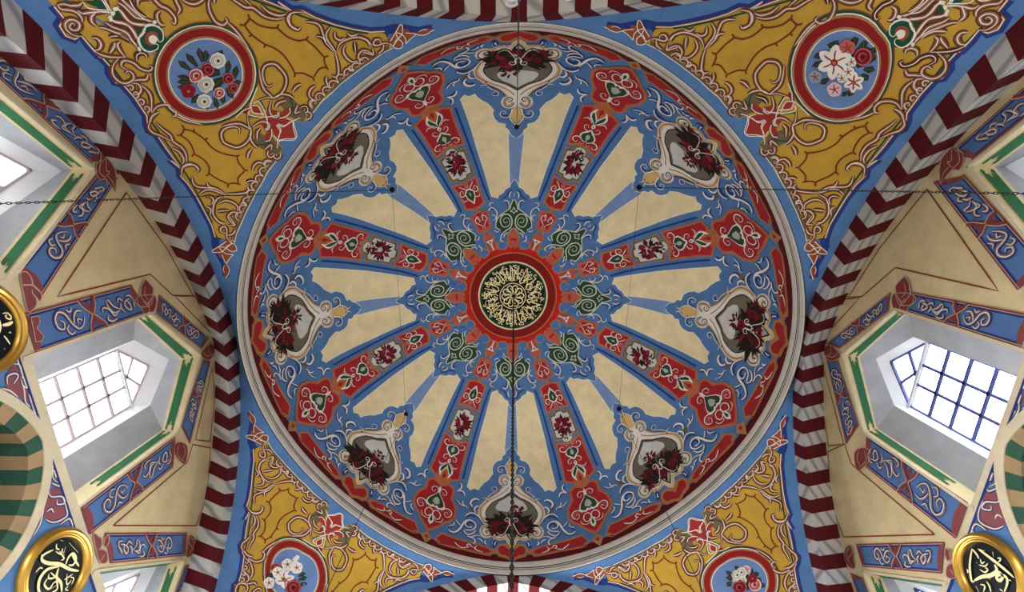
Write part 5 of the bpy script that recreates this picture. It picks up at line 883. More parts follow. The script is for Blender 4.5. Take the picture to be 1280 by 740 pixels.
WALLE = [
('spandrel','F','plum',3,0,'n',1,((.1602,1.046),(.1832,1.0727),(.1802,1.1029),(.1558,1.1188),(.119,1.1143),(.1134,1.1217),(.0927,1.1052),(.087,1.0866),(.1086,1.0582),(.1285,1.0461),(.1453,1.0408))),
('spandrel','F','plum',3,0,'n',1,((-.1562,1.0442),(-.1387,1.0636),(-.1519,1.091),(-.1954,1.1094),(-.2263,1.1011),(-.235,1.0621),(-.2094,1.0301),(-.1757,1.0287))),
('spandrel','S','navy',3,4.16,'t',1,((.3666,1.107),(.3571,1.1221),(.3376,1.1342),(.3132,1.1334))),
('spandrel','S','taupe',4,2.4,'t',1,((.3666,1.107),(.3571,1.1221),(.3376,1.1342),(.3132,1.1334))),
('spandrel','S','white',5,.96,'t',1,((.3666,1.107),(.3571,1.1221),(.3376,1.1342),(.3132,1.1334))),
('spandrel','S','navy',3,4.16,'t',1,((.3339,1.1177),(.3411,1.1165),(.3468,1.126),(.3379,1.1324),(.3289,1.1254))),
('spandrel','S','taupe',4,2.4,'t',1,((.3339,1.1177),(.3411,1.1165),(.3468,1.126),(.3379,1.1324),(.3289,1.1254))),
('spandrel','S','white',5,.96,'t',1,((.3339,1.1177),(.3411,1.1165),(.3468,1.126),(.3379,1.1324),(.3289,1.1254))),
('spandrel','S','navy',3,4.16,'t',1,((.2201,1.1049),(.2035,1.111),(.1878,1.1136),(.1781,1.0982))),
('spandrel','S','taupe',4,2.4,'t',1,((.2201,1.1049),(.2035,1.111),(.1878,1.1136),(.1781,1.0982))),
('spandrel','S','white',5,.96,'t',1,((.2201,1.1049),(.2035,1.111),(.1878,1.1136),(.1781,1.0982))),
('spandrel','S','navy',3,4.16,'t',1,((.2246,1.1264),(.2113,1.1097),(.1866,1.1172))),
('spandrel','S','taupe',4,2.4,'t',1,((.2246,1.1264),(.2113,1.1097),(.1866,1.1172))),
('spandrel','S','white',5,.96,'t',1,((.2246,1.1264),(.2113,1.1097),(.1866,1.1172))),
('spandrel','S','navy',3,4.16,'t',1,((.1832,1.0727),(.1781,1.0982),(.1537,1.1139),(.1204,1.1106))),
('spandrel','S','taupe',4,2.4,'t',1,((.1832,1.0727),(.1781,1.0982),(.1537,1.1139),(.1204,1.1106))),
('spandrel','S','white',5,.96,'t',1,((.1832,1.0727),(.1781,1.0982),(.1537,1.1139),(.1204,1.1106))),
('spandrel','S','navy',3,4.16,'t',1,((.1446,1.0442),(.1622,1.0504),(.1625,1.0693),(.1534,1.0739),(.141,1.058))),
('spandrel','S','taupe',4,2.4,'t',1,((.1446,1.0442),(.1622,1.0504),(.1625,1.0693),(.1534,1.0739),(.141,1.058))),
('spandrel','S','white',5,.96,'t',1,((.1446,1.0442),(.1622,1.0504),(.1625,1.0693),(.1534,1.0739),(.141,1.058))),
('spandrel','S','navy',3,4.16,'t',1,((.1486,1.08),(.1453,1.0988),(.1311,1.1061),(.1204,1.0942),(.1307,1.0777),(.1453,1.0788))),
('spandrel','S','taupe',4,2.4,'t',1,((.1486,1.08),(.1453,1.0988),(.1311,1.1061),(.1204,1.0942),(.1307,1.0777),(.1453,1.0788))),
('spandrel','S','white',5,.96,'t',1,((.1486,1.08),(.1453,1.0988),(.1311,1.1061),(.1204,1.0942),(.1307,1.0777),(.1453,1.0788))),
('spandrel','S','navy',3,4.16,'t',1,((.1427,1.0289),(.1285,1.0461),(.1086,1.0582))),
('spandrel','S','taupe',4,2.4,'t',1,((.1427,1.0289),(.1285,1.0461),(.1086,1.0582))),
('spandrel','S','white',5,.96,'t',1,((.1427,1.0289),(.1285,1.0461),(.1086,1.0582))),
('spandrel','S','navy',3,4.16,'t',1,((.142,1.0777),(.1194,1.0777),(.0914,1.0719),(.075,1.0783))),
('spandrel','S','taupe',4,2.4,'t',1,((.142,1.0777),(.1194,1.0777),(.0914,1.0719),(.075,1.0783))),
('spandrel','S','white',5,.96,'t',1,((.142,1.0777),(.1194,1.0777),(.0914,1.0719),(.075,1.0783))),
('spandrel','S','navy',3,4.16,'t',1,((.0874,1.0992),(.0702,1.0848),(.0449,1.0885),(.017,1.1133),(-.0151,1.1156))),
('spandrel','S','taupe',4,2.4,'t',1,((.0874,1.0992),(.0702,1.0848),(.0449,1.0885),(.017,1.1133),(-.0151,1.1156))),
('spandrel','S','white',5,.96,'t',1,((.0874,1.0992),(.0702,1.0848),(.0449,1.0885),(.017,1.1133),(-.0151,1.1156))),
('spandrel','S','navy',3,4.16,'t',1,((.062,1.0945),(.05,1.0945),(.045,1.1143),(.0624,1.1204),(.0656,1.1042))),
('spandrel','S','taupe',4,2.4,'t',1,((.062,1.0945),(.05,1.0945),(.045,1.1143),(.0624,1.1204),(.0656,1.1042))),
('spandrel','S','white',5,.96,'t',1,((.062,1.0945),(.05,1.0945),(.045,1.1143),(.0624,1.1204),(.0656,1.1042))),
('spandrel','S','navy',3,4.16,'t',1,((-.0204,1.1137),(-.0326,1.105),(-.0515,1.1166),(-.0765,1.1079),(-.0892,1.0853),(-.1139,1.0767),(-.1339,1.088))),
('spandrel','S','taupe',4,2.4,'t',1,((-.0204,1.1137),(-.0326,1.105),(-.0515,1.1166),(-.0765,1.1079),(-.0892,1.0853),(-.1139,1.0767),(-.1339,1.088))),
('spandrel','S','white',5,.96,'t',1,((-.0204,1.1137),(-.0326,1.105),(-.0515,1.1166),(-.0765,1.1079),(-.0892,1.0853),(-.1139,1.0767),(-.1339,1.088))),
('spandrel','S','navy',3,4.16,'t',1,((-.1007,1.0903),(-.099,1.1094),(-.1193,1.107),(-.1154,1.0898))),
('spandrel','S','taupe',4,2.4,'t',1,((-.1007,1.0903),(-.099,1.1094),(-.1193,1.107),(-.1154,1.0898))),
('spandrel','S','white',5,.96,'t',1,((-.1007,1.0903),(-.099,1.1094),(-.1193,1.107),(-.1154,1.0898))),
('spandrel','S','navy',3,4.16,'t',1,((.1055,1.093),(.0859,1.1028),(.0849,1.1238))),
('spandrel','S','taupe',4,2.4,'t',1,((.1055,1.093),(.0859,1.1028),(.0849,1.1238))),
('spandrel','S','white',5,.96,'t',1,((.1055,1.093),(.0859,1.1028),(.0849,1.1238))),
('spandrel','S','navy',3,4.16,'t',1,((-.1375,1.0551),(-.1563,1.0574),(-.1736,1.0834),(-.1932,1.086),(-.184,1.0659),(-.1732,1.0696))),
('spandrel','S','taupe',4,2.4,'t',1,((-.1375,1.0551),(-.1563,1.0574),(-.1736,1.0834),(-.1932,1.086),(-.184,1.0659),(-.1732,1.0696))),
('spandrel','S','white',5,.96,'t',1,((-.1375,1.0551),(-.1563,1.0574),(-.1736,1.0834),(-.1932,1.086),(-.184,1.0659),(-.1732,1.0696))),
('spandrel','S','navy',3,4.16,'t',1,((-.1728,1.1027),(-.2102,1.1042),(-.2287,1.0784),(-.2215,1.0437),(-.199,1.0249))),
('spandrel','S','taupe',4,2.4,'t',1,((-.1728,1.1027),(-.2102,1.1042),(-.2287,1.0784),(-.2215,1.0437),(-.199,1.0249))),
('spandrel','S','white',5,.96,'t',1,((-.1728,1.1027),(-.2102,1.1042),(-.2287,1.0784),(-.2215,1.0437),(-.199,1.0249))),
('spandrel','S','navy',3,4.16,'t',1,((-.1841,1.0345),(-.1845,1.0476),(-.1972,1.0499))),
('spandrel','S','taupe',4,2.4,'t',1,((-.1841,1.0345),(-.1845,1.0476),(-.1972,1.0499))),
('spandrel','S','white',5,.96,'t',1,((-.1841,1.0345),(-.1845,1.0476),(-.1972,1.0499))),
('spandrel','S','navy',3,4.16,'t',1,((-.1503,1.0419),(-.1984,1.0122),(-.2167,.9849))),
('spandrel','S','taupe',4,2.4,'t',1,((-.1503,1.0419),(-.1984,1.0122),(-.2167,.9849))),
('spandrel','S','white',5,.96,'t',1,((-.1503,1.0419),(-.1984,1.0122),(-.2167,.9849))),
('spandrel','S','navy',3,4.16,'t',1,((-.2376,1.0565),(-.2406,1.0887),(-.2759,1.1115))),
('spandrel','S','taupe',4,2.4,'t',1,((-.2376,1.0565),(-.2406,1.0887),(-.2759,1.1115))),
('spandrel','S','white',5,.96,'t',1,((-.2376,1.0565),(-.2406,1.0887),(-.2759,1.1115))),
('spandrel','S','navy',3,4.16,'t',1,((-.2638,1.0856),(-.2633,1.1007),(-.2774,1.1008))),
('spandrel','S','taupe',4,2.4,'t',1,((-.2638,1.0856),(-.2633,1.1007),(-.2774,1.1008))),
('spandrel','S','white',5,.96,'t',1,((-.2638,1.0856),(-.2633,1.1007),(-.2774,1.1008))),
('spandrel','S','navy',3,4.16,'t',1,((-.1246,1.0685),(-.1435,1.0846),(-.1423,1.1037))),
('spandrel','S','taupe',4,2.4,'t',1,((-.1246,1.0685),(-.1435,1.0846),(-.1423,1.1037))),
('spandrel','S','white',5,.96,'t',1,((-.1246,1.0685),(-.1435,1.0846),(-.1423,1.1037))),
('palm','F','claret',4,0,'n',0,((.2925,1.5621),(.2753,1.5377),(.2473,1.5234),(.2127,1.5391),(.2365,1.5759),(.2594,1.5888))),
('palm','S','taupe2',5,1,'n',1,((.2925,1.5621),(.2753,1.5377),(.2473,1.5234),(.2185,1.5411))),
('palm','S','taupe2',5,1,'n',1,((.2925,1.5621),(.2633,1.5852),(.2355,1.5805),(.2146,1.5445))),
('palm','S','taupe2',5,.9,'t',1,((.2718,1.5568),(.2496,1.5426),(.2284,1.5539))),
('palm','F','claret',4,0,'n',1,((.2482,1.5192),(.2346,1.4966),(.2118,1.5156),(.1874,1.5256),(.1869,1.5539),(.1976,1.5771),(.2206,1.5901),(.2385,1.5815))),
('palm','S','taupe2',5,1,'t',1,((.2442,1.5088),(.2194,1.5092),(.2097,1.5522),(.2296,1.5784))),
('palm','S','taupe2',5,1,'t',1,((.2312,1.5408),(.2038,1.5502),(.1852,1.5343))),
('palm','F','claret',4,0,'n',1,((-.007,1.7804),(-.024,1.7614),(-.0541,1.8046),(-.043,1.8434),(-.0234,1.8573),(.0008,1.8304))),
('palm','S','taupe2',5,1,'t',1,((-.0086,1.7732),(-.0359,1.7972),(-.041,1.837))),
('palm','S','taupe2',5,1,'t',1,((.0027,1.8242),(-.0257,1.8144),(-.0482,1.8345))),
('palm','F','claret',4,0,'n',1,((-.2587,1.5237),(-.2817,1.5102),(-.3146,1.5211),(-.3475,1.5443),(-.3295,1.5683),(-.2963,1.5798),(-.2674,1.5546))),
('palm','S','taupe2',5,1,'t',1,((-.2688,1.5427),(-.2959,1.522),(-.3409,1.5466))),
('palm','S','taupe2',5,1,'t',1,((-.2791,1.5621),(-.3107,1.5629),(-.3288,1.5391))),
('palm','F','plum2',4,0,'n',1,((-.3268,1.1346),(-.3403,1.148),(-.356,1.1555),(-.3741,1.153),(-.3811,1.1449),(-.4009,1.1569),(-.4178,1.1567),(-.4301,1.1467),(-.4166,1.1289),(-.3773,1.1279))),
('palm','S','taupe2',5,1.2,'t',1,((-.3359,1.1423),(-.3549,1.154),(-.3732,1.1477),(-.3793,1.1345))),
('palm','S','taupe2',5,1.2,'t',1,((-.3816,1.1373),(-.3858,1.1508),(-.4048,1.1574),(-.4311,1.1521))),
('palm','S','taupe2',5,1,'t',1,((-.4127,1.1302),(-.4071,1.1396),(-.404,1.1482))),
('palm','F','claret',4,0,'n',0,((-.3603,1.1653),(-.3618,1.1781),(-.3803,1.1736),(-.3903,1.1606),(-.3791,1.155))),
('palm','S','taupe2',5,1,'n',1,((-.3631,1.1777),(-.3803,1.1736),(-.3917,1.1582))),
('palm','F','claret',4,0,'n',1,((-.6025,1.492),(-.615,1.4725),(-.6364,1.4621),(-.6592,1.4483),(-.6747,1.467),(-.6736,1.4921),(-.6523,1.5089),(-.626,1.5085))),
('palm','S','taupe2',5,1,'t',1,((-.6042,1.4914),(-.6221,1.4761),(-.6556,1.4859),(-.6636,1.4587))),
('palm','S','taupe2',5,1,'t',1,((-.6094,1.4926),(-.6411,1.5002),(-.6657,1.4824))),
('palm','F','plum2',4,0,'n',1,((.3722,1.1549),(.3765,1.1707),(.3634,1.1794),(.347,1.1791),(.3278,1.1917),(.3132,1.1922),(.3055,1.1826),(.3164,1.1767),(.3002,1.1738),(.2907,1.1622),(.287,1.1475),(.3063,1.1462))),
('palm','S','taupe2',5,1.2,'t',1,((.3787,1.1715),(.3634,1.1794),(.3472,1.1778),(.3471,1.1657),(.3509,1.1513))),
('palm','S','taupe2',5,1.2,'t',1,((.3483,1.153),(.3457,1.1733),(.3311,1.1873),(.3175,1.1951))),
('palm','S','taupe2',5,1.2,'t',1,((.3363,1.1727),(.3247,1.1714),(.3114,1.1777),(.2963,1.1696),(.2864,1.1499))),
('palm','F','plum2',4,0,'n',0,((.2747,1.1485),(.272,1.1695),(.2555,1.1665),(.2463,1.155),(.2232,1.1665),(.2133,1.1574),(.2156,1.1415))),
('palm','F','claret',4,0,'n',0,((.6028,1.4668),(.6208,1.4749),(.629,1.4905),(.6524,1.5005),(.6241,1.4943),(.6405,1.5188),(.6255,1.5328),(.6072,1.5402),(.5803,1.5368),(.5467,1.5212),(.5669,1.5086),(.5826,1.4949),(.5799,1.4734),(.5901,1.4678))),
('palm','S','taupe2',5,1.1,'t',1,((.6552,1.5052),(.6265,1.4915),(.6005,1.4788),(.5826,1.4949),(.5537,1.4962))),
('palm','S','taupe2',5,1,'t',1,((.6392,1.5183),(.6063,1.505),(.6013,1.5167),(.5879,1.4967))),
('palm','S','taupe2',5,1,'t',1,((.5906,1.5053),(.5749,1.5191),(.5507,1.5206))),
('palm','F','claret',4,0,'n',1,((.6072,1.5422),(.6101,1.5512),(.6022,1.5565),(.5939,1.5496),(.5979,1.5429))),
('letterB','S','gilt',4,2,'t',1,((-.2784,.9801),(-.2736,.9903),(-.2798,1.0144))),
('letterB','S','gilt',4,3.4,'t',1,((-.2695,.9853),(-.2833,.9805),(-.3029,.9931),(-.3252,1.0167),(-.3596,1.0377),(-.3829,1.059))),
('letterB','S','gilt',4,3.2,'t',1,((-.3306,1.0149),(-.3139,.9849),(-.3203,.9613),(-.3413,.9498),(-.361,.9513))),
('letterB','S','gilt',4,3,'t',1,((-.3326,1.0119),(-.3494,.9992),(-.3731,1.0047),(-.3963,.9989))),
('letterB','S','gilt',4,2.6,'t',1,((-.3392,1.0305),(-.3272,1.0441),(-.3273,1.0586),(-.3466,1.0617),(-.355,1.049),(-.3455,1.0378))),
('letterB','S','gilt',4,2.2,'t',1,((-.326,1.0542),(-.354,1.0591),(-.3717,1.0629))),
('letterB','S','gilt',4,1.4,'t',1,((-.2713,1.0264),(-.2819,1.0227),(-.2912,1.0286))),
('letterB','S','gilt',4,1.4,'t',1,((-.2876,1.0185),(-.3049,1.0284),(-.2934,1.037))),
('letterB','S','gilt',4,1.6,'t',1,((-.2948,1.0273),(-.3114,1.0308),(-.3217,1.0319),(-.3192,1.0234))),
('letterB','S','gilt',4,1.4,'t',1,((-.3021,1.0363),(-.3144,1.0344))),
('letterB','S','gilt',4,1.2,'t',1,((-.2957,1.0456),(-.3072,1.0369))),
('letterB','S','gilt',4,1.2,'t',1,((-.2694,1.0385),(-.2787,1.0445))),
('letterB','S','gilt',4,1.2,'t',1,((-.294,1.0581),(-.3365,1.0727))),
('letterB','S','gilt',4,1.4,'t',1,((-.2987,.9571),(-.2963,.9697),(-.3036,.9756))),
('letterB','S','gilt',4,2,'t',1,((-.3348,.9776),(-.3428,.9662),(-.3623,.9724),(-.3574,.9874))),
('letterB','S','gilt',4,1.8,'t',1,((-.3273,.9846),(-.3378,.981),(-.3464,.9957),(-.3268,.9892))),
('letterB','S','gilt',4,1.8,'t',1,((-.3579,.9828),(-.3601,.9955),(-.3794,.991),(-.3755,.9767))),
('letterB','S','gilt',4,1.4,'t',1,((-.3654,.9758),(-.3703,.9964))),
('letterB','S','gilt',4,1.4,'t',1,((-.3642,1.0265),(-.3896,1.0176),(-.3886,1.0324))),
('letterB','S','gilt',4,1.2,'t',1,((-.3723,1.0143),(-.3747,1.0276),(-.3771,1.0412))),
('letterB','S','gilt',4,1.2,'t',1,((-.3966,1.02),(-.3972,1.0103),(-.4075,1.0162))),
('letterB','S','gilt',4,1.2,'t',1,((-.3779,1.0313),(-.3898,1.0393),(-.3996,1.0286))),
('letterT','S','gilt',4,3,'t',1,((.2751,1.0715),(.2738,1.0856),(.2765,1.0977))),
('letterT','S','gilt',4,1.4,'t',1,((.2994,1.0799),(.2985,1.0905),(.2901,1.0968),(.283,1.0944),(.2874,1.0867),(.293,1.085),(.2936,1.0896))),
('letterT','S','gilt',4,1.2,'t',1,((.2553,1.0799),(.2557,1.0837),(.2529,1.085))),
('letterT','S','gilt',4,1.4,'t',1,((.2526,1.0673),(.2428,1.0711),(.23,1.0748))),
('letterT','S','gilt',4,2,'t',1,((.2257,1.0579),(.2233,1.0599))),
('letterT','S','gilt',4,2.6,'t',1,((.2939,1.0673),(.2739,1.0657),(.2564,1.0542))),
('letterT','S','gilt',4,2.6,'t',1,((.2862,1.0576),(.2631,1.0548))),
('letterR','S','gilt',4,2.4,'t',1,((-.3008,1.0963),(-.3423,1.088),(-.3748,1.0719),(-.3724,1.064))),
('letterR','S','gilt',4,2,'t',1,((-.3008,1.0963),(-.3049,1.0817),(-.3112,1.073))),
('letterR','S','gilt',4,2.8,'t',1,((-.2899,1.0828),(-.289,1.0516),(-.2893,1.0157),(-.2917,.9864))),
('letterR','S','gilt',4,2,'t',1,((-.2899,1.0828),(-.2832,1.0661))),
('letterR','S','gilt',4,3.6,'t',1,((-.2968,1.0347),(-.3063,1.0253),(-.3272,1.0339),(-.3473,1.0515),(-.3706,1.0646))),
('letterR','S','gilt',4,3,'t',1,((-.3097,1.0241),(-.3044,1.0181),(-.3092,1.0086),(-.3228,1.0115),(-.3231,1.0192),(-.3121,1.0192),(-.304,1.0027),(-.3146,.9951),(-.3397,.9938))),
('letterR','S','gilt',4,3.6,'t',1,((-.3054,.9946),(-.3032,.9897))),
('letterR','S','gilt',4,3.6,'t',1,((-.3412,1.0049),(-.3407,.9972))),
('letterR','S','gilt',4,1.6,'t',1,((-.2714,1.049),(-.2817,1.0429))),
('letterR','S','gilt',4,1.4,'t',1,((-.2782,1.0334),(-.274,1.0309),(-.2731,1.0273),(-.2794,1.027),(-.2836,1.0295))),
('letterR','S','gilt',4,1.6,'t',1,((-.3588,1.091),(-.36,1.087),(-.3663,1.0861))),
('letterR','S','gilt',4,1.4,'t',1,((-.3085,1.0697),(-.3162,1.0627),(-.3073,1.0575))),
('letterR','S','gilt',4,1.4,'t',1,((-.3252,1.068),(-.3176,1.0538),(-.3053,1.0499))),
('letterR','S','gilt',4,1.4,'t',1,((-.3342,1.0626),(-.3314,1.0488),(-.319,1.045),(-.321,1.0526))),
('letterR','S','gilt',4,1.6,'t',1,((-.3241,1.0748),(-.3245,1.0725))),
('letterR','S','gilt',4,1.4,'t',1,((-.3799,1.0569),(-.3879,1.0455))),
('letterR','S','gilt',4,1.6,'t',1,((-.3676,1.0485),(-.3623,1.0377),(-.379,1.0359))),
('letterR','S','gilt',4,1.6,'t',1,((-.3492,1.0383),(-.3538,1.0284),(-.3646,1.0204))),
('letterR','S','gilt',4,1.2,'t',1,((-.3417,1.0451),(-.3357,1.0308)))]
BANDM = [
(-1,1.5,((1.284,.554),(1.189,.446),(1.23,.23))),
(-1,1.5,((1.433,.593),(1.29,.723),(1.166,.608))),
(-1,1.5,((1.146,.377),(.916,.545),(.843,.754),(.771,.765))),
(-1,1.5,((1.084,.36),(.812,.345),(.705,.549),(.738,.758))),
(-1,1.5,((.99,.335),(.775,.248),(.691,.487),(.478,.579),(.38,.438))),
(-1,1.5,((.812,.141),(.604,.112),(.466,.192),(.529,.328))),
(-1,1.5,((1.876,.575),(1.824,.722),(1.638,.728))),
(-1,1.5,((1.766,.626),(1.529,.591),(1.388,.442),(1.517,.257),(1.616,.34))),
(-1,1.5,((1.587,.607),(1.628,.398),(1.517,.257))),
(-1,1.5,((1.903,.583),(1.788,.388),(1.762,.285))),
(1,1.5,((.46,.257),(.52,.429),(.774,.432),(.893,.276),(1.118,.415),(1.057,.621))),
(1,1.5,((.538,.362),(.793,.364),(.953,.197),(1.139,.216),(1.285,.507),(1.561,.641))),
(1,1.5,((.727,.662),(.896,.657),(1.057,.493)))]
# ------------------------------------------------------------------ large structure: dome, ring, pendentives, arches, walls
def grid_mesh(fn, us, vs, closed=False):
    U, V = np.meshgrid(us, vs, indexing='ij'); P = W(fn(U.ravel(), V.ravel())); nu, nv = len(us), len(vs)
    f = []
    for i in range(nu if closed else nu - 1):
        for j in range(nv - 1):
            a, b = i * nv + j, ((i + 1) % nu) * nv + j
            f.append((a, b, b + 1, a + 1))
    return P, f
mb = MB()
P, f = grid_mesh(dome_raw, np.linspace(0, 2 * np.pi, 192, endpoint=False), np.concatenate([np.linspace(0.0003, 1.3, 40), np.linspace(1.32, SMAX, 12)]), True)
mb.add(P, f, 'blue')
ceiling = mb.build('ceiling', None, True)
tag(ceiling, 'great painted dome in blue with cream wedge panels and eight red spokes', 'ceiling', kind='structure')

def ring_prof(th, k):
    """cornice under the dome: section points (radial offset, height)"""
    return k
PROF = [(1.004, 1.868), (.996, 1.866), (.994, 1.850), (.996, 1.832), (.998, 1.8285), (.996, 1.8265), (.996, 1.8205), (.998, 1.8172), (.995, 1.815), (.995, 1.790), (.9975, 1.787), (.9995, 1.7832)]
mb = MB(); nth = 192; vs = []; fs = []; mats = []
for i in range(nth):
    a = 2 * math.pi * i / nth; k = 1 + .017 * math.cos(4 * a)
    for r, z in PROF: vs.append((r * k * math.cos(a), r * k * math.sin(a), z))
vs = W(np.array(vs)); npf = len(PROF)
for j in range(npf - 1):
    fs = []
    for i in range(nth):
        a = i * npf + j; b = ((i + 1) % nth) * npf + j; fs.append((a, b, b + 1, a + 1))
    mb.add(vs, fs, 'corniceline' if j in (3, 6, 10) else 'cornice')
trim = mb.build('trim_1', None, True)
tag(trim, 'grey moulded stone ring around the foot of the dome', 'trim', kind='structure')

PEND = {}
for nm, ax, lab in (('TL', 135, 'upper left of the photo, rose bouquet in its roundel'), ('TR', 45, 'upper right of the photo, white lilies in its roundel'), ('BL', 225, 'lower left of the photo, dark flowers with a white lily'), ('BR', 315, 'lower right of the photo, mixed roses in its roundel')):
    def fn(u, v, ax=ax):
        th = np.radians(ax + u); r0, r1, z1 = bounds(th); return pend_raw(th, r0 + (r1 - r0) * v)
    cr = math.degrees(math.atan2(AR['T' if ax < 180 else 'B'][0], AR['R' if nm[1] == 'R' else 'L'][0])) % 360 - ax       # the corner of the bay
    us = np.sort(np.concatenate([np.linspace(-45, 45, 91), [cr - .25, cr, cr + .25]]))
    P, f = grid_mesh(fn, us, np.linspace(0, 1, 40))
    mb = MB(); mb.add(P, f, 'blue')
    PEND[nm] = tag(mb.build('pendentive', None, True), 'blue pendentive with gold painted field, ' + lab, 'pendentive', kind='structure')

def arc_pts(par, tfrac, side):
    """point of a pointed arch at signed fraction tfrac from its apex (lateral, height)"""
    x, e, hc, r = par; a0 = math.acos(e / r); t = a0 * (1 - abs(tfrac)); sg = 1 if tfrac >= 0 else -1
    return x, sg * (-e + r * math.cos(t)), hc + r * math.sin(t)
def to3(side, x, l, z): return (x, l, z) if side in 'LR' else (l, x, z)
ARCHLAB = dict(L='left arch of red and white striped stones beside the left windows', R='right arch of red and white striped stones beside the right windows', T='arch of red and white stones at the top edge behind the glass lamps', B='arch of red and white stones at the bottom edge with underside brightened by a fill lamp')
for side in 'LRTB':
    arch = empty('arch', tuple(W(to3(side, BEND[side][0], 0, BEND[side][2]))))
    tag(arch, ARCHLAB[side], 'arch', kind='structure')
    x, e, hc, r = BEND[side]; a0 = math.acos(e / r); L = a0 * r; step = 0.0452; nk = int(L / step)
    base = {}
    for k in range(-nk, nk + 1):
        u0, u1 = (k - .5) * step / L, (k + .5) * step / L
        g = 0.00004 / L
        u0 += g; u1 -= g
        if max(abs(u0), abs(u1)) > 1: continue
        sec = []
        for u in (u0, (u0 + u1) / 2, u1):
            O = arc_pts(AR[side], u, side); B = arc_pts(BEND[side], u, side); K = arc_pts(BACK[side], u, side)
            if side in 'LR': K = (K[0] + (.005 if side == 'R' else -.005), K[1], K[2])
            Q = (K[0], K[1], max(K[2], O[2]) + .02)
            O2 = (O[0], O[1], O[2] + .012)
            sec.append([to3(side, *p) for p in (O2, B, K, Q)])
        vs = W(np.array(sum(sec, []))); fs = []
        for s_ in (0, 1):
            for j in range(4):
                a, b = s_ * 4 + j, s_ * 4 + (j + 1) % 4; fs.append((a, b, b + 4, a + 4))
        fs += [(0, 1, 2, 3), (11, 10, 9, 8)]
        mb = MB(); mb.add(vs, fs, 'red_stone' if k % 2 == 0 else 'marble')
        mb.build('voussoir', arch)

# unseen wall added behind the upper arch to shut out sky light
mb = MB(); mb.box(W([0, 1.17, 1.2]), [1.1 * S, 0, 0], [0, .01 * S, 0], [0, 0, .75 * S], 'wallcream')
tag(mb.build('wall_block_far'), 'unseen cream wall added to block sky light beyond the top arch', 'wall', kind='structure')
# unseen wall added to cut sky light; slot shaped to light the arch underside
mb = MB()
for cx_, hx_, cz_, hz_ in ((-.75, .35, 1.2, .75), (.75, .35, 1.2, .75), (0, .4, .8, .35), (0, .4, 1.78, .17)): mb.box(W([cx_, -1.20, cz_]), [hx_ * S, 0, 0], [0, .01 * S, 0], [0, 0, hz_ * S], 'wallcream')
tag(mb.build('wall_block_near'), 'unseen cream wall added to cut light beyond the bottom arch, slotted to light its underside', 'wall', kind='structure')
# ---- side walls
def house(w, dep):
    """window outline at depth index dep: list of (y, z), anticlockwise from lower left, and the plane offset"""
    yc = w['yc']; hw, zg, za = w['r'][dep]; zb = w['zb']
    if zg < zb + .004: hw = hw * (za - zb - .004) / (za - zg); zg = zb + .004       # the string course cuts the head off
    return [(yc - hw, zb), (yc - hw, zg), (yc, za), (yc + hw, zg), (yc + hw, zb)]
DEPTH = (0.0, 0.042, 0.082, 0.112)
MID = ((.208, 1.552, 1.763), (.194, 1.541, 1.707), (.115, 1.566, 1.710), (.096, 1.517, 1.640))
MIDR = ((.205, 1.556, 1.746), (.193, 1.562, 1.718), (.115, 1.567, 1.697), (.106, 1.542, 1.667))
SID = ((.24, 1.13, 1.466), (.22, 1.13, 1.44), (.118, 1.21, 1.458), (.088, 1.205, 1.392))
SIDB = ((.24, 1.11, 1.44), (.22, 1.11, 1.413), (.118, 1.185, 1.432), (.088, 1.18, 1.368))
WIN = dict(L=[dict(yc=-.02, r=MID, n=1), dict(yc=.604, r=SID, n=2), dict(yc=-.667, r=SIDB, n=3)],
           R=[dict(yc=-.004, r=MIDR, n=4), dict(yc=.595, r=SIDB, n=5), dict(yc=-.638, r=[(a, b - .036, c - .036) for a, b, c in SIDB], n=6)])
for side_, z_ in (('L', 1.096), ('R', 1.128)):
    for w_ in WIN[side_]: w_['zb'] = z_
WINLAB = {1: 'middle window of the left wall, deep splayed recess with glazing bars coloured pale for window glow', 2: 'window at the upper left edge, only its pointed head in view', 3: 'window at the lower left edge below the middle one', 4: 'middle window of the right wall, deep splayed recess with blue glazing bars', 5: 'window at the upper right edge, only its pointed head in view', 6: 'window at the lower right edge near the gold framed roundel'}
LOW = dict(L=dict(y=-.016, zc=.845, r=.232), R=dict(y=-.022, zc=.875, r=.226))
def low_arch(side, rr, n=28, z0=.5):
    """pointed lower arch outline from its left foot over the crown"""
    d = LOW[side]; e = .05; R_ = rr + e; a0 = math.acos(e / R_); out = []
    hc = d['zc'] + rr * 1.03 - math.sqrt(R_ * R_ - e * e)
    ts = np.linspace(-.25, a0, n)
    for t in ts: out.append((d['y'] - (-e + R_ * math.cos(t)), hc + R_ * math.sin(t)))
    for t in ts[::-1][1:]: out.append((d['y'] + (-e + R_ * math.cos(t)), hc + R_ * math.sin(t)))
    return out
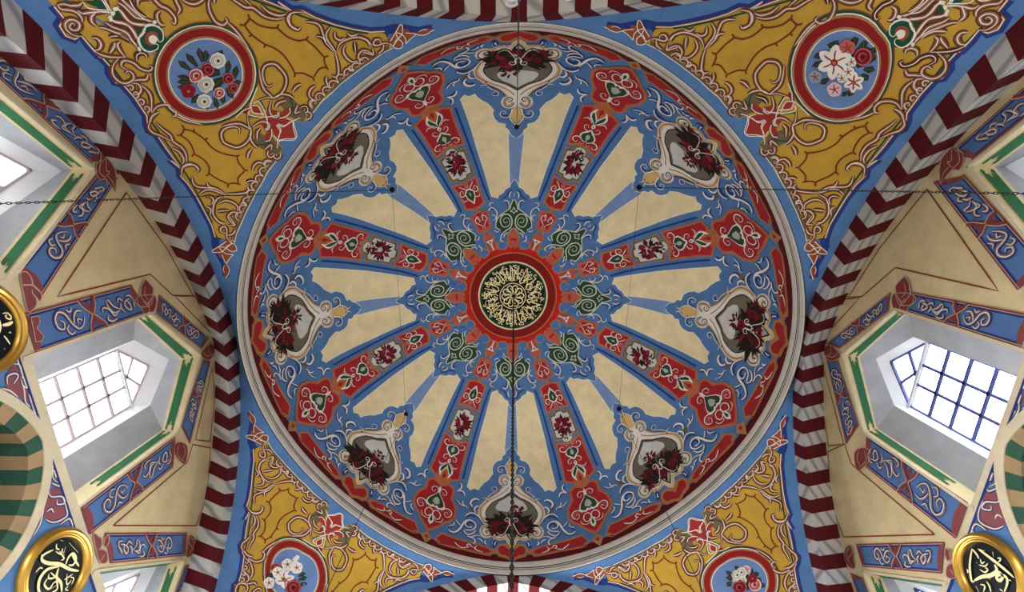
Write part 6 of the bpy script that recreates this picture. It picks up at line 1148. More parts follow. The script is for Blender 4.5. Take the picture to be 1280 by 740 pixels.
def sheet(mb, side, x, loops, m, grid=.2):
    """flat sheet in a wall plane bounded by loops[0], minus the other loops"""
    vs = []; edges = []; n0 = 0
    for lp in loops:
        k = len(lp); vs += [Vector(p) for p in lp]; edges += [(n0 + i, n0 + (i + 1) % k) for i in range(k)]; n0 += k
    vv, es, fs, *_ = delaunay_2d_cdt(vs, edges, [], 2 if False else 1, 1e-6) if False else delaunay_2d_cdt(vs, edges, [], 0, 1e-6)
    def inside(p, lp):
        c = False; j = len(lp) - 1
        for i in range(len(lp)):
            (xi, yi), (xj, yj) = lp[i], lp[j]
            if (yi > p[1]) != (yj > p[1]) and p[0] < (xj - xi) * (p[1] - yi) / (yj - yi) + xi: c = not c
            j = i
        return c
    keep = []
    for f in fs:
        cx = sum(vv[i].x for i in f) / len(f); cy = sum(vv[i].y for i in f) / len(f)
        if inside((cx, cy), loops[0]) and not any(inside((cx, cy), l) for l in loops[1:]): keep.append(tuple(f))
    mb.add(W(np.array([(x, v.x, v.y) for v in vv])), keep, m)
WALL = {}
CORN = dict(L=(1.094, 1.120), R=(1.126, 1.142))
for side in 'LR':
    x = XW[side]; inw = 1 if side == 'L' else -1
    par = BACK[side]; top = []
    for u in np.linspace(-1, 1, 81): top.append(arc_pts(par, u, side)[1:])
    top = [(a * 1.012, b + .012 * max(0, (b - .6))) for a, b in top]
    outer = [(top[0][0], .55)] + top + [(top[-1][0], .55)]
    holes = []
    for w in WIN[side]:
        h = house(w, 0); holes.append(h)
    la = low_arch(side, .188 + .003)
    holes.append([(la[0][0], .56)] + la + [(la[-1][0], .56)])
    mb = MB(); sheet(mb, side, x, [outer] + holes, 'wallcream')
    wall = mb.build('wall_left' if side == 'L' else 'wall_right', None)
    tag(wall, 'cream wall with painted window bands on the %s of the photo' % ('left' if side == 'L' else 'right'), 'wall', kind='structure')
    WALL[side] = wall
    # cream string course
    z0, z1 = CORN[side]; mb = MB()
    mb.box(W([x + inw * .001, 0, (z0 + z1) / 2]), [.0018 * S, 0, 0], [0, .98 * S, 0], [0, 0, (z1 - z0) / 2 * S], 'strip')
    mb.build('string_course', wall)
    # ---- lower arch: stones, soffit, cream moulding
    d = LOW[side]; n = 23
    o1 = low_arch(side, .229, 200); i1 = low_arch(side, .19, 200)
    ln = np.concatenate([[0], np.cumsum(np.hypot(*np.diff(np.array(o1), axis=0).T))]); cuts = np.linspace(0, ln[-1], n + 1)
    oo = np.array(o1); ii = np.array(i1)
    def at(q, t): return np.array([np.interp(t, ln, q[:, 0]), np.interp(t, ln, q[:, 1])])
    for k in range(n):
        mb = MB(); t0, t1 = cuts[k] + .0006, cuts[k + 1] - .0006; sec = []
        for t in np.linspace(t0, t1, 4):
            po, pi = at(oo, t), at(ii, t)
            sec += [(x + inw * .0022, *po), (x + inw * .0022, *pi), (x - inw * .16, *pi), (x - inw * .004, *po)]
        fs = [(a + j, a + (j + 1) % 4, a + 4 + (j + 1) % 4, a + 4 + j) for a in (0, 4, 8) for j in range(4)] + [(0, 1, 2, 3), (15, 14, 13, 12)]
        mb.add(W(np.array(sec)), fs, 'vgreen' if k % 2 else 'vcream'); mb.build('voussoir', wall)
    mb = MB(); r = .247; q = low_arch(side, r, 40)
    vs = []; fs = []
    a_, b_ = low_arch(side, .252, 40), low_arch(side, .229, 40); m_ = len(a_)
    for p, s_ in zip(a_, b_): vs += [(x + inw * .001, *p), (x + inw * .0056, *p), (x + inw * .0056, *s_), (x + inw * .001, *s_)]
    for i in range(m_ - 1): fs += [(i * 4 + j, i * 4 + (j + 1) % 4, i * 4 + 4 + (j + 1) % 4, i * 4 + 4 + j) for j in range(4)]
    mb.add(W(np.array(vs)), fs, 'strip'); mb.build('arch_moulding', wall)
    # dark back and raised slab added behind the lower arch to keep its soffit dark
    mb = MB(); mb.box(W([x - inw * .168, d['y'], .76]), [.01 * S, 0, 0], [0, .3 * S, 0], [0, 0, .29 * S], 'archdark'); mb.box(W([x - inw * .085, d['y'], d['zc'] - .01]), [.083 * S, 0, 0], [0, .3 * S, 0], [0, 0, .01 * S], 'archdark'); mb.build('passage_blocker', wall)

def pane_sheet(name, parent, x, poly, th=.0012):
    mb = MB(); n = len(poly)
    vs = [(x + th, *p) for p in poly] + [(x - th, *p) for p in poly]
    fs = [tuple(range(n)), tuple(range(2 * n - 1, n - 1, -1))] + [(i, (i + 1) % n, n + (i + 1) % n, n + i) for i in range(n)]
    mb.add(W(np.array(vs)), fs, 'glass'); return mb.build(name, parent)

def cut_half(poly, a, b, c):
    """part of a convex polygon with a*y + b*z <= c"""
    out = []
    for i in range(len(poly)):
        p, q = poly[i], poly[(i + 1) % len(poly)]; fp, fq = a * p[0] + b * p[1] - c, a * q[0] + b * q[1] - c
        if fp <= 1e-9: out.append(p)
        if fp * fq < -1e-14:
            t = fp / (fp - fq); out.append((p[0] + (q[0] - p[0]) * t, p[1] + (q[1] - p[1]) * t))
    return out
def window(side, w):
    x0 = XW[side]; inw = 1 if side == 'L' else -1; n = w['n']; yc = w['yc']
    root = empty('window_%d' % n, tuple(W([x0 - inw * .09, yc, 1.06])))
    tag(root, WINLAB[n], 'window', kind='structure')
    H = [house(w, k) for k in range(4)]; X = [x0 - inw * dpt for dpt in DEPTH]
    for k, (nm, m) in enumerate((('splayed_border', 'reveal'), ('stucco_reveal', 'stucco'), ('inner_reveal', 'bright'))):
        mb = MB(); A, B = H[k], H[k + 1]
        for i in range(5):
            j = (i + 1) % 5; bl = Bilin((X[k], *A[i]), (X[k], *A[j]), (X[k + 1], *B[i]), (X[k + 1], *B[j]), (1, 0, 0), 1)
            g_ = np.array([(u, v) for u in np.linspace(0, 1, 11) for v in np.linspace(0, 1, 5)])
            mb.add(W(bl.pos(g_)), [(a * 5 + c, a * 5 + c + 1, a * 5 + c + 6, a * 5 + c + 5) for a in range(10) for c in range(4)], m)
        if k == 0:      # raised cream lip round the opening
            for i in range(4):
                a, b = [(q_[0], max(q_[1], CORN[side][0] + .004)) for q_ in (A[i], A[i + 1])]
                mb.bar(W([X[0] + inw * .002, *a]), W([X[0] + inw * .002, *b]), .004 * S, .003 * S, [1, 0, 0], 'strip')
        ob = mb.build(nm, root)
        if k == 0:      # green panels with scrolled ends
            for i, (t0, t1) in enumerate(((.30, .93), (.09, .90), (.10, .91), (.07, .70))):
                if i in (0, 3) and w['yc'] not in (-.02, -.004): continue
                a, b, c, d_ = np.array([X[0], *A[i]]), np.array([X[0], *A[i + 1]]), np.array([X[1], *B[i]]), np.array([X[1], *B[i + 1]])
                u = b - a; v = (c - a + d_ - b) / 2; nr = np.cross(u, v); nr /= np.linalg.norm(nr)
                cen = np.array([X[1], yc, 1.3]); nr = nr if np.dot(cen - a, nr) > 0 else -nr
                qm = Bilin(a, b, c, d_, nr, .0022); L = np.linalg.norm(u); q = .026 / L
                pl = [(t0, .32), (t0 - q * .8, .31), (t0 - q, .38), (t0 - q * .7, .44), (t0 - q * .1, .42), (t0 - q * .3, .5), (t0 + q * .45, .57), (t0 - q * .3, .64), (t0 - q * .1, .72), (t0 - q * .7, .70), (t0 - q, .76), (t0 - q * .8, .83), (t0, .82)]
                pl = pl + [(t1 + q * (t0 - p[0]) / q, p[1]) for p in pl[::-1]]
                def bil(p): return p
                pm = MB(); fill(pm, qm, pl, 'panelgreen', 3, False, .03); pm.build('green_panel', ob)
    # glazing
    xg = X[3]; G = H[3]; hw, zg, za = w['r'][3]; barm = 'bar_glow' if side == 'L' else 'bar_blue'
    mb = MB()
    for i in range(4):
        mb.bar(W([xg, *G[i]]), W([xg, *G[i + 1]]), .0035 * S, .004 * S, [1, 0, 0], barm)
    fr = mb.build('window_frame', root)
    mb = MB(); mb.bar(W([xg + inw * .002, yc - hw, zg]), W([xg + inw * .002, yc + hw, zg]), .0042 * S, .006 * S, [1, 0, 0], 'transom_white'); mb.build('transom', root)
    ys = [yc - hw, yc - hw + 2 * hw * .355, yc - hw + 2 * hw * .655, yc + hw] if True else []
    zs = [zg - .078 * k for k in range(0, 7)]
    zs = [z for z in zs if z > w['zb'] + .01] + [w['zb']]
    mb = MB()
    for y in ys[1:-1]: mb.bar(W([xg, y, zg]), W([xg, y, w['zb']]), .0042 * S, .003 * S, [1, 0, 0], barm)
    for z in zs[1:-1]: mb.bar(W([xg, yc - hw, z]), W([xg, yc + hw, z]), .0042 * S, .003 * S, [1, 0, 0], barm)
    # lattice in the pointed head
    hh = za - zg
    for sg in (1, -1):
        mb.bar(W([xg, yc - sg * hw * .16, zg]), W([xg, yc + sg * hw * .5, zg + hh * .5]), .004 * S, .003 * S, [1, 0, 0], barm)
    mb.build('glazing_bars', root)
    for i in range(3):
        for j in range(len(zs) - 1):
            pane_sheet('pane', root, xg, [(ys[i], zs[j + 1]), (ys[i + 1], zs[j + 1]), (ys[i + 1], zs[j]), (ys[i], zs[j])])
    tri = [(yc - hw, zg), (yc + hw, zg), (yc, za)]
    s1 = (hw * .66, hh * .5); l1 = (-s1[1], s1[0]); c1 = l1[0] * (yc - hw * .16) + l1[1] * zg
    l2 = (-s1[1], -s1[0]); c2 = l2[0] * (yc + hw * .16) + l2[1] * zg
    for sa in (1, -1):
        for sb in (1, -1):
            pl = cut_half(cut_half(tri, l1[0] * sa, l1[1] * sa, c1 * sa), l2[0] * sb, l2[1] * sb, c2 * sb)
            if len(pl) >= 3: pane_sheet('pane', root, xg, pl)
    return root
for side in 'LR':
    for w in WIN[side]: window(side, w)
# ------------------------------------------------------------------ painted ornament of the dome
rng = random.Random(7)
def strip_name(e):
    s_ = sum(p[1] for p in e[7]) / len(e[7])
    for lim, nm in ((.486, 'bud_panel'), (.648, 'drop_panel'), (.842, 'rose_panel'), (1.092, 'fleur_panel'), (1.385, 'heart_panel'), (9, 'knot')):
        if s_ < lim: return nm
# centre: red disc, gold rim, inscription
def disc(mb, m, layer, r0, r1, n=96):
    dm = DomeMap(0); a = np.linspace(0, 360, n, endpoint=False); vs = []
    rows = np.linspace(max(r0, .002), r1, max(2, int((r1 - r0) / .015) + 2))
    for r in rows:
        p = np.stack([a, np.full(n, r)], 1); P = dome_raw(np.radians(a), p[:, 1]); vs.append(W(P - np.array([0, 0, LAYER * layer])))
    mb.add(np.concatenate(vs), [(j * n + i, j * n + (i + 1) % n, (j + 1) * n + (i + 1) % n, (j + 1) * n + i) for j in range(len(rows) - 1) for i in range(n)], m)
mb = MB(); disc(mb, 'discred', 2, .003, .262); disc(mb, 'ochre', 3, .226, .232); disc(mb, 'discdark', 3, .18, .226)
for k in range(72):
    a = k * 5; stroke(mb, DomeMap(0), [(a, .186), (a + 1.6, .204), (a + 4.2, .219)], 'mred', 4, 1.4)
cd = mb.build('red_disc', ceiling)
mb = MB(); disc(mb, 'gilt', 5, .171, .1845); disc(mb, 'black', 6, .0, .175); disc(mb, 'green', 7, .1655, .171); disc(mb, 'gilt', 7, .0665, .0705); disc(mb, 'black', 7, .176, .1775)
ro = mb.build('inscription_roundel', ceiling); ro['label'] = 'black and gold inscription roundel at the crown'
mb = MB(); dm = DomeMap(0)
def pol(x, y): return (math.degrees(math.atan2(y, x)), math.hypot(x, y))
def cs(pts, w, tp='t', col='gilt', layer=9):
    q = catmull(np.array(pts), 4); stroke(mb, FlatApex(), q, col, layer, w, tp, False)
class FlatApex:
    unit = 0.0035
    def flat(s, p): return np.asarray(p, float)
    def unflat(s, q): return q
    def pos(s, p): return dome_raw(np.arctan2(p[:, 1], p[:, 0]), np.hypot(p[:, 0], p[:, 1]))
    def nrm(s, p, P): return np.tile([0, 0, -1.0], (len(p), 1))
# interlaced central knot (ten looped strapwork)
for k in range(10):
    a = math.radians(36 * k)
    def q(r, d): return (r * math.cos(a + math.radians(d)), r * math.sin(a + math.radians(d)))
    cs([q(.022, -14), q(.038, -16), q(.054, -8), q(.058, 6), q(.050, 18), q(.036, 20), q(.022, 8)], 1.6, 'n')
    cs([q(.008, 0), q(.018, 20), q(.03, 22), q(.044, 36)], 1.3, 'n')
# the inscription: tall uprights, bowls and tails in two interwoven rows
def rad(r, a): return (r * math.cos(math.radians(a)), r * math.sin(math.radians(a)))
up_a = [86, 91, 96, 78, 104, 112, 121, 128, 140, 150, 163, 176, 190, 205, 218, 232, 246, 258, 264, 270, 276, 285, 298, 312, 327, 342, 356, 10, 24, 38, 52, 64]
for i, a in enumerate(up_a):
    r0, r1 = (.082, .158) if i % 3 else (.086, .148); tw = rng.uniform(-4, 4)
    cs([rad(r0, a + tw * .3), rad((r0 + r1) / 2, a), rad(r1, a - tw * .4)], 1.35)
for i in range(46):
    a = i * 360 / 46 + rng.uniform(-2, 2); rr = (.092, .112, .132, .15)[i % 4]; w = rng.uniform(9, 15); dpt = rng.uniform(.012, .02)
    cs([rad(rr + .008, a - w * .6), rad(rr - dpt * .3, a - w * .4), rad(rr - dpt * .8, a), rad(rr - dpt * .2, a + w * .45), rad(rr + .012, a + w * .6)], 1.4)
for i in range(64):
    a = i * 360 / 64 + rng.uniform(-2, 2); rr = (.142, .103, .124, .157)[i % 4]; q = rng.uniform(3.0, 4.5)
    cs([rad(rr, a), rad(rr + .008, a + q * .5), rad(rr + .006, a + q), rad(rr - .004, a + q), rad(rr - .006, a - q * .4), rad(rr - .008, a - q * 1.4)], 1.15)
for i in range(110):
    a = rng.uniform(0, 360); rr = rng.uniform(.08, .162); cs([rad(rr, a), rad(rr + .003, a + 1.2), rad(rr, a + 2.2)], 1.4, 'n')
mb.build('inscription', ro)

D_ = dict()
for e in DOME: D_.setdefault(e[0] if e[0] != 'spoke' else strip_name(e), []).append(e)
SPL = dict(rose_panel='bouquet')
def spray(mb, mp, cx, cy, rx, ry, n, seed, cols, layer, lw=2.2, lf=1.0):
    """painted bouquet: spiky leaves round a heap of petals"""
    r = random.Random(seed); q = mp.flat
    c = q([(cx, cy)])[0]
    def un(p): return [tuple(v) for v in mp.unflat(np.array(p))]
    for i in range(n):
        a = 2 * math.pi * i / n + r.uniform(-.25, .25); l = r.uniform(.8, 1.15) * lf
        tip = c + np.array([math.cos(a) * rx * l, math.sin(a) * ry * l]); b0 = c + np.array([math.cos(a) * rx * .25, math.sin(a) * ry * .25])
        d = tip - b0; nn = np.array([-d[1], d[0]]) * .16
        fill(mb, mp, un([b0, b0 + d * .45 + nn, tip, b0 + d * .45 - nn]), cols[0], layer, False)
    for i in range(n):
        a = r.uniform(0, 2 * math.pi); k = math.sqrt(r.uniform(0, .5)); p = c + np.array([math.cos(a) * rx * k, math.sin(a) * ry * k]); s_ = min(rx, ry) * r.uniform(.16, .3)
        m_ = 7; pts = [p + s_ * (1 if j % 2 else .72) * np.array([math.cos(2 * math.pi * j / (2 * m_)), math.sin(2 * math.pi * j / (2 * m_))]) for j in range(2 * m_)]
        fill(mb, mp, un(pts), cols[1 + i % (len(cols) - 1)], layer + 1 + (i % 2), False)
    for i in range(5):
        a = r.uniform(0, 2 * math.pi); k = r.uniform(.2, .6); p = c + np.array([math.cos(a) * rx * k, math.sin(a) * ry * k])
        stroke(mb, mp, un([p, p + np.array([r.uniform(-.3, .3) * rx, r.uniform(-.3, .3) * ry])]), 'pinkr' if i < 2 else cols[0], layer + 3, lw * .35, 't', False)

for k in range(8):
    ax = 45 * k; mp = DomeMap(ax)
    for sg in (1, -1):
        mb = MB()
        for e in D_['panel']: draw(mb, mp, e, None, (sg,))
        mb.build('cream_panel', ceiling)
    mb = MB()
    for e in D_['ray']: draw(mb, mp, e, .03, (1, -1))
    mb.build('blue_ray', ceiling)
    mb = MB()
    for e in D_['cart']: draw(mb, mp, e, .03, (1, -1))
    ca = mb.build('painted_cartouche', ceiling)
    mb = MB(); r = random.Random(k + 3)
    spray(mb, mp, r.uniform(-1, 1), 1.25, .13, .08, 32, k, ('bouqdark', 'bouqred', 'bouqdark', 'bouqmaroon', 'bouqred'), 6)
    spray(mb, mp, r.uniform(-4.4, -3.2), 1.265, .06, .065, 16, k + 20, ('bouqdark', 'bouqred', 'bouqdark'), 6)
    spray(mb, mp, r.uniform(3.2, 4.4), 1.265, .06, .065, 16, k + 40, ('bouqdark', 'bouqred', 'bouqdark'), 6)
    spray(mb, mp, r.uniform(-2, 2), 1.165, .045, .04, 9, k + 60, ('bouqdark', 'bouqred'), 6)
    mb.build('bouquet', ca)
    mb = MB()
    for e in D_['tend']: draw(mb, mp, e, None, (1, -1))
    mb.build('scroll_tendrils', ceiling)
    mb = MB()
    for e in D_['rim']: draw(mb, mp, e, .045, (1, -1))
    mb.build('red_band', ceiling)
    mb = MB()
    for e in D_['ros']: draw(mb, mp, e, .02, (1, -1))
    mb.build('green_palmette', ceiling)
    mp = DomeMap(ax + 22.5)
    for nm in ('bud_panel', 'drop_panel', 'rose_panel', 'fleur_panel', 'heart_panel', 'knot'):
        mb = MB()
        for e in D_[nm]: draw(mb, mp, e, .028, (1, -1))
        if nm == 'drop_panel':      # dark blue shade lines painted beside the spoke
            for sg in (1, -1): stroke(mb, mp, [(sg * 8.6, .52), (sg * 7.55, .60), (sg * 6.9, .75), (sg * 6.45, .9), (sg * 6.3, 1.03)], 'dblue', 1, 2.6, 'n')
        ob = mb.build(nm, ceiling)
        if nm == 'rose_panel':
            mb = MB(); spray(mb, mp, 0, .745, .055, .062, 18, k + 80, ('black', 'bouqred', 'bouqmaroon', 'bouqred'), 7); spray(mb, mp, 0, .80, .04, .03, 9, k + 90, ('black', 'bouqred'), 7); mb.build('bouquet', ob)
# deep red ground behind the band at the rim
mb = MB(); n = 192; a = np.linspace(0, 360, n, endpoint=False); vs = []
dm = DomeMap(0); rows = (1.436, 1.452, 1.468, 1.4825)
for s_ in rows:
    p = np.stack([a, np.full(n, s_)], 1); P = dome_raw(np.radians(a), p[:, 1]); N = dm.nrm(p, P); vs.append(W(P + N * LAYER * 1.0))
mb.add(np.concatenate(vs), [(j * n + i, j * n + (i + 1) % n, (j + 1) * n + (i + 1) % n, (j + 1) * n + i) for j in range(len(rows) - 1) for i in range(n)], 'dred')
mb.build('rim_ground', ceiling)

# ------------------------------------------------------------------ pendentives
def tri(p):      # centre, edge points in local pendentive coordinates -> frame in flat space
    return p
def flower(mb, mp, kind, col, pts, layer):
    f = mp.flat(pts); c = f[0]; R_ = (np.linalg.norm(f[1] - c) + np.linalg.norm(f[2] - c)) / 2
    ex = (f[1] - c); ey = (f[2] - c)
    def P(u, v): return c + u * ex + v * ey
    def un(L): return [tuple(v) for v in mp.unflat(np.array(L))]
    def circ(r, n=14, ph=0): return [P(r * math.cos(2 * math.pi * i / n + ph), r * math.sin(2 * math.pi * i / n + ph)) for i in range(n)]
    dk = {'pinkr': 'darkr', 'darkr': 'bouqred', 'whiter': 'stone', 'redp': 'bouqred', 'whitep': 'grey'}.get(col, 'darkr'); lt = {'darkr': 'pinkr', 'redp': 'pinkr'}.get(col, 'white')
    if kind == 'rose':
        pet = [P((1 + .05 * math.cos(8 * t)) * math.cos(t), (1 + .05 * math.cos(8 * t)) * math.sin(t)) for t in np.linspace(0, 2 * math.pi, 30, endpoint=False)]
        fill(mb, mp, un(pet), col, layer, False, .03)
        stroke(mb, mp, un(circ(.88)), lt, layer + 1, 1.0, 'n', True, 2, True)
        fill(mb, mp, un(circ(.62)), dk, layer + 1, False); fill(mb, mp, un(circ(.50)), col, layer + 2, False)
        stroke(mb, mp, un([P(.45 * math.cos(t), .45 * math.sin(t)) for t in np.linspace(.3, 5, 9)]), lt, layer + 3, .9, 't')
        fill(mb, mp, un(circ(.2, 8)), 'bouqdark' if col != 'pinkr' else 'bouqred', layer + 3, False)
        stroke(mb, mp, un([P(.8 * math.cos(t), .8 * math.sin(t)) for t in np.linspace(2.2, 4.4, 7)]), dk, layer + 2, 1.2, 't')
    else:
        n = 6 if kind == 'lily' else 5
        for i in range(n):
            a = 2 * math.pi * i / n + .4; w = .30 if kind == 'lily' else .5
            def Q(r, s_): return P(r * math.cos(a) - s_ * math.sin(a), r * math.sin(a) + s_ * math.cos(a))
            tip = 1.0 if kind == 'lily' else .95
            fill(mb, mp, un([Q(.08, 0), Q(.45, -w), Q(.78, -w * .85), Q(tip, 0), Q(.78, w * .85), Q(.45, w)]), col, layer, kind != 'lily' or True)
            stroke(mb, mp, un([Q(.12, 0), Q(.45, .03), Q(.7, 0)]), 'darkr' if kind == 'lily' else dk, layer + 1, 1.5 if kind == 'lily' else .9, 't')
        fill(mb, mp, un(circ(.2, 10)), 'darkr' if col != 'redp' else 'tan', layer + 2, False); fill(mb, mp, un(circ(.1, 8)), 'orange', layer + 3, False)
for nm, ax in (('TL', 135), ('TR', 45), ('BL', 225), ('BR', 315)):
    mp = PendMap(ax); par = PEND[nm]; mb = MB(); mg = MB(); ms = MB()
    for e in PENDE:
        tgt = mg if e[2] in ('yellow', 'olive', 'dblue') and e[1] == 'F' or e[3] <= 1 else (ms if e[2] in ('star',) else mb)
        if e[2] == 'yellow': draw(mg, mp, (e[0], e[1], e[2], e[3], e[4], e[5], 0, e[7]), .06, (1, -1))
        else: draw(tgt, mp, e, None, (1, -1))
    mg.build('gold_field', par); mb.build('scrollwork', par)
    if ms.f: ms.build('red_star', par)
    mb = MB()
    for e in MED: draw(mb, mp, e, None, (1,))
    rd = mb.build('flower_roundel', par)
    mb = MB(); lay = 11; mp = PendMap(ax, False)
    for i, it in enumerate(FLOW[nm]):
        k, c, pts = it
        if k == 'leaf':
            f = mp.flat(pts); d = f[1] - f[0]; nn = np.array([-d[1], d[0]]) / (np.linalg.norm(d) + 1e-9) * c * .0034
            q = [f[0], f[0] + d * .4 + nn, f[1] + nn * .4, f[1] - nn * .4, f[0] + d * .4 - nn]
            fill(mb, mp, [tuple(v) for v in mp.unflat(np.array(q))], 'leafg', lay, False)
            stroke(mb, mp, [tuple(v) for v in mp.unflat(np.array([f[0], f[0] + d * .5, f[1]]))], 'olive', lay + 1, .5, 't')
        else: flower(mb, mp, k, c, pts, lay + 2 + 4 * (i % 2))
    mb.build('bouquet', rd)

# ------------------------------------------------------------------ wall ornament
def band_quad(name, par, side, a0, a1, b0, b1, flip=False, ornament=True):
    """one straight length of painted band: inner edge a0-a1, outer edge b0-b1 (y, z)"""
    inw = 1 if side == 'L' else -1; x = XW[side] + inw * .0006
    a0, a1, b0, b1 = [np.array([x, *p]) for p in (a0, a1, b0, b1)]
    q = Bilin(a0, a1, b0, b1, [inw, 0, 0.], .0026); q.Hh = q.H; mb = MB()
    fill(mb, q, [(0, 0), (1, 0), (1, 1), (0, 1)], 'bandblue', 1, False, .1)
    for v, c, w in ((.05, 'navy', 3.6), (.95, 'navy', 3.6), (.0, 'claret', 2.0), (1.0, 'claret', 2.0), (.03, 'taupe2', .7), (.97, 'taupe2', .7)): stroke(mb, q, [(0, v), (1, v)], c, 2 if c == 'navy' else 3, w, 'n', False)
    ar = q.L / q.Hh
    def T(u, v, sg):       # half motif coordinates: u measured in band heights from the crossing
        return (.5 + sg * u / ar, v)
    half = ar / 2
    def sc(pts, sg, w=1.5, fl=False):
        p = [T(u, 1 - v if fl else v, sg) for u, v in pts]
        stroke(mb, q, p, 'navy', 3, w * 3.6, 't'); stroke(mb, q, [(u + .004, v) for u, v in p], 'taupe', 4, w * 2.1, 't'); stroke(mb, q, p, 'white', 5, w * .55, 't')
    for sg in (1, -1):
        fl = (sg > 0) != flip
        if fl:      # palmette leaves growing out of a knot
            mine = [m_ for m_ in BANDM if m_[0] < 0]; far = max(u for m_ in mine for u, v in m_[2]); k = min(1.0, (half - .12) / far)
            for m_ in mine: sc([(u * k, v) for u, v in m_[2]], sg, m_[1], False)
        else:       # scroll with a flower
            k = min(1.0, (half - .30) / 1.25)
            for w_, L in ((1.6, [(0, .5), (.14, .3), (.34, .22), (.5, .4), (.62, .72), (.82, .82), (1.0, .66), (1.0, .42), (.84, .34), (.76, .5), (.86, .6)]), (1.5, [(.02, .68), (.2, .72), (.36, .58), (.44, .4)]), (1.3, [(.5, .2), (.66, .14), (.74, .3), (.62, .42)]), (1.3, [(.3, .86), (.42, .74), (.54, .84)]), (1.2, [(.12, .42), (.26, .5), (.3, .36)])):
                sc([(.34 + u * k, v) for u, v in L], sg, w_, False)
        if half > 1.35:
            fill(mb, q, [T(half, .0, sg), T(half - .2, .08, sg), T(half - .28, .5, sg), T(half - .2, .92, sg), T(half, 1, sg)], 'plum2', 3, False)
    # crossing straps
    for sg in (1, -1):
        for v0, v1 in ((0, .5), (1, .5)):
            p = [T(.30, v0, sg), T(.20, v0 * .55 + .22 if v0 == 0 else .78, sg), T(0.0, .5, sg)]
            stroke(mb, q, p, 'claret', 6, 4.2, 'n'); stroke(mb, q, [T(.35, v0, sg), T(.25, .24 if v0 == 0 else .76, sg), T(0.03, .5, sg)], 'taupe2', 7, 1.0, 'n'); 
        for v0 in (.1, .9): fill(mb, q, [T(.0, .5 + (v0 - .5) * .4, 1), T(.07, .5 + (v0 - .5) * .75, 1), T(0, v0, 1), T(-.07, .5 + (v0 - .5) * .75, 1)], 'claret', 6, True)
    return mb.build(name, par)
BANDS = dict(
 L=[(( .192, 1.135), (.192, 1.545), (.284, 1.135), (.284, 1.50)), ((.180, 1.580), (.0, 1.775), (.232, 1.612), (.022, 1.832)), ((-.042, 1.775), (-.218, 1.575), (-.062, 1.812), (-.297, 1.598)), ((-.238, 1.535), (-.238, 1.125), (-.327, 1.492), (-.318, 1.125)),
    ((.385, 1.16), (.590, 1.468), (.318, 1.195), (.588, 1.545)), ((.625, 1.462), (.850, 1.175), (.640, 1.545), (.885, 1.235)), ((-.652, 1.448), (-.442, 1.16), (-.588, 1.482), (-.352, 1.17)), ((-.69, 1.438), (-.9, 1.14), (-.715, 1.49), (-.93, 1.16))],
 R=[((.207, 1.155), (.207, 1.545), (.278, 1.155), (.258, 1.52)), ((.190, 1.582), (.012, 1.764), (.243, 1.592), (.005, 1.838)), ((-.028, 1.764), (-.200, 1.585), (-.04, 1.825), (-.285, 1.618)), ((-.213, 1.54), (-.205, 1.15), (-.308, 1.51), (-.31, 1.15)),
    ((.385, 1.16), (.575, 1.445), (.328, 1.205), (.560, 1.535)), ((.615, 1.432), (.85, 1.12), (.628, 1.505), (.885, 1.19)), ((-.622, 1.412), (-.425, 1.155), (-.578, 1.46), (-.345, 1.175)), ((-.66, 1.40), (-.86, 1.12), (-.685, 1.45), (-.89, 1.15))])
TRI = dict(
 L=[[(.546, 1.57), (.304, 1.238), (.302, 1.594), (.218, 1.678), (.193, 1.79), (.37, 1.70)], [(-.350, 1.205), (-.597, 1.537), (-.532, 1.628), (-.375, 1.71), (-.309, 1.615), (-.352, 1.565)], [(.19, 1.80), (.212, 1.69), (.03, 1.86), (.08, 1.855)], [(-.35, 1.715), (-.30, 1.635), (-.09, 1.82), (-.2, 1.80)]],
 R=[[(.541, 1.556), (.315, 1.252), (.318, 1.599), (.205, 1.715), (.19, 1.78), (.36, 1.69)], [(-.345, 1.21), (-.595, 1.523), (-.53, 1.62), (-.36, 1.70), (-.291, 1.627), (-.338, 1.575)], [(.18, 1.80), (.198, 1.725), (.03, 1.86), (.08, 1.855)], [(-.34, 1.705), (-.293, 1.632), (-.09, 1.82), (-.2, 1.80)]])
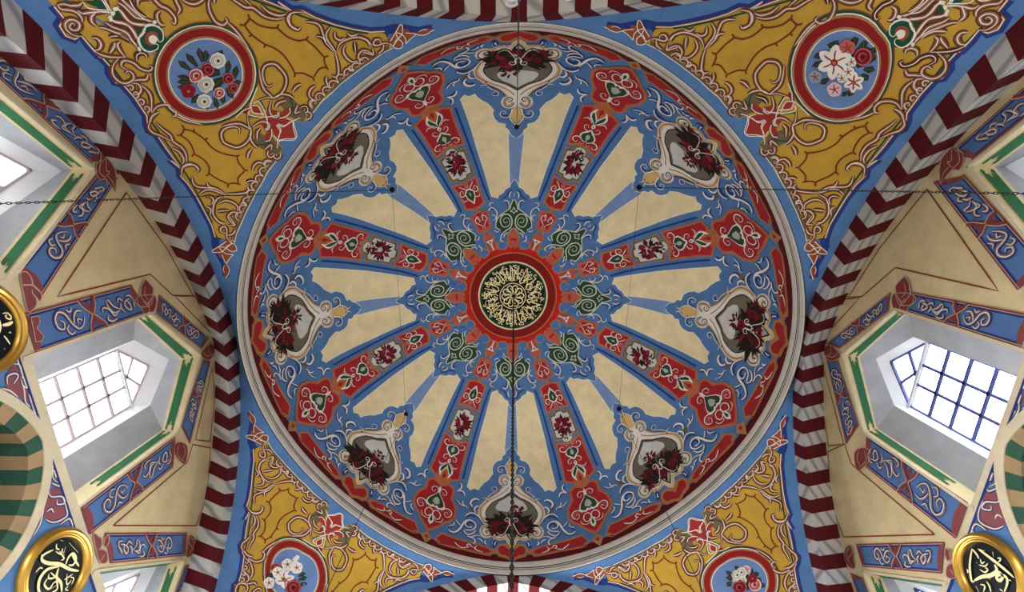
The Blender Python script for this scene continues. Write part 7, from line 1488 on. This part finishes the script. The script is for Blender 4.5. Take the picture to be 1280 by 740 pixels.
for side in 'LR':
    wall = WALL[side]
    for i, b in enumerate(BANDS[side]): band_quad('painted_band', wall, side, *b, flip=bool(i % 2))
    mp = WallMap(side)
    for t in TRI[side]:
        mb = MB(); stroke(mb, mp, t, 'redline', 2, 1.5, 'n', False, closed=True); mb.build('red_outline', wall)
    # palmettes at the corners of the bands (painted mirror-fashion on the two walls)
    mb = MB(); dz = 0 if side == 'L' else -.012
    for e in WALLE:
        if e[0] == 'palm':
            pm_ = WallMap(side, dz, 1, .0 if side == 'L' else .008, .0012 * (1 if side == 'L' else -1)); draw(mb, pm_, e, None, (1,))
            if e[1] == 'F': stroke(mb, pm_, e[7], 'taupe2', e[3] + .8, .8, 'n', bool(e[6]), 3, True)
    mb.build('palmettes', wall)
    # spandrels of the lower arch
    inw = 1 if side == 'L' else -1; mb = MB(); lo_ = low_arch(side, .252)
    z0 = CORN[side][0]
    sheet(mb, side, XW[side] + inw * .0008, [[(-.95, .58), (.95, .58), (.95, z0), (-.95, z0)], [(lo_[0][0], .57)] + [(a, min(b, z0 - .0005)) for a, b in lo_] + [(lo_[-1][0], .57)]], 'blue')
    ob = mb.build('blue_spandrel', wall)
    mb = MB(); dz = 0 if side == 'L' else .026
    for e in WALLE:
        if e[0] == 'spandrel':
            e = tuple(e[:7]) + ([(a, min(b, z0 - dz - .009)) for a, b in e[7]],); draw(mb, WallMap(side, dz, 1, 0, .0002 * inw), e, None, (1,))
    for v in (z0 - .004,): stroke(mb, mp, [(-.95, v), (.95, v)], 'navy', 3, 3.0, 'n', False)
    mb.build('scrollwork', ob)

# ------------------------------------------------------------------ gilt framed inscription roundels on the walls
def roundel(side, y, z, R_, r_, letters, label):
    inw = 1 if side == 'L' else -1; x = XW[side] + inw * .002
    root = empty('inscription_roundel', tuple(W([x, y, z]))); tag(root, label, 'roundel', 'gilt framed inscription roundels on the side walls')
    fr = (np.array([0, 1., 0]), np.array([0, 0, 1.]), np.array([inw * 1.0, 0, 0]))
    mb = MB(); k = S
    mb.lathe([(r_ * .985 * k, .002 * k), (r_ * k, .010 * k), (r_ * 1.05 * k, .013 * k), (r_ * 1.09 * k, .010 * k), (r_ * 1.12 * k, .012 * k), ((R_ * .55 + r_ * .45) * 1.02 * k, .017 * k), (R_ * .94 * k, .016 * k), (R_ * k, .008 * k), (R_ * k, .0 * k)], W([x, y, z]), 'gilded', 64, fr)
    mb.build('gilt_frame', root, True)
    mb = MB(); n = 64
    mb.add([np.array(W([x + inw * .003, y + r_ * math.cos(2 * math.pi * i / n), z + r_ * math.sin(2 * math.pi * i / n)])) for i in range(n)], [tuple(range(n))], 'roundel_board'); bd = mb.build('board', root)
    mb = MB()
    for e in WALLE:
        if e[0] == letters:
            e2 = list(e); e2[4] = e[4] * 1.0
            draw(mb, WallMap(side, 0, 1, 0, inw * .006), e2, None, (1,))
    mb.build('lettering', bd)
    mb = MB(); mb.bar(W([x, y, z + R_ * .99]), W([x, y, z + R_ * 1.04]), .002 * S, .002 * S, [1, 0, 0], 'iron'); mb.build('hanging_pin', root)
roundel('L', -.338, 1.006, .106, .081, 'letterB', 'round black inscription board in a gilt frame, lower left below the cream string course')
roundel('L', .281, 1.027, .103, .080, 'letterT', 'half seen round black board in gilt frame at the left edge beside the middle window')
roundel('R', -.329, 1.041, .095, .073, 'letterR', 'round black inscription board in a gilt frame at the lower right corner')

# ------------------------------------------------------------------ chains, hooks, wires, chandelier
HOOK = dict(UL=(135.4, .851), UR=(44.7, .855), LR=(315.84, .835), LL=(225.28, .869), T=(89.47, .869), C=(0, .004))
ENDS = dict(UL=(-.5138, .5473, .5), UR=(.4289, .5507, .5), LR=(.393, -.2688, .9), LL=(-.4293, -.2874, .9), T=(-.0227, .7039, .5), C=(-.0228, .0018, .6))
CHL = dict(UL='thin iron chain from the dome crossing to the left edge', UR='thin iron chain from the dome crossing to the right edge', LR='thin iron chain from the dome slanting down to the lower right', LL='thin iron chain from the dome slanting down to the lower left', T='thin iron chain from the dome leading up to the glass lamps', C='thick main chain hanging from the crown of the dome to the bottom edge')
ringpts = []
for k, (a, s_) in HOOK.items():
    h = dome_raw(math.radians(a), s_) + np.array([0, 0, -.006]); e = np.array(ENDS[k]); zb = .24 if k != 'C' else .3
    e = h + (e - h) * ((h[2] - zb) / (h[2] - e[2])); ringpts.append(e)
    a_, b_ = W(h), W(e); d = b_ - a_; L = np.linalg.norm(d); t = d / L
    sx_ = np.cross(t, [1, 0, .1]); sx_ /= np.linalg.norm(sx_); sy_ = np.cross(t, sx_)
    root = empty('chain', tuple(b_)); tag(root, CHL[k], 'chain', 'lamp chains under the dome')
    link_l = .06 if k == 'C' else .034; wl = .011 if k == 'C' else (.0036 if k == 'T' else .005); rw = .010 if k == 'C' else (.0018 if k == 'T' else .0026)
    mb = MB(); n = int(L / (link_l * .8)); prof = [(math.sin(q) * wl, -math.cos(q) * link_l / 2) for q in np.linspace(0, 2 * math.pi, 9)[:-1]]
    for i in range(n):
        c = a_ + t * (i + .5) * L / n; A_ = sx_ if i % 2 else sy_
        mb.tube([c + A_ * u + t * v for u, v in prof], rw, 'iron', 4, True)
    mb.build('links', root)
    mb = MB(); N = np.array([0, 0, 1.0]); mb.lathe([(.0, -.02), (.045, -.02), (.06, .0), (.06, .03)], a_, 'hook', 10); mb.tube([a_ + .035 * np.array([math.cos(q), 0, math.sin(q)]) - [0, 0, .03] for q in np.linspace(0, 2 * math.pi, 9)[:-1]], .009, 'hook', 5, True)
    mb.build('ceiling_hook', root)
for lab, p, q in (('thin tie wire between the hooks across the left cream panels', 'UL', 'LL'), ('thin tie wire between the hooks across the right cream panels', 'UR', 'LR')):
    a, b = [W(dome_raw(math.radians(HOOK[k][0]), HOOK[k][1] - .004) + np.array([0, 0, -.008])) for k in (p, q)]
    mb = MB(); mb.tube([a + (b - a) * u for u in np.linspace(0, 1, 9)], .0035, 'iron', 5); tag(mb.build('tie_wire'), lab, 'wire', 'tie wires between chain hooks')
# iron lamp ring carried by the chains (its lamps just reach into the top of the picture)
order = [ringpts[i] for i in (0, 4, 1, 2, 3)]
loop = catmull(np.array([W(p) for p in order]), 8, True)
root = empty('chandelier', tuple(np.mean(loop, 0))); tag(root, 'iron chandelier ring with glass cup lamps reaching in at the top edge', 'chandelier')
mb = MB(); mb.tube(list(loop), .018, 'iron', 8, True); mb.build('ring', root, True)
for px in (-.0285, .0185):
    c = W([px, .7095 if px < 0 else .7135, .5])
    mb = MB(); mb.tube([c + [0, -.03, .03], c + [0, -.09, .02], c + [0, -.2, -.1]], .006, 'iron', 6); mb.build('lamp_arm', root)
    mb = MB(); mb.lathe([(r_ * .76, h_ * .76) for r_, h_ in ((.006, -.075), (.03, -.07), (.046, -.04), (.05, 0), (.045, .05), (.052, .075), (.047, .075), (.04, .05), (.045, 0), (.04, -.04), (.0, -.06))], c, 'lamp_glass', 24); mb.build('lamp_cup', root, True)
